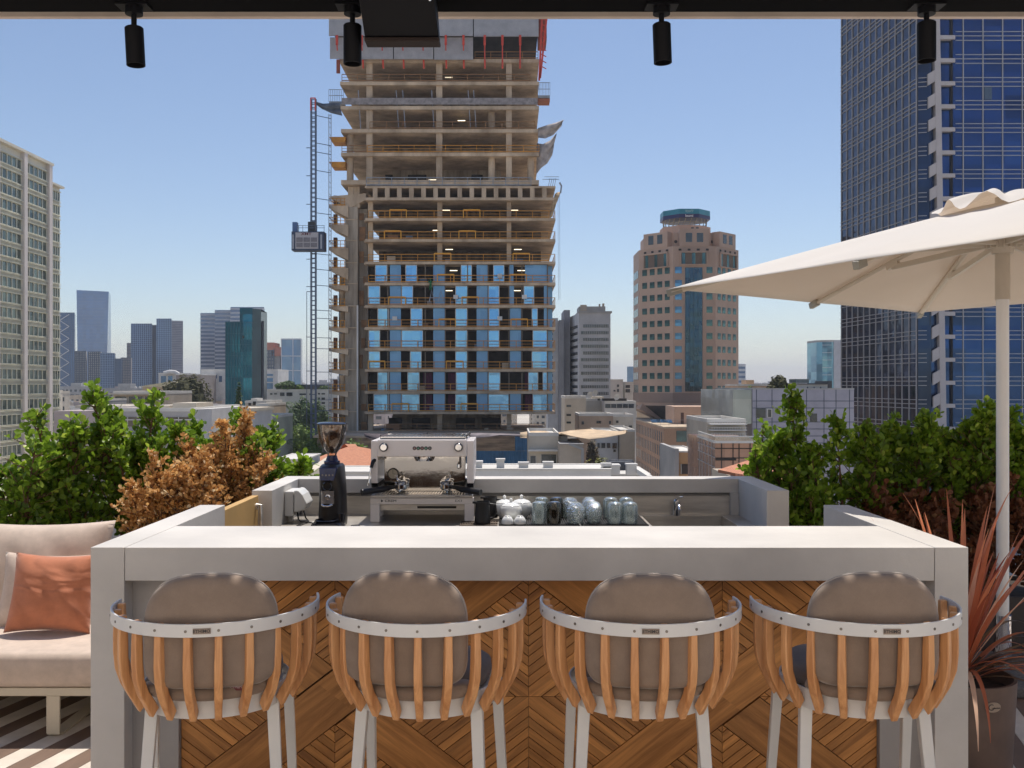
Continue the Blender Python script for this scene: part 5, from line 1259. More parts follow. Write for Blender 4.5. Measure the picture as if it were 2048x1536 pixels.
for q in (604,612,640,654): b.beam((Xc(q),D0-4.5,Zc(468)),(Xc(q),D0-4.5,Zc(456)),.06,.06,(0,1,0))
pb(b, 'guard_rail', hm, hs)
text_obj('cage_text', 'XMT', .52, mat('text_dark_red', (.12,.015,.03), .6, var=0), hs, Vector((Xc(619.5), D0-4.73, Zc(473.2)))-hs.location, extrude=.01, bold=True, sx=1.45)

Zc = lambda y: PZ(y, D0)
Xc = lambda px: PX(px, D0)
# ---------------------------------------------------------------- site hoarding, deck and shade nets in front of the tower
hz = thing('site_hoarding', 'blue corrugated site hoarding with a weathered plywood band in front of the building site', 'fence', (PX(960,132), 132, GZ))
blu = mat('hoarding_blue', (.03,.13,.26), .5, 0, .2, .6)
def corr(px0, px1, yt, yb, D, nm, m, root, st=.9):
    b = MB(); x0, x1 = PX(px0,D), PX(px1,D); n = max(2,int((x1-x0)/st))
    for i in range(n):
        a = x0 + (x1-x0)*i/n; c = x0 + (x1-x0)*(i+1)/n
        b.prism([(a,D),(a+(c-a)*.15,D-.1),(a+(c-a)*.5,D-.1),(a+(c-a)*.65,D),(c,D),(c,D+.08),(a,D+.08)], PZ(yb,D), PZ(yt,D))
    return pb(b, nm, m, root)
corr(925,1058,902,990,132,'blue_sheet',blu,hz,.55); corr(1030,1058,868,901.5,132,'blue_sheet',blu,hz,.55); corr(720,745,905,960,132,'blue_sheet',blu,hz,.55); corr(750,924,905,990,132.2,'blue_sheet',blu,hz,.55)
b = MB(); b.box(PX(925,132),PX(1029.5,132),131.9,132,PZ(901,132),PZ(870,132)); b.box(PX(720,132),PX(924.5,132),131.9,132,PZ(904,132),PZ(880,132)); pb(b, 'plywood_band', mat('plywood_worn', (.27,.19,.12), .9, 0, .5, .6, dark=(.10,.07,.05), stretch=(.5,1,2.5)), hz)
dk = block('site_podium', 'dark grey podium deck at the foot of the building site', 'podium', Xc(660), Xc(1090), 140, 176, Zc(868), cc2, par=0)
b = MB(); b.box(Xc(655), Xc(1095), 139, 176, Zc(868)+.004, Zc(864)); pb(b, 'deck_slab', cc, dk)
def shade_net(label, pts, m, name='shade_net'):
    r = thing(name, label, 'shade net', pts[0][0])
    return net('netting', pts, m, r)
tann = mat('net_sand', (.60,.45,.30), .9, 0, .2, .7)
D1 = 112
def q3(px,y,D): return (PX(px,D), D, PZ(y,D))
shade_net('tan shade net sagging between the building site and the beige houses on the right', [[q3(1108,868,D1+6),q3(1140,864,D1+7),q3(1180,860,D1+8),(PX(1225,D1+8),D1+8,PZ(861,D1+8)),q3(1255,862,D1+6)],[q3(1122,866,D1-2),q3(1145,875,D1-3),q3(1178,881,D1-3),q3(1215,874,D1-2),q3(1250,866,D1)]], tann)
shade_net('tan shade net hanging along the right foot of the building site', [[q3(1040,866,D1+8),q3(1065,864,D1+8),q3(1090,863,D1+8),q3(1112,866,D1+8)],[q3(1040,874,D1+6),q3(1062,878,D1+5),q3(1092,880,D1+5),q3(1118,872,D1+5)]], tann)
shade_net('dark shade net drooping behind the espresso machine', [[q3(728,868,126),q3(760,870,126),q3(800,868,126),q3(850,868,126)],[q3(730,872,124),q3(755,886,124),q3(785,880,124),q3(850,872,124)]], mat('net_dark', (.10,.08,.09), .9, 0, .3, .7))
shade_net('grey sheet along the foot of the building site right of the espresso machine', [[q3(925,868,124),q3(960,868,124),q3(1000,868,124),q3(1045,867,124)],[q3(925,871,122),q3(955,877,122),q3(1000,872,122),q3(1045,873,122)]], mat('net_dusk', (.22,.19,.20), .9, 0, .3, .7))

# ---------------------------------------------------------------- blue glass skyscraper on the right
DR = 165.0; XRc = PX(1838,DR)
gt = thing('glass_skyscraper', 'tall dark blue glass skyscraper with white corner frames at the right edge', 'building', (XRc+15, DR, GZ))
gblue = glassfac('tower_blue', (.028,.085,.26), (.014,.035,.09), .05, .035, .72, (3.42,40,4.0))
gnavy = glassfac('tower_navy_reflect', (.035,.055,.115), (.02,.024,.045), .06, .03, .7, (40,2.6,4.0))  # darker base colour carries the buildings reflected in this face
mul = mat('mullion_pale', (.40,.38,.38), .5, 0, .05, .5)
P0 = (PX(1682,196), 196.0); P1 = (PX(1834,DR+.6), DR+.6)
ZT = 112
b = MB(); b.prism([P0, P1, (PX(1910,DR),DR+2.2), (PX(1910,DR)+40,DR+2.2), (PX(1910,DR)+40,205), (P0[0]+8,205)], GZ, ZT); pb(b, 'core_body', gnavy, gt)
b = MB(); b.box(PX(1906,DR), PX(1910,DR)+42, DR-.0, DR+2.15, GZ, ZT); pb(b, 'front_glass', gblue, gt)
b = MB(); b.prism([(P1[0]+.05,P1[1]-.35),(PX(1862,DR),DR-.05),(PX(1862,DR),DR+2),(P1[0]+.05,DR+2)], GZ, ZT); pb(b, 'corner_glass', glassfac('tower_corner', (.02,.05,.12), (.012,.02,.04), .06, .05, .6, (40,40,4)), gt)
fl_y = [75.5+46*k for k in range(-3, 21)]
ZR = lambda y: PZ(y, DR)
vx = [0.15 + i*(PX(1965,DR)-PX(1926,DR)) for i in range(1,12)]
x_first = PX(1926,DR)
hzs = [z for y in fl_y for z in (ZR(y-12), ZR(y-3.5), ZR(y+5.5))]
grid(gt, (PX(1911,DR),DR), (PX(1911,DR)+41,DR), [x_first-PX(1911,DR)+i*3.42 for i in range(12)], hzs, GZ, ZT, .17, mul, 'mullions', .14, .13)
Lf = (Vector(P1)-Vector(P0)).length
grid(gt, P0, P1, [Lf*((i+.15)/12.15) for i in range(13)], hzs, GZ, ZT, .15, mul, 'mullions', .2, .11)
for y in fl_y:
    for dy in (-12,-3.5,5.5):
        b = MB(); b.beam((P1[0]+.05,P1[1]-.4,ZR(y+dy)),(PX(1853,DR),DR-.12,ZR(y+dy)),.12); pb(b, 'corner_mullion', mul, gt)
wcol = mat('corner_white', (.52,.47,.46), .6, 0, .06, .4)
b = MB(); zt_, zb_ = ZT, GZ
def sx(y): return 1866 + (y-60)*(13/770.)
b.add([(PX(sx(1050),DR),DR-.5,ZR(1050)),(PX(sx(1050)+11,DR),DR-.5,ZR(1050)),(PX(sx(1050)+11,DR),DR+1,ZR(1050)),(PX(sx(1050),DR),DR+1,ZR(1050)),
       (PX(sx(-300),DR),DR-.5,ZR(-300)),(PX(sx(-300)+12,DR),DR-.5,ZR(-300)),(PX(sx(-300)+12,DR),DR+1,ZR(-300)),(PX(sx(-300),DR),DR+1,ZR(-300))], [(0,3,2,1),(4,5,6,7),(0,1,5,4),(1,2,6,5),(2,3,7,6),(3,0,4,7)])
pb(b, 'leaning_column', wcol, gt)
b = MB(); b.box(PX(1862,DR)+.05, PX(1906,DR)-.01, DR+.6, DR+2.1, GZ, ZT); pb(b, 'recessed_glass', gblue, gt)
b = MB(); b.box(PX(1904,DR), PX(1906,DR)-.02, DR+.1, DR+.59, GZ, ZT); pb(b, 'dark_joint', cdk, gt)
for y in fl_y:
    b = MB(); b.box(PX(sx(y)+10,DR), PX(1909,DR), DR-.3, DR+.55, ZR(y+4), ZR(y-4)); pb(b, 'floor_ledge', wcol, gt)
    b = MB(); x0, x1 = PX(sx(y)-14,DR), PX(sx(y)+1,DR); b.prism_y([(x0,ZR(y+5)),(x1,ZR(y-4)),(x1,ZR(y-27)),(x0,ZR(y-18))], DR-.45, DR-.06); pb(b, 'corner_panel', wcol, gt)
b = MB(); x = PX(1967,DR); b.box(x+.1, x+1.4, DR-.12, DR-.02, ZR(199), ZR(175)); pb(b, 'open_window', mat('tilted_pane', (.10,.13,.17), .2, .3), gt)

# ---------------------------------------------------------------- cream office slab on the left
XL_ = PX(47, 221)
of = thing('office_slab', 'long cream office block with rows of windows and sun louvres at the left edge', 'building', (XL_-10, 188, GZ))
crm = mat('office_cream', (.76,.70,.56), .75, 0, .08, .2); crm2 = mat('office_column', (.74,.66,.60), .8, 0, .08, .2); lou = mat('louvre_cream', (.82,.80,.66), .6, 0, .1, .4)
wg = glassfac('office_glass', (.20,.25,.20), (.045,.065,.06), .15, .3, .35, (5,1.55,3.5))
ZO = PZ(305, 221)
b = MB(); b.box(XL_-22, XL_, 186, 233.5, GZ, ZO-.3); pb(b, 'wall', crm, of)
b = MB(); b.box(XL_-22, XL_-.6, 233.5, 240, GZ, PZ(375,240)-.3); pb(b, 'side_wing', crm, of)
b = MB(); b.box(XL_-22.5, XL_+1.0, 185.5, 233.8, ZO-.28, ZO+.35); b.box(XL_-22, XL_+.5, 233.9, 240.4, PZ(375,240)-.28, PZ(375,240)+.2); pb(b, 'roof', crm, of)
cols = [208.5, 220.5, 232.5, 196.5]
for y in cols:
    b = MB(); b.box(XL_, XL_+.9, y-.75, y+.75, GZ, ZO-.29); pb(b, 'column', crm2, of)
bays = [(197.3,207.7),(209.3,219.7),(221.3,231.7),(188,195.7),(233.8,239.7)]
for k in range(21):
    z = ZO - 3.4 - 3.45*k
    for i, (a, c) in enumerate(bays):
        if z - 1.2 < GZ: continue
        off = -.6 if i == 4 else 0
        if i == 4 and z > PZ(375,240)-1.5: continue
        b = MB(); b.box(XL_+off+.005, XL_+off+.05, a, c, z-.95, z+1.15); pb(b, 'window_band', wg, of)
        b = MB(); n = 5 if i != 3 else 4
        for j in range(n+1): y = a + (c-a)*j/n; b.box(XL_+off+.051, XL_+off+.22, y-.09, y+.09, z-.95, z+1.15)
        for dz in (1.25,1.5,-1.05,-1.35,-1.65): b.box(XL_+off+.02, XL_+off+(.6 if dz in (1.25,-1.35) else .4), a, c, z+dz-.05, z+dz+.05)
        pb(b, 'sun_louvres', lou, of)

# ---------------------------------------------------------------- tan octagonal tower
DT = 240.0; cxT, cyT = PX(1389,DT), DT+13.2
tt = thing('octagonal_tower', 'tan stone octagonal office tower with teal sign crown standing on a narrow foot', 'building', (cxT, cyT, GZ))
ZTt = lambda y: PZ(y, DT)
def octo(r, rot=0): return [(cxT + r/math.cos(PI/8)*math.cos(PI/8+i*PI/4+rot), cyT + r/math.cos(PI/8)*math.sin(PI/8+i*PI/4+rot)) for i in range(8)]
b = MB(); b.prism(octo(13.0), ZTt(806), ZTt(492)); pb(b, 'wall', p_tan, tt)
b = MB(); b.prism(octo(13.06), ZTt(806)+.01, ZTt(786)); pb(b, 'base_fascia', mat('stone_rose', (.33,.235,.19), .7, 0, .1, .15), tt)
b = MB(); b.prism(octo(11.2), ZTt(491.9), ZTt(463)); pb(b, 'upper_storey', p_tan, tt)
def facet(i, r):       # facets: 5 = front (-Y); order so that outside is on the right hand
    o = octo(r); return o[i], o[(i+1)%8]
F_FRONT, F_LEFT, F_RIGHT, F_FARL = 5, 4, 6, 3
def onf(i, r, s, z, out=0):
    P, Q = map(Vector, facet(i, r)); d = (Q-P).normalized(); n = Vector((d.y,-d.x)); p = P + d*s + n*out; return p, d, n
side = 13.0*2*math.tan(PI/8)
rows = [ZTt(540 + 26.45*k) for k in range(10)]
cnt = [0]
wt = glassfac('tan_window', (.10,.24,.24), (.03,.07,.08), .1, .4, .5, (1.5,1.5,3.3)); wtb = glassfac('tan_window_blue', (.12,.34,.60), (.05,.12,.2), .1, .4, .5, (1.5,1.5,3.3))
Pl, Ql = facet(F_LEFT,13.0); wins(tt, Pl, Ql, [1.9,4.3,6.7,9.0], rows, 1.45, 1.55, wt, cnt=cnt)
Pf, Qf = facet(F_FRONT,13.0); wins(tt, Pf, Qf, [1.35], rows, 1.7, 1.6, wtb, cnt=cnt); wins(tt, Pf, Qf, [9.2], rows, 1.5, 1.55, wt, cnt=cnt)
Pr, Qr = facet(F_RIGHT,13.0); wins(tt, Pr, Qr, [1.6,3.8,6.3,8.8], rows, 1.35, 1.55, wt, cnt=cnt)
Pk, Qk = facet(F_FARL,13.0); wins(tt, Pk, Qk, [2.2,4.4,6.6,8.8], rows[::1], 1.6, 2.0, wt, cnt=cnt)
b = MB(); p, d, n = onf(F_FRONT,13.0,5.25,0,.06); b.obox((p.x,p.y,(ZTt(535)+ZTt(783))/2), Vector((d.x,d.y,0))*2.15, Vector((n.x,n.y,0))*.07, (0,0,(ZTt(535)-ZTt(783))/2))
pb(b, 'glass_strip', glassfac('strip_teal', (.05,.11,.16), (.02,.05,.08), .08, .2, .7, (1.1,9,1.1)), tt)
grid(tt, facet(F_FRONT,13.14)[0], facet(F_FRONT,13.14)[1], [3.1+1.08*i for i in range(5)], [], ZTt(783), ZTt(535), .08, mat('strip_line', (.06,.09,.11), .5), 'strip_mullions', .04)
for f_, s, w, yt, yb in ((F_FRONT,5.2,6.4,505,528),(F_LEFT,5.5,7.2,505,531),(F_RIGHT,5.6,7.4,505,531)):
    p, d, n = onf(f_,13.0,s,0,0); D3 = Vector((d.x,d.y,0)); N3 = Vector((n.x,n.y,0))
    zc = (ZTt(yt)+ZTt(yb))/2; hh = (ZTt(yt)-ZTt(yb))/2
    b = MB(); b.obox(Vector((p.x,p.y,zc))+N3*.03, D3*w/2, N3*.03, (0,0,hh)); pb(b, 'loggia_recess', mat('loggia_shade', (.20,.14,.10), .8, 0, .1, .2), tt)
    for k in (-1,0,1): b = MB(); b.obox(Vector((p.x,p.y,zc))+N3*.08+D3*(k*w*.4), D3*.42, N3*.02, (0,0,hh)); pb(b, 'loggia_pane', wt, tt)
    b = MB(); b.obox(Vector((p.x,p.y,zc+hh+.2))+N3*.25, D3*(w/2+.2), N3*.25, (0,0,.2)); b.obox(Vector((p.x,p.y,zc-hh-.12))+N3*.25, D3*(w/2+.2), N3*.25, (0,0,.12)); b.obox(Vector((p.x,p.y,zc))+N3*.25+D3*(w/2+.15), D3*.15, N3*.25, (0,0,hh)); b.obox(Vector((p.x,p.y,zc))+N3*.25-D3*(w/2+.15), D3*.15, N3*.25, (0,0,hh)); pb(b, 'loggia_frame', p_tan, tt)
    for k in range(4): b = MB(); b.obox(Vector((p.x,p.y,ZTt(499)))+N3*.04+D3*((k-1.5)*2.3), D3*.36, N3*.03, (0,0,.25)); pb(b, 'vent', cdk, tt)
    # projecting block of the upper storey
    p2, d, n = onf(f_,11.2,11.2*math.tan(PI/8),0,0); zt2 = ZTt(457 if f_ == F_FRONT else 461)
    b = MB(); b.obox(Vector((p2.x,p2.y,(ZTt(492)+zt2)/2))+N3*.75, D3*3.75, N3*1.2, (0,0,(zt2-ZTt(492))/2)); pb(b, 'upper_block', p_tan, tt)
    for k in (-1,1):
        q = p2 + Vector((n.x,n.y))*1.96 + Vector((d.x,d.y))*k*1.4; winobj('window', tt, (q.x,q.y,ZTt(475)), math.atan2(d.y,d.x), 1.6, 2.3, win_d, .04)
    q = p2 + Vector((n.x,n.y))*.08 - Vector((d.x,d.y))*4.4; b = MB(); b.lathe([(.0001,0),(.42,0)], (0,0,0), 12, 'y'); b.v = [tuple(Matrix.Rotation(math.atan2(d.y,d.x),3,'Z')@Vector(v)+Vector((q.x,q.y,ZTt(481)))) for v in b.v]; pb(b, 'round_vent', cdk, tt)
b = MB(); b.prism(octo(6.3), ZTt(462.9), ZTt(441)); pb(b, 'crown_wall', p_tan, tt)
P, Q = facet(F_FRONT,6.3); wins(tt, P, Q, [3.4,4.7], [ZTt(449)], .7, .9, win_d)
b = MB()
for i in range(24):
    a = i*PI/12; x, y = cxT+5.6*math.cos(a), cyT+5.6*math.sin(a); b.beam((x,y,ZTt(441)),(cxT+5.8*math.cos(a+.13),cyT+5.8*math.sin(a+.13),ZTt(425)),.14,.14,(0,1,0)); b.beam((x,y,ZTt(441)+1.0),(cxT+5.7*math.cos(a+.26),cyT+5.7*math.sin(a+.26),ZTt(433)),.12)
pb(b, 'sign_truss', mat('truss_sand', (.45,.38,.28), .7), tt)
b = MB(); b.prism(octo(6.2), ZTt(425), ZTt(417.6)); pb(b, 'sign_band_navy', mat('sign_navy', (.02,.02,.11), .4, var=.05), tt)
b = MB(); b.prism(octo(6.18), ZTt(417.5), ZTt(407)); pb(b, 'sign_band_teal', mat('sign_teal', (.03,.28,.38), .4, var=.2, vs=.2), tt)
p, d, n = onf(F_FRONT,6.2,6.2*math.tan(PI/8),0,.03)
wtxt = mat('sign_white', (.75,.75,.75), .5, var=0)
text_obj('sign_text', 'leumi', .95, wtxt, tt, Vector((p.x,p.y-.02,ZTt(421.5)))-tt.location, extrude=.02, bold=True); text_obj('sign_text', 'לאומי'[::-1], .95, mat('sign_pale', (.35,.6,.6), .5, var=0), tt, Vector((p.x,p.y-.02,ZTt(412)))-tt.location, extrude=.02, bold=True)
# foot: solid fascia, inverted pyramid of dark struts, core
b = MB(); o1, o2 = octo(12.6), octo(5.5); b.add([(x,y,ZTt(812)) for x,y in o1]+[(x,y-2,ZTt(848)) for x,y in o2], [tuple(range(8)), tuple(range(8,16))[::-1]]+[(i,i+8,(i+1)%8+8,(i+1)%8) for i in range(8)]); pb(b, 'inverted_foot', mat('foot_dark', (.07,.055,.05), .7, 0, .4, .3), tt)
b = MB(); b.prism(octo(12.9), ZTt(812)+.01, ZTt(806)-.01); pb(b, 'soffit', p_tan, tt)
for i in range(8):
    o1 = octo(12.9); p = Vector(o1[i]); c = Vector((cxT,cyT-2)); q = c + (p-c)*.42; b = MB(); b.beam((p.x,p.y,ZTt(814)),(q.x,q.y,ZTt(846)),2.6,1.6,(0,0,1),1.4,1.2); pb(b, 'foot_strut', p_tan, tt)
b = MB(); b.prism(octo(5), GZ, ZTt(848)-.02); pb(b, 'core', p_tan, tt)

# podium of the tan tower
Dp = 200.0
A_ = (33.4, 256.0); B_ = (PX(1328,Dp), Dp); C_ = (PX(1500,Dp+2), Dp+2)
zp = PZ(857, Dp)
po_ = thing('stone_podium', 'tan stone podium block with slot windows on its shaded side, below the octagonal tower', 'building', (B_[0], Dp, GZ))
b = MB(); b.prism([B_, C_, (C_[0],256), A_], GZ, zp); pb(b, 'wall', mat('stone_podium', (.44,.27,.175), .7, 0, .1, .2, .1, 4), po_)
b = MB(); b.prism([(B_[0]-.15,B_[1]-.15),(C_[0]+.1,C_[1]-.15),(C_[0]+.1,256.2),(A_[0]-.1,256.2)], zp+.003, zp+.35); pb(b, 'parapet', p_sand, po_)
cn = [0]
wins(po_, B_, C_, [4.0,7.9,11.8,15.7], [PZ(y,Dp) for y in (873,)], 2.6, 2.2, win_g, cnt=cn, fr=win_d)
wins(po_, B_, C_, [4.0,7.9,11.8], [PZ(y,Dp) for y in (905,938)], 2.4, 2.0, win_g, cnt=cn, fr=win_d)
LA = (Vector(A_)-Vector(B_)).length
wins(po_, A_, B_, [2.5+i*(LA-6)/17 for i in range(18)], [PZ(y,Dp) for y in (876,905,935,965)], .95, 2.2, win_d, name='slot_window', cnt=cn, dep=.06)
b = MB(); b.box(PX(1347,215), PX(1448,215), 214, 226, zp+.36, PZ(813,215)); o_p = pb(b, 'penthouse', p_tan, po_)
b = MB(); b.box(PX(1360,215), PX(1366,215), 213.95, 214, zp+.4, PZ(825,215)); b.box(PX(1381,215), PX(1388,215), 213.94, 214, zp+.8, zp+2.4); pb(b, 'penthouse_door', mat('door_brown', (.10,.05,.04), .6), po_)
b = MB()
for i in range(14): x = PX(1270+i*17,Dp+6)+2.5; b.beam((x+1,Dp+5,zp+.3),(x+1,Dp+5,zp+1.6),.05,.05,(0,1,0))
b.beam((B_[0]+1,Dp+5,zp+1.6),(C_[0]-1,Dp+5,zp+1.6),.06); pb(b, 'roof_railing', mul, po_)
for i in range(3): b = MB(); x = PX(1312+i*11,Dp+12); b.obox((x,Dp+12,zp+1.1),(1.1,0,0),(0,.8,.3),(0,-.02,.04)); pb(b, 'solar_panel', win_b, po_)

# ---------------------------------------------------------------- white banded office block (centre right)
Dw = 260.0
X0, X1 = PX(1158,Dw), PX(1221,Dw)
wb = thing('banded_office', 'white office block with dark ribbon windows between the building site and the tan tower', 'building', ((X0+X1)/2, Dw, GZ))
pw2 = plast('coolwhite', (.56,.56,.57), .06); pg2 = plast('coolgrey', (.27,.27,.29), .08)
zw = PZ(626,Dw); P_l = (PX(1139,Dw+16), Dw+16)
b = MB(); b.prism([(X0,Dw),(X1,Dw),(X1,Dw+26),(P_l[0],Dw+26),P_l], GZ, zw); pb(b, 'wall', pw2, wb)
b = MB(); b.box(X0-.2, X1+.4, Dw-.3, Dw+14, zw+.003, zw+.5); b.box(PX(1160,Dw), PX(1213,Dw), Dw+3, Dw+12, zw+.51, PZ(611,Dw)); pb(b, 'roof', p_grey, wb)
b = MB(); b.box(PX(1160,Dw)+.3, PX(1175,Dw), Dw+2.6, Dw+2.98, PZ(622,Dw), PZ(608,Dw)); b.box(PX(1200,Dw), PX(1203,Dw), Dw+3, Dw+4, PZ(611,Dw), PZ(606,Dw)); b.box(PX(1207,Dw), PX(1211,Dw), Dw+3, Dw+4, PZ(611,Dw), PZ(605,Dw)); pb(b, 'roof_plant', p_beige, wb)
for k in range(11):
    z = PZ(652+13.5*k, Dw); xa2 = X0 + (.8 if k % 2 else .3)
    b = MB(); b.box(PX(1162 if k % 2 else 1166, Dw), PX(1217,Dw), Dw-.06, Dw+.02, z-.42, z+.42); o = pb(b, 'window_band', win_d, wb)
    b = MB(); P, Q = Vector(P_l), Vector((X0,Dw)); d = (Q-P).normalized(); n = Vector((d.y,-d.x)); c = P.lerp(Q,.5); b.obox((c.x+n.x*.03,c.y+n.y*.03,z+ (1.3 if False else 0)), Vector((d.x,d.y,0))*((Q-P).length*.36), Vector((n.x,n.y,0))*.05, (0,0,.4)); pb(b, 'window_band', win_d, wb)
    b = MB()
    for j in range(14): x = PX(1168+j*3.6,Dw); b.box(x-.05, x+.05, Dw-.1, Dw-.061, z-.42, z+.42)
    pb(b, 'band_mullions', mul, wb)
b = MB(); b.box(PX(1128,Dw+10), PX(1140,Dw+10), Dw+10, Dw+24, GZ, PZ(620,Dw+10)); b.box(PX(1118,Dw+8), PX(1128,Dw+8)-.02, Dw+8, Dw+24, GZ, PZ(640,Dw+8)); pb(b, 'stair_tower', pg2, wb)
b = MB(); b.box(PX(1096,Dw+12), PX(1118,Dw+8)-.05, Dw+12, Dw+24, GZ, PZ(636,Dw+12)); pb(b, 'rear_wing', pw2, wb)
for k in range(12): z = PZ(655+12*k, Dw+12); b = MB(); b.box(PX(1098,Dw+12), PX(1106,Dw+12), Dw+11.93, Dw+12, z-.4, z+.4); pb(b, 'window_band', win_d, wb)

# ---------------------------------------------------------------- far towers
def ftower(name, label, px0, px1, yt, D, depth, m, mm=None, nx=8, nz=20, t=.25, roof=None, side=None):
    x0, x1 = PX(px0,D), PX(px1,D); zt = PZ(yt,D)
    r = thing(name, label, 'tower', ((x0+x1)/2, D, GZ)); b = MB(); b.prism([(x0,D),(x1,D),(PX(px1 if x1 > 0 else px1+2,D+depth),D+depth),(PX(px0,D+depth),D+depth)], GZ, zt); pb(b, 'body', m, r)
    if mm:
        grid(r, (x0,D), (x1,D), frange(0.1,x1-x0-.1,nx+1) if nx else [], frange(GZ+3, zt-.3, nz), GZ, zt, t, mm, 'facade_grid', t*.7)
    return r
g1 = glassfac('far_blue', (.06,.16,.36), (.035,.09,.21), .15, .02, .5, (6,6,8)); g2 = glassfac('far_dark', (.03,.09,.21), (.015,.045,.11), .2, .03, .5, (5,5,7)); g3 = glassfac('far_teal', (.02,.22,.31), (.01,.11,.17), .1, .03, .6, (4,4,4)); g4 = glassfac('far_grey', (.22,.24,.30), (.14,.16,.20), .3, .03, .3, (6,6,8))
lw = mat('line_white', (.58,.58,.60), .6, 0, .05); ll = mat('line_light', (.20,.28,.40), .6, 0, .05); ld = mat('line_dark', (.05,.07,.10), .6, 0, .05)
# exoskeleton tower behind the office slab
r = ftower('lattice_tower', 'bluish tower with white zigzag bracing just behind the office slab', 118, 149, 625, 900, 30, g1, ld, 8, 45, .4)
b = MB(); x0, x1 = PX(120,900), PX(139,900)
for k in range(7):
    ya, yb_ = 629+k*24, 641+k*24
    b.beam((x1,899.3,PZ(ya,900)),(x0,899.3,PZ(yb_,900)),.6); b.beam((x0,899.3,PZ(yb_,900)),(x1,899.3,PZ(ya+24,900)),.6)
pb(b, 'zigzag_brace', lw, r)
# flared tower
D = 1600; r = thing('flared_tower', 'tall slate blue tower that widens towards its slanted top', 'tower', (PX(187,D), D, GZ))
b = MB(); zt, zb = PZ(580,D), GZ
fr_ = [(PX(156,D),D),(PX(212,D),D),(PX(223,D+60),D+60),(PX(160,D+60),D+60)]; to = [(PX(153,D),D),(PX(219,D),D-3),(PX(221,D+60),D+60),(PX(156,D+60),D+60)]
b.add([(x,y,zb) for x,y in fr_]+[(x,y,zt-(3 if i in (1,2) else 0)) for i,(x,y) in enumerate(to)], [(3,2,1,0),(4,5,6,7),(0,1,5,4),(1,2,6,5),(2,3,7,6),(3,0,4,7)]); pb(b, 'body', g1, r)
grid(r, (PX(156.5,D),D-2.4), (PX(213,D),D-2.4), [], frange(PZ(760,D), PZ(590,D), 26), zb, zt, .5, ld, 'floor_lines', .5)
b = MB(); b.box(PX(151,1550), PX(221,1550), 1600-3.5, 1602, zt+.5, zt+3); 
r = ftower('apartment_tower', 'pale apartment tower with vertical white strips left of the flared tower base', 150, 172, 702, 800, 18, p_white, ld, 7, 34, .7)
r = ftower('apartment_tower', 'pale apartment tower with a dark centre strip in front of the flared tower', 177, 201, 703, 800, 18, p_white, ld, 6, 34, .7)
r = ftower('curved_glass_block', 'lower grey blue glass block right of the pale apartment towers', 201, 229, 706, 750, 25, g2, ll, 8, 26, .3)
r = ftower('glass_block', 'narrow dark glass block between the grey blue block and the twin dark towers', 229, 243, 717, 745, 25, g2, ld, 5, 22, .3)
r = ftower('stone_block', 'brownish block left of the twin dark towers', 242, 262, 715, 820, 25, mat('far_brown', (.26,.23,.22), .8), ld, 6, 22, .4)
r = ftower('slim_block', 'slim brownish tower rising behind the twin dark towers', 254, 264, 686, 950, 15, mat('far_brown2', (.30,.26,.25), .8), ld, 3, 20, .4)
r = ftower('dark_twin_tower', 'dark blue glass tower, shorter and left one of the twins', 262, 304, 647, 900, 30, g2, ll, 10, 42, .3)
b = MB(); b.box(PX(304,905), PX(316,905), 905, 930, GZ, PZ(650,905)); pb(b, 'side_bay', g2, r)
r = ftower('dark_twin_tower', 'taller dark blue twin tower with a paler mauve side face', 313, 343, 637, 880, 30, glassfac('far_blue2', (.06,.13,.26), (.03,.07,.14), .15, .03, .5, (5,5,7)), ll, 8, 44, .3)
b = MB(); b.prism([(PX(343,880)+.05,880),(PX(366,884),884),(PX(366,910),910),(PX(343,880)+.05,910)], GZ, PZ(641,880)); pb(b, 'side_face', plast('farmauve_lit', (.30,.29,.34), .05), r)  # sunlight on this face is put into its paler colour
grid(r, (PX(343,880)+.05,880), (PX(366,884),884), [], frange(PZ(765,880), PZ(645,880), 36), GZ, 0, .45, ld, 'side_floor_lines', .3)
pf = plast('farwhite', (.50,.51,.55), .04); fb = glassfac('band_glass', (.10,.17,.30), (.06,.11,.20), .2, .05, .4, (9,9,4))
for px0, px1, yt, D, lab in ((401,430,626,1000,'leftmost and lowest of the three white banded towers behind the teal tower'),(430,461,620,980,'middle one of the three white banded towers behind the teal tower'),(461,528,614,960,'rightmost and tallest of the white banded towers, its top showing over the teal tower')):
    r = ftower('banded_tower', lab, px0, px1, yt, D, 25, fb); r['group'] = 'white banded towers behind the teal tower'
    for side_, A, Bq in (('front',(PX(px0,D),D),(PX(px1,D),D)),):
        grid(r, A, Bq, [], [PZ(yt,D)-2-4.0*k for k in range(22)], GZ, 0, .1, pf, 'balcony_bands', 1.2, 1.7)
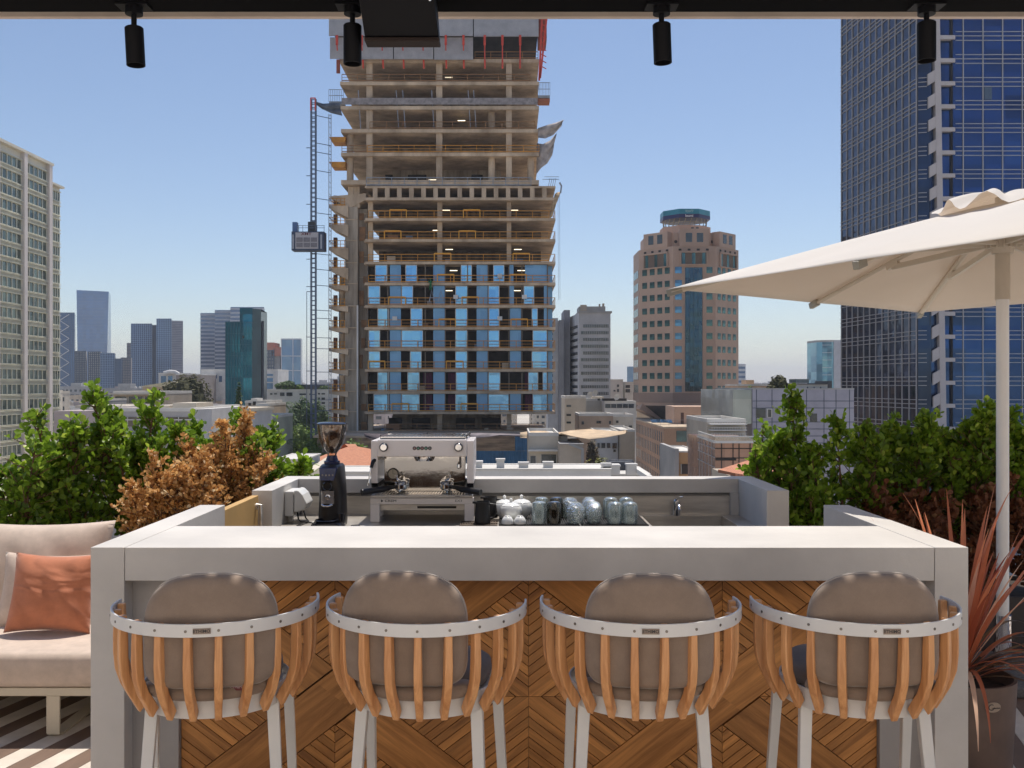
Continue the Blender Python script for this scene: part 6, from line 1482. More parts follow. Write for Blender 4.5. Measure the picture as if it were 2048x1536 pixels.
# teal tower
Dt = 300; r = thing('teal_tower', 'teal glass office tower stepping up to the right, in front of the white banded towers', 'tower', (PX(486,Dt), Dt, GZ))
b = MB(); b.box(PX(451,Dt), PX(480,Dt), Dt, Dt+18, GZ, PZ(643,Dt)); b.box(PX(480,Dt)+.01, PX(505,Dt), Dt-.3, Dt+18, GZ, PZ(616,Dt)); pb(b, 'front_glass', g3, r)
b = MB(); b.prism([(PX(505,Dt)+.01,Dt-.3),(PX(522,Dt+3),Dt+3),(PX(523,Dt+20),Dt+20),(PX(505,Dt)+.01,Dt+18)], GZ, PZ(617,Dt)); pb(b, 'side_glass', glassfac('teal_side', (.05,.09,.10), (.03,.05,.06), .15, .05, .5, (4,4,4)), r)
b = MB(); b.prism([(PX(523,Dt+4),Dt+4),(PX(528,Dt+4),Dt+4),(PX(528,Dt+18),Dt+18),(PX(524,Dt+18),Dt+18)], GZ, PZ(640,Dt)); pb(b, 'service_shaft', mat('shaft_dark', (.07,.08,.10), .6), r)
grid(r, (PX(451,Dt),Dt-.3), (PX(505,Dt),Dt-.3), frange(.1,PX(505,Dt)-PX(451,Dt)-.1,10), frange(GZ, PZ(645,Dt), 14), GZ, PZ(643,Dt), .12, mat('teal_line', (.02,.09,.12), .5), 'facade_grid', .1)
b = MB(); b.box(PX(485,Dt), PX(489,Dt), Dt-.5, Dt-.42, PZ(677,Dt), PZ(671,Dt)); pb(b, 'open_pane', win_d, r)
# concrete tower with orange top
r = ftower('unfinished_tower', 'far unfinished tower with an orange netted top right of the teal tower', 527, 548, 700, 700, 20, p_grey, ld, 4, 20, .8)
b = MB(); b.box(PX(529,699), PX(547,699), 699, 718, PZ(700,699)+.05, PZ(685,699)); b.box(PX(543,699), PX(561,699), 700, 715, PZ(712,699), PZ(694,699)); pb(b, 'orange_netting', mat('far_orange', (.50,.17,.10), .8, 0, .3, .1), r)
b = MB(); b.box(PX(548,702), PX(560,702), 702, 716, GZ, PZ(712,702)); pb(b, 'side_core', p_grey, r)
r = ftower('blue_glass_tower', 'pale blue glass tower with white corner lines left of the hoist mast', 562, 603, 677, 700, 22, glassfac('far_sky', (.18,.30,.45), (.12,.20,.32), .15, .03, .5, (4,4,6)), None)
grid(r, (PX(562,700),700),(PX(603,700),700), [.3, PX(586,700)-PX(562,700), PX(603,700)-PX(562,700)-.3], [PZ(677,700)-.5, PZ(712,700), PZ(741,700)], GZ, PZ(677,700), .6, lw, 'white_lines', .3)
# right side far towers
r = ftower('far_block', 'small blue glass block peeping out left of the tan tower', 1254, 1276, 733, 620, 20, glassfac('far_sky2', (.20,.32,.48), (.14,.22,.34), .15, .03, .5, (4,4,6)), None)
r = ftower('far_block', 'hazy white banded tower just right of the tan tower', 1474, 1491, 728, 700, 15, fb)
grid(r, (PX(1474,700),700),(PX(1491,700),700), [], [PZ(728,700)-1-3.4*k for k in range(14)], GZ, 0, .1, pf, 'balcony_bands', .8, 1.8)
Dq = 420; r = thing('curved_glass_tower', 'light blue curved glass tower with a white side, left of the big dark skyscraper', 'tower', (PX(1655,Dq), Dq, GZ))
b = MB(); xa3, xb3 = PX(1634,Dq), PX(1668,Dq); pts = [(xa3,Dq+12),(xa3+.6,Dq+2.5),(xa3+2.6,Dq+.8),(xb3-1,Dq),(xb3,Dq+.5),(xb3,Dq+14),(xa3,Dq+14)]; b.prism(pts, GZ, PZ(684,Dq)); pb(b, 'body', glassfac('curve_glass', (.20,.42,.52), (.10,.22,.32), .1, .1, .55, (2,9,3.5)), r)
b = MB(); b.prism([(x + (0 if i else 0), y) for i,(x,y) in enumerate(pts)], PZ(684,Dq)+.01, PZ(680,Dq)); pb(b, 'top_band', p_grey, r)
b = MB(); b.box(xb3+.02, PX(1682,Dq), Dq+.4, Dq+12, GZ, PZ(680,Dq)); pb(b, 'white_side', pf, r)
grid(r, (xa3+2.6,Dq+.8), (xb3-1,Dq), [], [PZ(690,Dq)-3.3*k for k in range(14)], GZ, 0, .1, lw, 'floor_lines', .15, .18) if False else [grid(r, (xa3+2.6,Dq+.8), (xb3-1,Dq), [], [PZ(690,Dq)-3.3*k], GZ, 0, .1, lw, 'floor_line', .15, .18) for k in range(14)]

# ---------------------------------------------------------------- mid-distance buildings, left
def fw_(root, D, lst, m, name='window', dep=.06, fr=None):
    for px0, px1, yt, yb in lst:
        x0, x1, z0, z1 = PX(px0,D), PX(px1,D), PZ(yb,D), PZ(yt,D)
        b = MB(); b.box(x0, x1, D-dep, D+.02, z0, z1); o = pb(b, name, m, root)
        if fr:
            b = MB(); n = max(1, int((x1-x0)/1.1)); 
            for i in range(n+1): x = x0 + (x1-x0)*i/n; b.box(x-.04, x+.04, D-dep-.04, D-dep-.001, z0, z1)
            L_ = root.location; b.v = [(x-L_.x,y-L_.y,z-L_.z) for x,y,z in b.v]; b.build('window_frame', fr, o)
D = 95
r = block('white_office', 'big flat roofed white building with a brown ribbon window behind the brown bush', 'building', PX(172,D), PX(383,D), D, D+17, PZ(823,D), plast('warmwhite', (.50,.47,.45), .06), par=.35)
fw_(r, D, [(232,304,834,853),(332,383,834,853)], mat('ribbon_brown', (.13,.10,.07), .2, 0, .5, .8, spec=.8), 'ribbon_window', fr=win_fr)
b = MB(); b.box(PX(216,D), PX(400,D), D-1.2, D-.05, PZ(872,D), PZ(868,D)); b.box(PX(232,D), PX(398,D), D-.14, D-.07, PZ(840.5,D), PZ(838.5,D)); pb(b, 'white_band', roofw, r)
b = MB(); b.prism([(PX(383,D)+.02,D),(PX(405,D),D+3),(PX(405,D),D+16),(PX(383,D)+.02,D+16)], GZ, PZ(819,D)); pb(b, 'rounded_end', p_white, r)
fw_(r, D, [(260,282,890,906),(300,312,890,906),(240,252,890,906)], win_d, fr=None)
b = MB(); b.box(PX(108,D-4), PX(172,D-4)-.1, D-4, D+20, GZ, PZ(822,D-4)); pb(b, 'pink_side_wing', p_mauve, r)
b = MB(); b.box(PX(345,D+8), PX(392,D+8), D+8, D+14, PZ(823,D), PZ(806,D+8)); b.box(PX(310,D+8), PX(338,D+8), D+8, D+14, PZ(823,D), PZ(811,D+8)); b.box(PX(150,D+14), PX(258,D+14), D+14, D+20, PZ(823,D), PZ(811,D+14)); pb(b, 'roof_hut', p_cream, r)
D = 105; Aw = (PX(405,D-6), D-6); Bw = (PX(545,D+14), D+14)
r = thing('cream_wing', 'cream wing with a row of small square windows running back towards the street', 'building', (Aw[0], Aw[1], GZ))
zt = PZ(829,D-6)
b = MB(); b.prism([Aw, Bw, (Bw[0]-14,Bw[1]+4), (Aw[0]-4,Aw[1]+12)], GZ, zt); pb(b, 'wall', p_white, r)
b = MB(); b.prism([(Aw[0]+.1,Aw[1]-.2), (Bw[0]+.2,Bw[1]), (Bw[0]-14,Bw[1]+4.2), (Aw[0]-4,Aw[1]+12)], zt+.003, zt+.35); pb(b, 'parapet', p_cream, r)
Lw = (Vector(Bw)-Vector(Aw)).length; wins(r, Aw, Bw, [2+2.6*i for i in range(int((Lw-3)/2.6))], [zt-2.4, zt-5.8], 1.0, 1.3, win_d, dep=.05)
b = MB(); b.box(PX(413,D), PX(443,D), D-5, D+4, zt+.36, PZ(815,D)); pb(b, 'roof_box', p_cream, r)
D = 165
r = block('flat_block', 'long low building with a recessed dark window strip in front of the big tree', 'building', PX(227,D), PX(330,D), D, D+14, PZ(788,D), p_beige, par=.5)
fw_(r, D, [(230,254,793,806),(257,272,793,806),(274,286,793,806),(290,312,793,806)], win_d, fr=win_fr)
b = MB(); b.box(PX(222,D), PX(335,D), D-1.4, D-.05, PZ(789,D), PZ(786.5,D)); b.box(PX(230,D), PX(300,D), D-1.2, D-1.1, PZ(816,D), PZ(806.5,D)); pb(b, 'cornice', p_cream, r)
r = block('roof_kiosk', 'small round topped roof kiosk left of the long low building', 'building', PX(184,150), PX(212,150), 150, 158, PZ(802,150), p_grey, par=.3)
fw_(r, 150, [(186,210,803,809)], win_d)
D = 300
r = block('pitched_hall', 'hall with a long pale yellow sloping roof left of the big tree', 'building', PX(285,D), PX(352,D), D, D+16, PZ(774,D), p_sand, par=.1)
b = MB(); b.prism_y([(PX(280,D),PZ(773,D)),(PX(356,D),PZ(773,D)),(PX(352,D),PZ(764,D)),(PX(340,D),PZ(763.5,D))], D-1, D+14); pb(b, 'pitched_roof', mat('roof_yellow', (.62,.55,.36), .8), r)
D = 420
r = block('arched_roof_block', 'white block with a curved fin roof behind the yellow roofed hall', 'building', PX(317,D), PX(360,D), D, D+20, PZ(748,D), p_white, par=.5)
fw_(r, D, [(322,332,752,768),(336,345,752,768)], win_b); b = MB(); b.tube([(PX(330,D),D-1,PZ(747,D)),(PX(342,D),D-1,PZ(744,D)),(PX(352,D),D-1,PZ(745,D)),(PX(360,D),D-1,PZ(750,D))], 1.0, 8); pb(b, 'roof_fin', p_white, r)
r = block('white_stepped_block', 'white stepped office block behind the big tree', 'building', PX(402,D), PX(452,D), D, D+20, PZ(742,D), p_white, par=.8)
fw_(r, D, [(408,434,750,757),(410,430,762,772),(438,444,752,764)], win_b)
r = block('grey_arched_block', 'grey brown block with arched roof line above the big tree', 'building', PX(352,D-20), PX(403,D-20), D-20, D, PZ(750,D-20), plast('brown', (.30,.25,.22)), par=.5)
r = block('white_stepped_block', 'white stepped office block with blue windows right of the teal tower', 'building', PX(526,D), PX(556,D), D, D+20, PZ(742,D), p_white, par=.8)
fw_(r, D, [(528,546,748,752),(528,546,756,764),(527,546,766,778)], win_b)
D = 255
r = block('garden_roof_block', 'long white block with a dark planted roof storey above the street trees', 'building', PX(535,D), PX(675,D), D, D+16, PZ(783,D), p_white, par=.6)
fw_(r, D, [(540,545,786,790),(548,554,786,789),(560,569,785,792),(573,585,785,792),(599,612,787,790),(619,622,787,790),(636,640,786,789),(643,650,786,789),(636,640,795,799),(643,650,795,799),(643,650,804,808)], win_d)
b = MB(); b.box(PX(552,D+3), PX(650,D+3), D+3, D+14, PZ(783,D)+.1, PZ(769,D+3)); pb(b, 'dark_penthouse', dark_grey, r)
for i,(a,c,y,lab) in enumerate(((554,590,763,'green roof garden on the dark penthouse, left clump'),(592,606,770,'palm like clump on the dark penthouse roof'),(640,668,770,'green clump at the right end of the dark penthouse'))):
    tpx('roof_shrub', lab, a, c, y, D+2, lm_dark if i != 1 else lm_light, 700, .7, 60+i, zb=PZ(785,D), trunkf=.05)
# small houses by the street
D = 170
r = block('small_house', 'small pale house with a roof hut left of the street', 'house', PX(490,D), PX(532,D), D, D+12, PZ(806,D), p_cream, par=.4)
fw_(r, D, [(497,502,806,811),(506,512,803,810)], cdk); b = MB(); b.box(PX(496,D), PX(508,D), D+2, D+6, PZ(806,D), PZ(797,D)); pb(b, 'roof_hut', p_white, r)
r = block('small_house', 'ochre house end wall with balconies facing the street', 'house', PX(512,150), PX(536,150), 150, 162, PZ(812,150), p_sand, par=.4)
fw_(r, 150, [(516,524,820,828),(516,524,838,848),(516,524,858,870)], win_d, fr=win_fr)
r = block('small_house', 'green grey house with curved white balcony slabs beside the street trees', 'house', PX(500,128), PX(538,128), 128, 142, PZ(838,128), plast('sage', (.42,.43,.34)), par=.4)
b = MB()
for y in (845,862,880): b.box(PX(505,128), PX(542,128), 126.4, 127.95, PZ(y+2,128), PZ(y,128))
pb(b, 'balcony_slabs', p_cream, r)

# ---------------------------------------------------------------- near roofs behind the bar
D = 88
tr = thing('tiled_roof_house', 'house with an orange tiled hip roof behind the coffee grinder', 'house', (PX(680,D), D, GZ))
tile = mat('roof_tiles', (.56,.24,.13), .8, 0, .3, .8, 0); t_ = tile.node_tree; bk = t_.nodes.new('ShaderNodeTexBrick'); bk.inputs['Scale'].default_value = 2.2; bk.inputs['Color1'].default_value=(.60,.26,.14,1); bk.inputs['Color2'].default_value=(.46,.18,.10,1); bk.inputs['Mortar'].default_value=(.22,.09,.05,1)
tc_ = [n for n in t_.nodes if n.type=='TEX_COORD'][0]; t_.links.new(tc_.outputs['Object'], bk.inputs['Vector']); t_.links.new(bk.outputs['Color'], [n for n in t_.nodes if n.type=='BSDF_PRINCIPLED'][0].inputs['Base Color'])
x0, x1 = PX(600,D), PX(728,D); zr0, zr1 = PZ(928,D), PZ(888,D+7)
b = MB(); b.add([(x0,D,zr0),(x1+1.0,D,zr0-.2),(x1+1.0,D+14,zr0),(x0,D+14,zr0),(x0+4,D+7,zr1),(x1-3,D+7,zr1)], [(0,1,5,4),(1,2,5),(2,3,4,5),(3,0,4),(3,2,1,0)]); pb(b, 'tiled_roof', tile, tr)
b = MB(); b.box(x0+.4, x1+.4, D+.4, D+13.6, GZ, zr0-.25); pb(b, 'wall', p_cream, tr)
def near_roof(label, px0, px1, y, D, dep, m=p_white, zb=-12, par=.05): return block('flat_roof', label, 'roof', PX(px0,D), PX(px1,D), D, D+dep, PZ(y,D), m, zb=zb, par=par)
r = near_roof('near white flat roof with a low parapet right behind the back counter on the left', 545, 760, 946, 30, 2.2)
o = block('roof_box', 'white plastered stair box on the near flat roof behind the brown bush', 'roof box', PX(550,26), PX(608,26), 26, 28.2, PZ(921,26), p_white, zb=-8, par=.04)
b = MB(); b.prism_x([(21,PZ(961,26)),(28,PZ(961,26)),(28,PZ(925,26)),(21,PZ(947,26))], PX(600,26)+.35, PX(600,26)+.6); o = b.build('slanted_wall', p_cream); tag(o, 'slanted cream parapet wall beside the white stair box', 'wall')
r = near_roof('near pale flat roof behind the espresso machine and the drying glasses', 925, 1222, 940, 34, 2.2)
for px, yt, w, lab in ((952,925,.22,'short white vent pipe box nearest the espresso machine'),(1001,920,.14,'tallest slim white vent on the near roof'),(1047,927,.17,'white vent box third from the espresso machine'),(1096,926,.17,'white vent box right of the third'),(1212,929,.16,'white vent box before the cluster of three'),(1222,932,.3,'broad white vent box beside the roof plants'),(1262,930,.18,'white vent post at the right roof corner')):
    x = PX(px,34.5); b = MB(); b.box(x-w, x+w, 34.3, 34.3+2*w, PZ(948,34.5), PZ(yt,34.5)); b.box(x-w-.03, x+w+.03, 34.27, 34.33+2*w, PZ(yt,34.5)+.001, PZ(yt,34.5)+.06); tag(b.build('roof_vent', p_white, loc=(x,34.3,PZ(948,34.5))), lab, 'vent', 'white vents on the near roof')
r = near_roof('lower grey roof with dark clutter left of the tan podium', 1195, 1300, 950, 38, 3.5, p_grey)
for i in range(6):
    x = PX(1226+i*7,40); b = MB(); b.lathe([(.0001,0),(.28,0),(.3,.2),(.22,.34),(.0001,.36)], (0,0,0), 12); o = b.build('roof_fan', dark_grey, smooth=True); o.location = (x, 40+(i%2)*.8, PZ(950,38)+.04); tag(o, 'round dark fan unit on the grey roof', 'fan unit', 'dark fan units on the grey roof')
b = MB(); b.beam((PX(1262,38),38,PZ(932,38)),(PX(1300,30),30,PZ(957,30)),.16); tag(b.build('roof_edge', roofw), 'white roof edge running down towards the back counter', 'roof edge')
# houses in the gap between the building site and the tan podium
D = 112
r = block('beige_house', 'beige house with a large multi pane window right of the blue hoarding', 'house', PX(1058,D), PX(1117,D), D, D+12, PZ(872,D), p_cream, par=.4)
fw_(r, D, [(1082,1113,909,934),(1060,1072,912,930),(1060,1076,940,955),(1082,1113,944,960)], win_d, fr=win_fr)
b = MB(); b.box(PX(1056,D), PX(1117,D), D-.8, D-.05, PZ(902,D), PZ(899,D)); b.box(PX(1056,D), PX(1117,D), D-.3, D-.05, PZ(938,D), PZ(936,D)); pb(b, 'ledge', p_white, r)
r = block('plain_wall_house', 'house with a blank beige gable wall and a slanted roof edge', 'house', PX(1117,D-4)+.1, PX(1166,D-4), D-4, D+8, PZ(889,D-4), p_beige, par=0)
b = MB(); b.beam((PX(1138,D-4),D-4.1,PZ(888,D-4)),(PX(1167,D-4),D-4.1,PZ(899,D-4)),.25); b.beam((PX(1165,D-4),D-4.1,PZ(899,D-4)),(PX(1165,D-4),D-4.1,GZ),.3,.2,(0,1,0)); b.box(PX(1117,D-4)+.1, PX(1166,D-4)+.1, D-4.1, D+8, PZ(889,D-4)+.01, PZ(888,D-4)+.05); pb(b, 'roof_edge', p_grey, r)
b = MB(); b.box(PX(1119,D), PX(1136,D), D+1, D+5, PZ(889,D-4), PZ(873,D)); pb(b, 'roof_hut', p_white, r)
D = 190
r = block('flat_houses', 'cream flat roofed house with a green roof plant behind the shade net', 'house', PX(1130,D), PX(1172,D), D, D+14, PZ(797,D), p_cream, par=.5)
fw_(r, D, [(1133,1142,810,814),(1133,1142,828,832),(1133,1142,843,847),(1151,1157,828,833),(1151,1157,846,850)], win_d, fr=None)
r = block('flat_houses', 'pale grey blank walled block with roof terrace huts', 'house', PX(1156,D+6), PX(1212,D+6), D+6, D+18, PZ(802,D+6), plast('palegrey', (.50,.48,.44)), par=.5)
fw_(r, D+6, [(1195,1200,797,801)], cdk); b = MB(); b.box(PX(1185,D+8), PX(1208,D+8), D+8, D+13, PZ(802,D+6), PZ(793,D+8)); b.box(PX(1150,D+8), PX(1163,D+8), D+8, D+12, PZ(802,D+6), PZ(795,D+8)); pb(b, 'roof_hut', p_cream, r)
r = block('flat_houses', 'white block with a long dark pergola strip and ribbon windows', 'house', PX(1209,D), PX(1272,D), D, D+14, PZ(806,D), p_white, par=.4)
fw_(r, D, [(1210,1268,808,816)], win_d, 'ribbon_window', fr=win_fr); b = MB(); b.box(PX(1209,D), PX(1254,D), D+.5, D+5, PZ(803,D), PZ(797,D)); pb(b, 'dark_pergola', cdk, r)
D = 160
r = block('flat_houses', 'rosy stained house in the second row above the shade net', 'house', PX(1158,D), PX(1226,D), D, D+10, PZ(832,D), plast('rosy', (.45,.33,.24), .2), par=.4)
fw_(r, D, [(1218,1222,842,848),(1193,1202,842,847),(1163,1168,843,849)], win_d)
r = block('flat_houses', 'cream house with small square windows beside the podium', 'house', PX(1226,D)+.1, PX(1268,D), D+1, D+12, PZ(834,D), p_cream, par=.4)
fw_(r, D+1, [(1232,1237,841,846),(1246,1253,851,856),(1258,1264,851,856)], win_d)
D = 135
r = block('flat_houses', 'white house with a band of dark grid windows below the shade net', 'house', PX(1193,D), PX(1236,D), D, D+10, PZ(866,D), p_white, par=.3)
fw_(r, D, [(1194,1200,886,896),(1202,1211,886,896),(1213,1221,886,896),(1224,1234,886,897),(1226,1232,899,904)], win_d, fr=win_fr)
r = block('flat_houses', 'ochre flat fronted house against the tan podium side', 'house', PX(1236,D)+.1, PX(1266,D), D-2, D+12, PZ(862,D), p_sand, par=.3)
D = 280
r = block('white_house', 'white house with small windows beside the cypress', 'house', PX(1220,D), PX(1246,D), D, D+12, PZ(762,D), p_white, par=.5)
fw_(r, D, [(1227,1231,780,783),(1234,1238,769,774),(1234,1238,778,784),(1234,1237,788,791)], win_d)
r = block('white_house', 'white house with an awning roof right of the cypress', 'house', PX(1250,D), PX(1274,D), D, D+12, PZ(767,D), p_white, par=.5)
fw_(r, D, [(1251,1260,770,776),(1251,1260,778,785)], win_d)
# dishes
for px, y, D, lab in ((1188,786,192,'large pale satellite dish on the beige rooftops'),(1178,789,192,'smaller satellite dish left of the large one'),(1232,793,188,'satellite dish above the dark pergola strip')):
    b = MB(); b.lathe([(.0001,.12),(.4,.06),(.7,-.05)], (0,0,.9), 16, 'y'); b.tube([(0,.1,0),(0,.1,.9)], .06, 6); o = b.build('satellite_dish', p_white, smooth=True); o.location = (PX(px,D), D, PZ(y,D)-.9); o.rotation_euler = (.3,0,.5); tag(o, lab, 'dish', 'satellite dishes')

# ---------------------------------------------------------------- grey panelled block and glass houses, right
D = 112
pan_m = mat('panel_mauve', (.34,.33,.40), .35, .25, .15, .25)
r = block('panelled_block', 'large flat block clad in mauve grey panels with a glass left corner', 'building', PX(1505,D), PX(1708,D), D, D+20, PZ(779,D), pan_m, par=.15, roof=p_grey)
grid(r, (PX(1505,D),D), (PX(1708,D),D), [PX(q,D)-PX(1505,D) for q in (1513,1544,1613,1648,1672,1699)], [PZ(y,D) for y in (802,816,844,858,872,886)], PZ(960,D), PZ(779,D), .07, ld, 'panel_joints', .03)
b = MB(); b.box(PX(1467,D), PX(1505,D)-.03, D+.2, D+19, PZ(848,D), PZ(779.5,D)); pb(b, 'glass_corner', glassfac('corner_glass2', (.42,.45,.42), (.25,.27,.26), .15, .3, .3, (2,2,2)), r)
fw_(r, D, [(1512,1531,817,836),(1620,1634,827,844)], win_d, fr=None); b = MB(); b.box(PX(1533,D), PX(1544,D), D-.1, D-.02, PZ(835,D), PZ(817,D)); pb(b, 'white_frame', p_white, r)
b = MB(); b.box(PX(1535.5,D), PX(1542,D), D-.14, D-.105, PZ(834,D), PZ(819,D)); pb(b, 'window', win_d, r)
b = MB(); b.box(PX(1582,D+8), PX(1655,D+8), D+8, D+14, PZ(779,D), PZ(769,D+8)); pb(b, 'roof_pavilion', p_white, r)
b = MB(); b.box(PX(1580,D+8), PX(1658,D+8), D+7.6, D+14.4, PZ(769,D+8)+.003, PZ(766.5,D+8)); b.box(PX(1655,D+9), PX(1664,D+9), D+9, D+14, PZ(779,D), PZ(762,D+9)); pb(b, 'pavilion_roof', dark_grey, r)
b = MB(); b.box(PX(1592,D+9), PX(1618,D+9), D+9, D+12, PZ(766,D+8), PZ(758,D+9)); pb(b, 'water_tank', plast('olivegrey', (.28,.29,.26)), r)
for q in (1615,1628,1641): b = MB(); b.prism_y([(PX(q-2.5,D+8),PZ(778.5,D+8)),(PX(q+2.5,D+8),PZ(778.5,D+8)),(PX(q,D+8),PZ(773,D+8))], D+7.9, D+7.98); pb(b, 'folded_parasol', mat('navy_cloth', (.03,.05,.10), .8), r)
r = block('peach_house', 'peach coloured roof storey showing above the panelled block', 'house', PX(1476,200), PX(1537,200), 200, 212, PZ(772,200), plast('peach', (.60,.40,.25)), par=.4)
b = MB(); b.box(PX(1492,201), PX(1508,201), 201, 205, PZ(772,200), PZ(760,201)); pb(b, 'stair_head', plast('peach', (.6,.4,.25)), r)
# balconied white building under it
D = 100
r = block('balcony_block', 'ornate white building with stacked balconies left of the leafy hedge', 'building', PX(1430,D), PX(1510,D), D+4, D+16, PZ(848,D), p_cream, par=.4)
for y in (850,862,874,886):
    b = MB(); b.box(PX(1432,D), PX(1506,D), D+2.4, D+3.95, PZ(y+2,D), PZ(y,D))
    for i in range(14): x = PX(1434+i*5.3,D); b.box(x-.04,x+.04,D+2.45,D+2.52,PZ(y,D)+.002,PZ(y-5,D))
    b.box(PX(1432,D), PX(1506,D), D+2.4, D+2.5, PZ(y-5,D), PZ(y-6,D)); pb(b, 'balcony', p_white, r)
D = 78
r = thing('glass_house', 'low glass and copper clad house with a white rimmed roof terrace', 'building', (PX(1450,D), D, -14))
P1_, P2_, P3_ = (PX(1396,D+9), D+9), (PX(1430,D), D), (PX(1540,D), D)
b = MB(); b.prism([P1_, P2_, P3_, (P3_[0],D+12), (P1_[0],D+14)], -14, PZ(885,D)); pb(b, 'body', glassfac('copper_glass', (.46,.27,.19), (.24,.14,.11), .2, .3, .25, (2.2,2.2,1.6)), r)
b = MB()
for (a, c) in ((P1_,P2_),(P2_,P3_)):
    b.beam((a[0],a[1]-.1,PZ(884,D)),(c[0],c[1]-.1,PZ(884,D)),.18); b.beam((a[0],a[1],PZ(873,D)),(c[0],c[1],PZ(873,D)),.08)
pb(b, 'white_rim', p_white, r)
b = MB(); b.add([(P1_[0],P1_[1],PZ(883,D)),(P2_[0],P2_[1],PZ(883,D)),(P2_[0],P2_[1],PZ(874,D)),(P1_[0],P1_[1],PZ(874,D)),(P3_[0],P3_[1],PZ(883,D)),(P3_[0],P3_[1],PZ(874,D))], [(0,1,2,3),(1,4,5,2)]); o = pb(b, 'terrace_glass', mat('pane_green', (.5,.6,.5), .05, trans=.9, ior=1.1, var=0), r)
grid(r, P2_, P3_, [PX(q,D)-PX(1430,D) for q in (1443,1466,1478,1500,1520)], [PZ(y,D) for y in (897,916)], -14, PZ(885,D), .07, cdk, 'mullions', .05)
grid(r, P1_, P2_, [1.1,2.6,4.2,6,7.6], [PZ(y,D) for y in (898,915,935)], -14, PZ(885,D), .06, mul, 'mullions', .05)
b = MB(); b.box(PX(1431,D), PX(1472,D), D-.08, D-.055, PZ(921,D), PZ(917,D)); pb(b, 'awning_slot', cdk, r)
r = block('ochre_house', 'ochre house with a white side wall in front of the tan podium', 'house', PX(1357,95), PX(1398,95), 95, 104, PZ(905,95), plast('ochre', (.50,.30,.15), .25), par=.15)
b = MB(); b.box(PX(1352,95)-.2, PX(1357,95)-.03, 94.6, 104, GZ, PZ(897,95)); pb(b, 'white_side', p_grey, r)
fw_(r, 95, [(1362,1382,928,948)], win_d, fr=win_fr)
D = 40
r = thing('tiled_roof_house', 'orange tiled roof corner peeping over the back counter beside the hedge', 'house', (PX(1490,D), D, -10))
b = MB(); b.add([(PX(1436,D),D,PZ(945,D)),(PX(1560,D),D-2,PZ(962,D)),(PX(1560,D+6),D+6,PZ(916,D+6)),(PX(1500,D+6),D+6,PZ(924,D+6)),(PX(1470,D),D,PZ(952,D))], [(0,4,1,2,3)]); o = pb(b, 'tiled_roof', tile, r); md = o.modifiers.new('s','SOLIDIFY'); md.thickness = .12
b = MB(); b.box(PX(1480,D), PX(1560,D), D+1, D+5.5, -10, PZ(960,D)); pb(b, 'wall', p_beige, r)
# ================================================================ terrace planting
lf_green = leafmat('hedge_leaf', (.055,.12,.012), (.27,.42,.035), (.55,.66,.10), .5, .38)
lf_brown = leafmat('dry_leaf', (.40,.18,.06), (.84,.52,.20), (.92,.76,.48), .4, .5)
stemm = mat('hedge_stem', (.16,.085,.05), .85, 0, .3, 20, .3, 60)
def hedge_plant(label, x, y, z0, z1, rx, ry, n_tw, lm, seed, group, dense_from=.26, top_spikes=3, mixb=None, ls=.98, nlf=1.0):
    r = random.Random(seed); H = z1-z0
    t = thing('hedge_shrub', label, 'shrub', (x,y,z0), 0, group)
    st = MB(); m = MB(); tips = []
    nst = 7
    mains = []
    for i in range(nst):
        a = r.uniform(0,2*PI); top = Vector((r.uniform(-.9,.9)*rx, r.uniform(-.6,.6)*ry, H*(r.uniform(.95,1.0) if i == 0 else r.uniform(.70,.93))))
        p0 = Vector((math.cos(a)*rx*.15, math.sin(a)*ry*.15, 0)); p1 = p0.lerp(top,.4)+Vector((r.uniform(-.06,.06),r.uniform(-.06,.06),0)); 
        st.tube([p0,p1,top], [.011,.008,.004], 6); mains.append((p0,p1,top))
    for i in range(n_tw):
        p0,p1,top = r.choice(mains); u = dense_from + (1.02-dense_from)*(r.random()**.8)
        base = (p0.lerp(p1,u*2) if u < .5 else p1.lerp(top,(u-.5)*2))
        k = math.sin(min(1,max(.25,1.3-u))*PI*.5)**.5
        d = rnd_dir(r); d.z = abs(d.z)*.7 + .15
        L = r.uniform(.08,.34)*(1.0 if u < .92 else .55); e = base + Vector((d.x*L*rx*2.1*k, d.y*L*ry*2.1*k, d.z*L*.8))
        if i % 2 == 0: st.tube([base, base.lerp(e,.5)+Vector((0,0,-.01)), e], [.004,.003,.0018], 4, cap=False)
        nl = int(r.randint(6,9)*nlf); dirn = (e-base).normalized()
        isb = mixb and (u < mixb)
        for j in range(nl):
            f = r.uniform(.35,1.08); c = base.lerp(e,f); ld = (rnd_dir(r) + dirn*.5 + Vector((0,0,.45))).normalized(); s = r.uniform(.030,.052)*ls
            nrm = ld.cross(rnd_dir(r)).normalized(); w = nrm.cross(ld).normalized(); tn = min(1,max(0,r.gauss(.45,.24) + .25*(u-.5)))
            c0 = c; tip = c + ld*s*1.15
            m.add([c0, c0+ld*s*.5+w*s*.30+nrm*s*.05, c0+ld*s*.88+w*s*.36+nrm*s*.03, tip-nrm*s*.04, c0+ld*s*.88-w*s*.36+nrm*s*.03, c0+ld*s*.5-w*s*.30+nrm*s*.05], [(0,1,2,3),(0,3,4,5)], tn)
    st.build('stems', stemm, t, smooth=True)
    m.build('foliage', lm, t, attr=True)
    return t
gl = 'green shrubs in the left hand hedge'
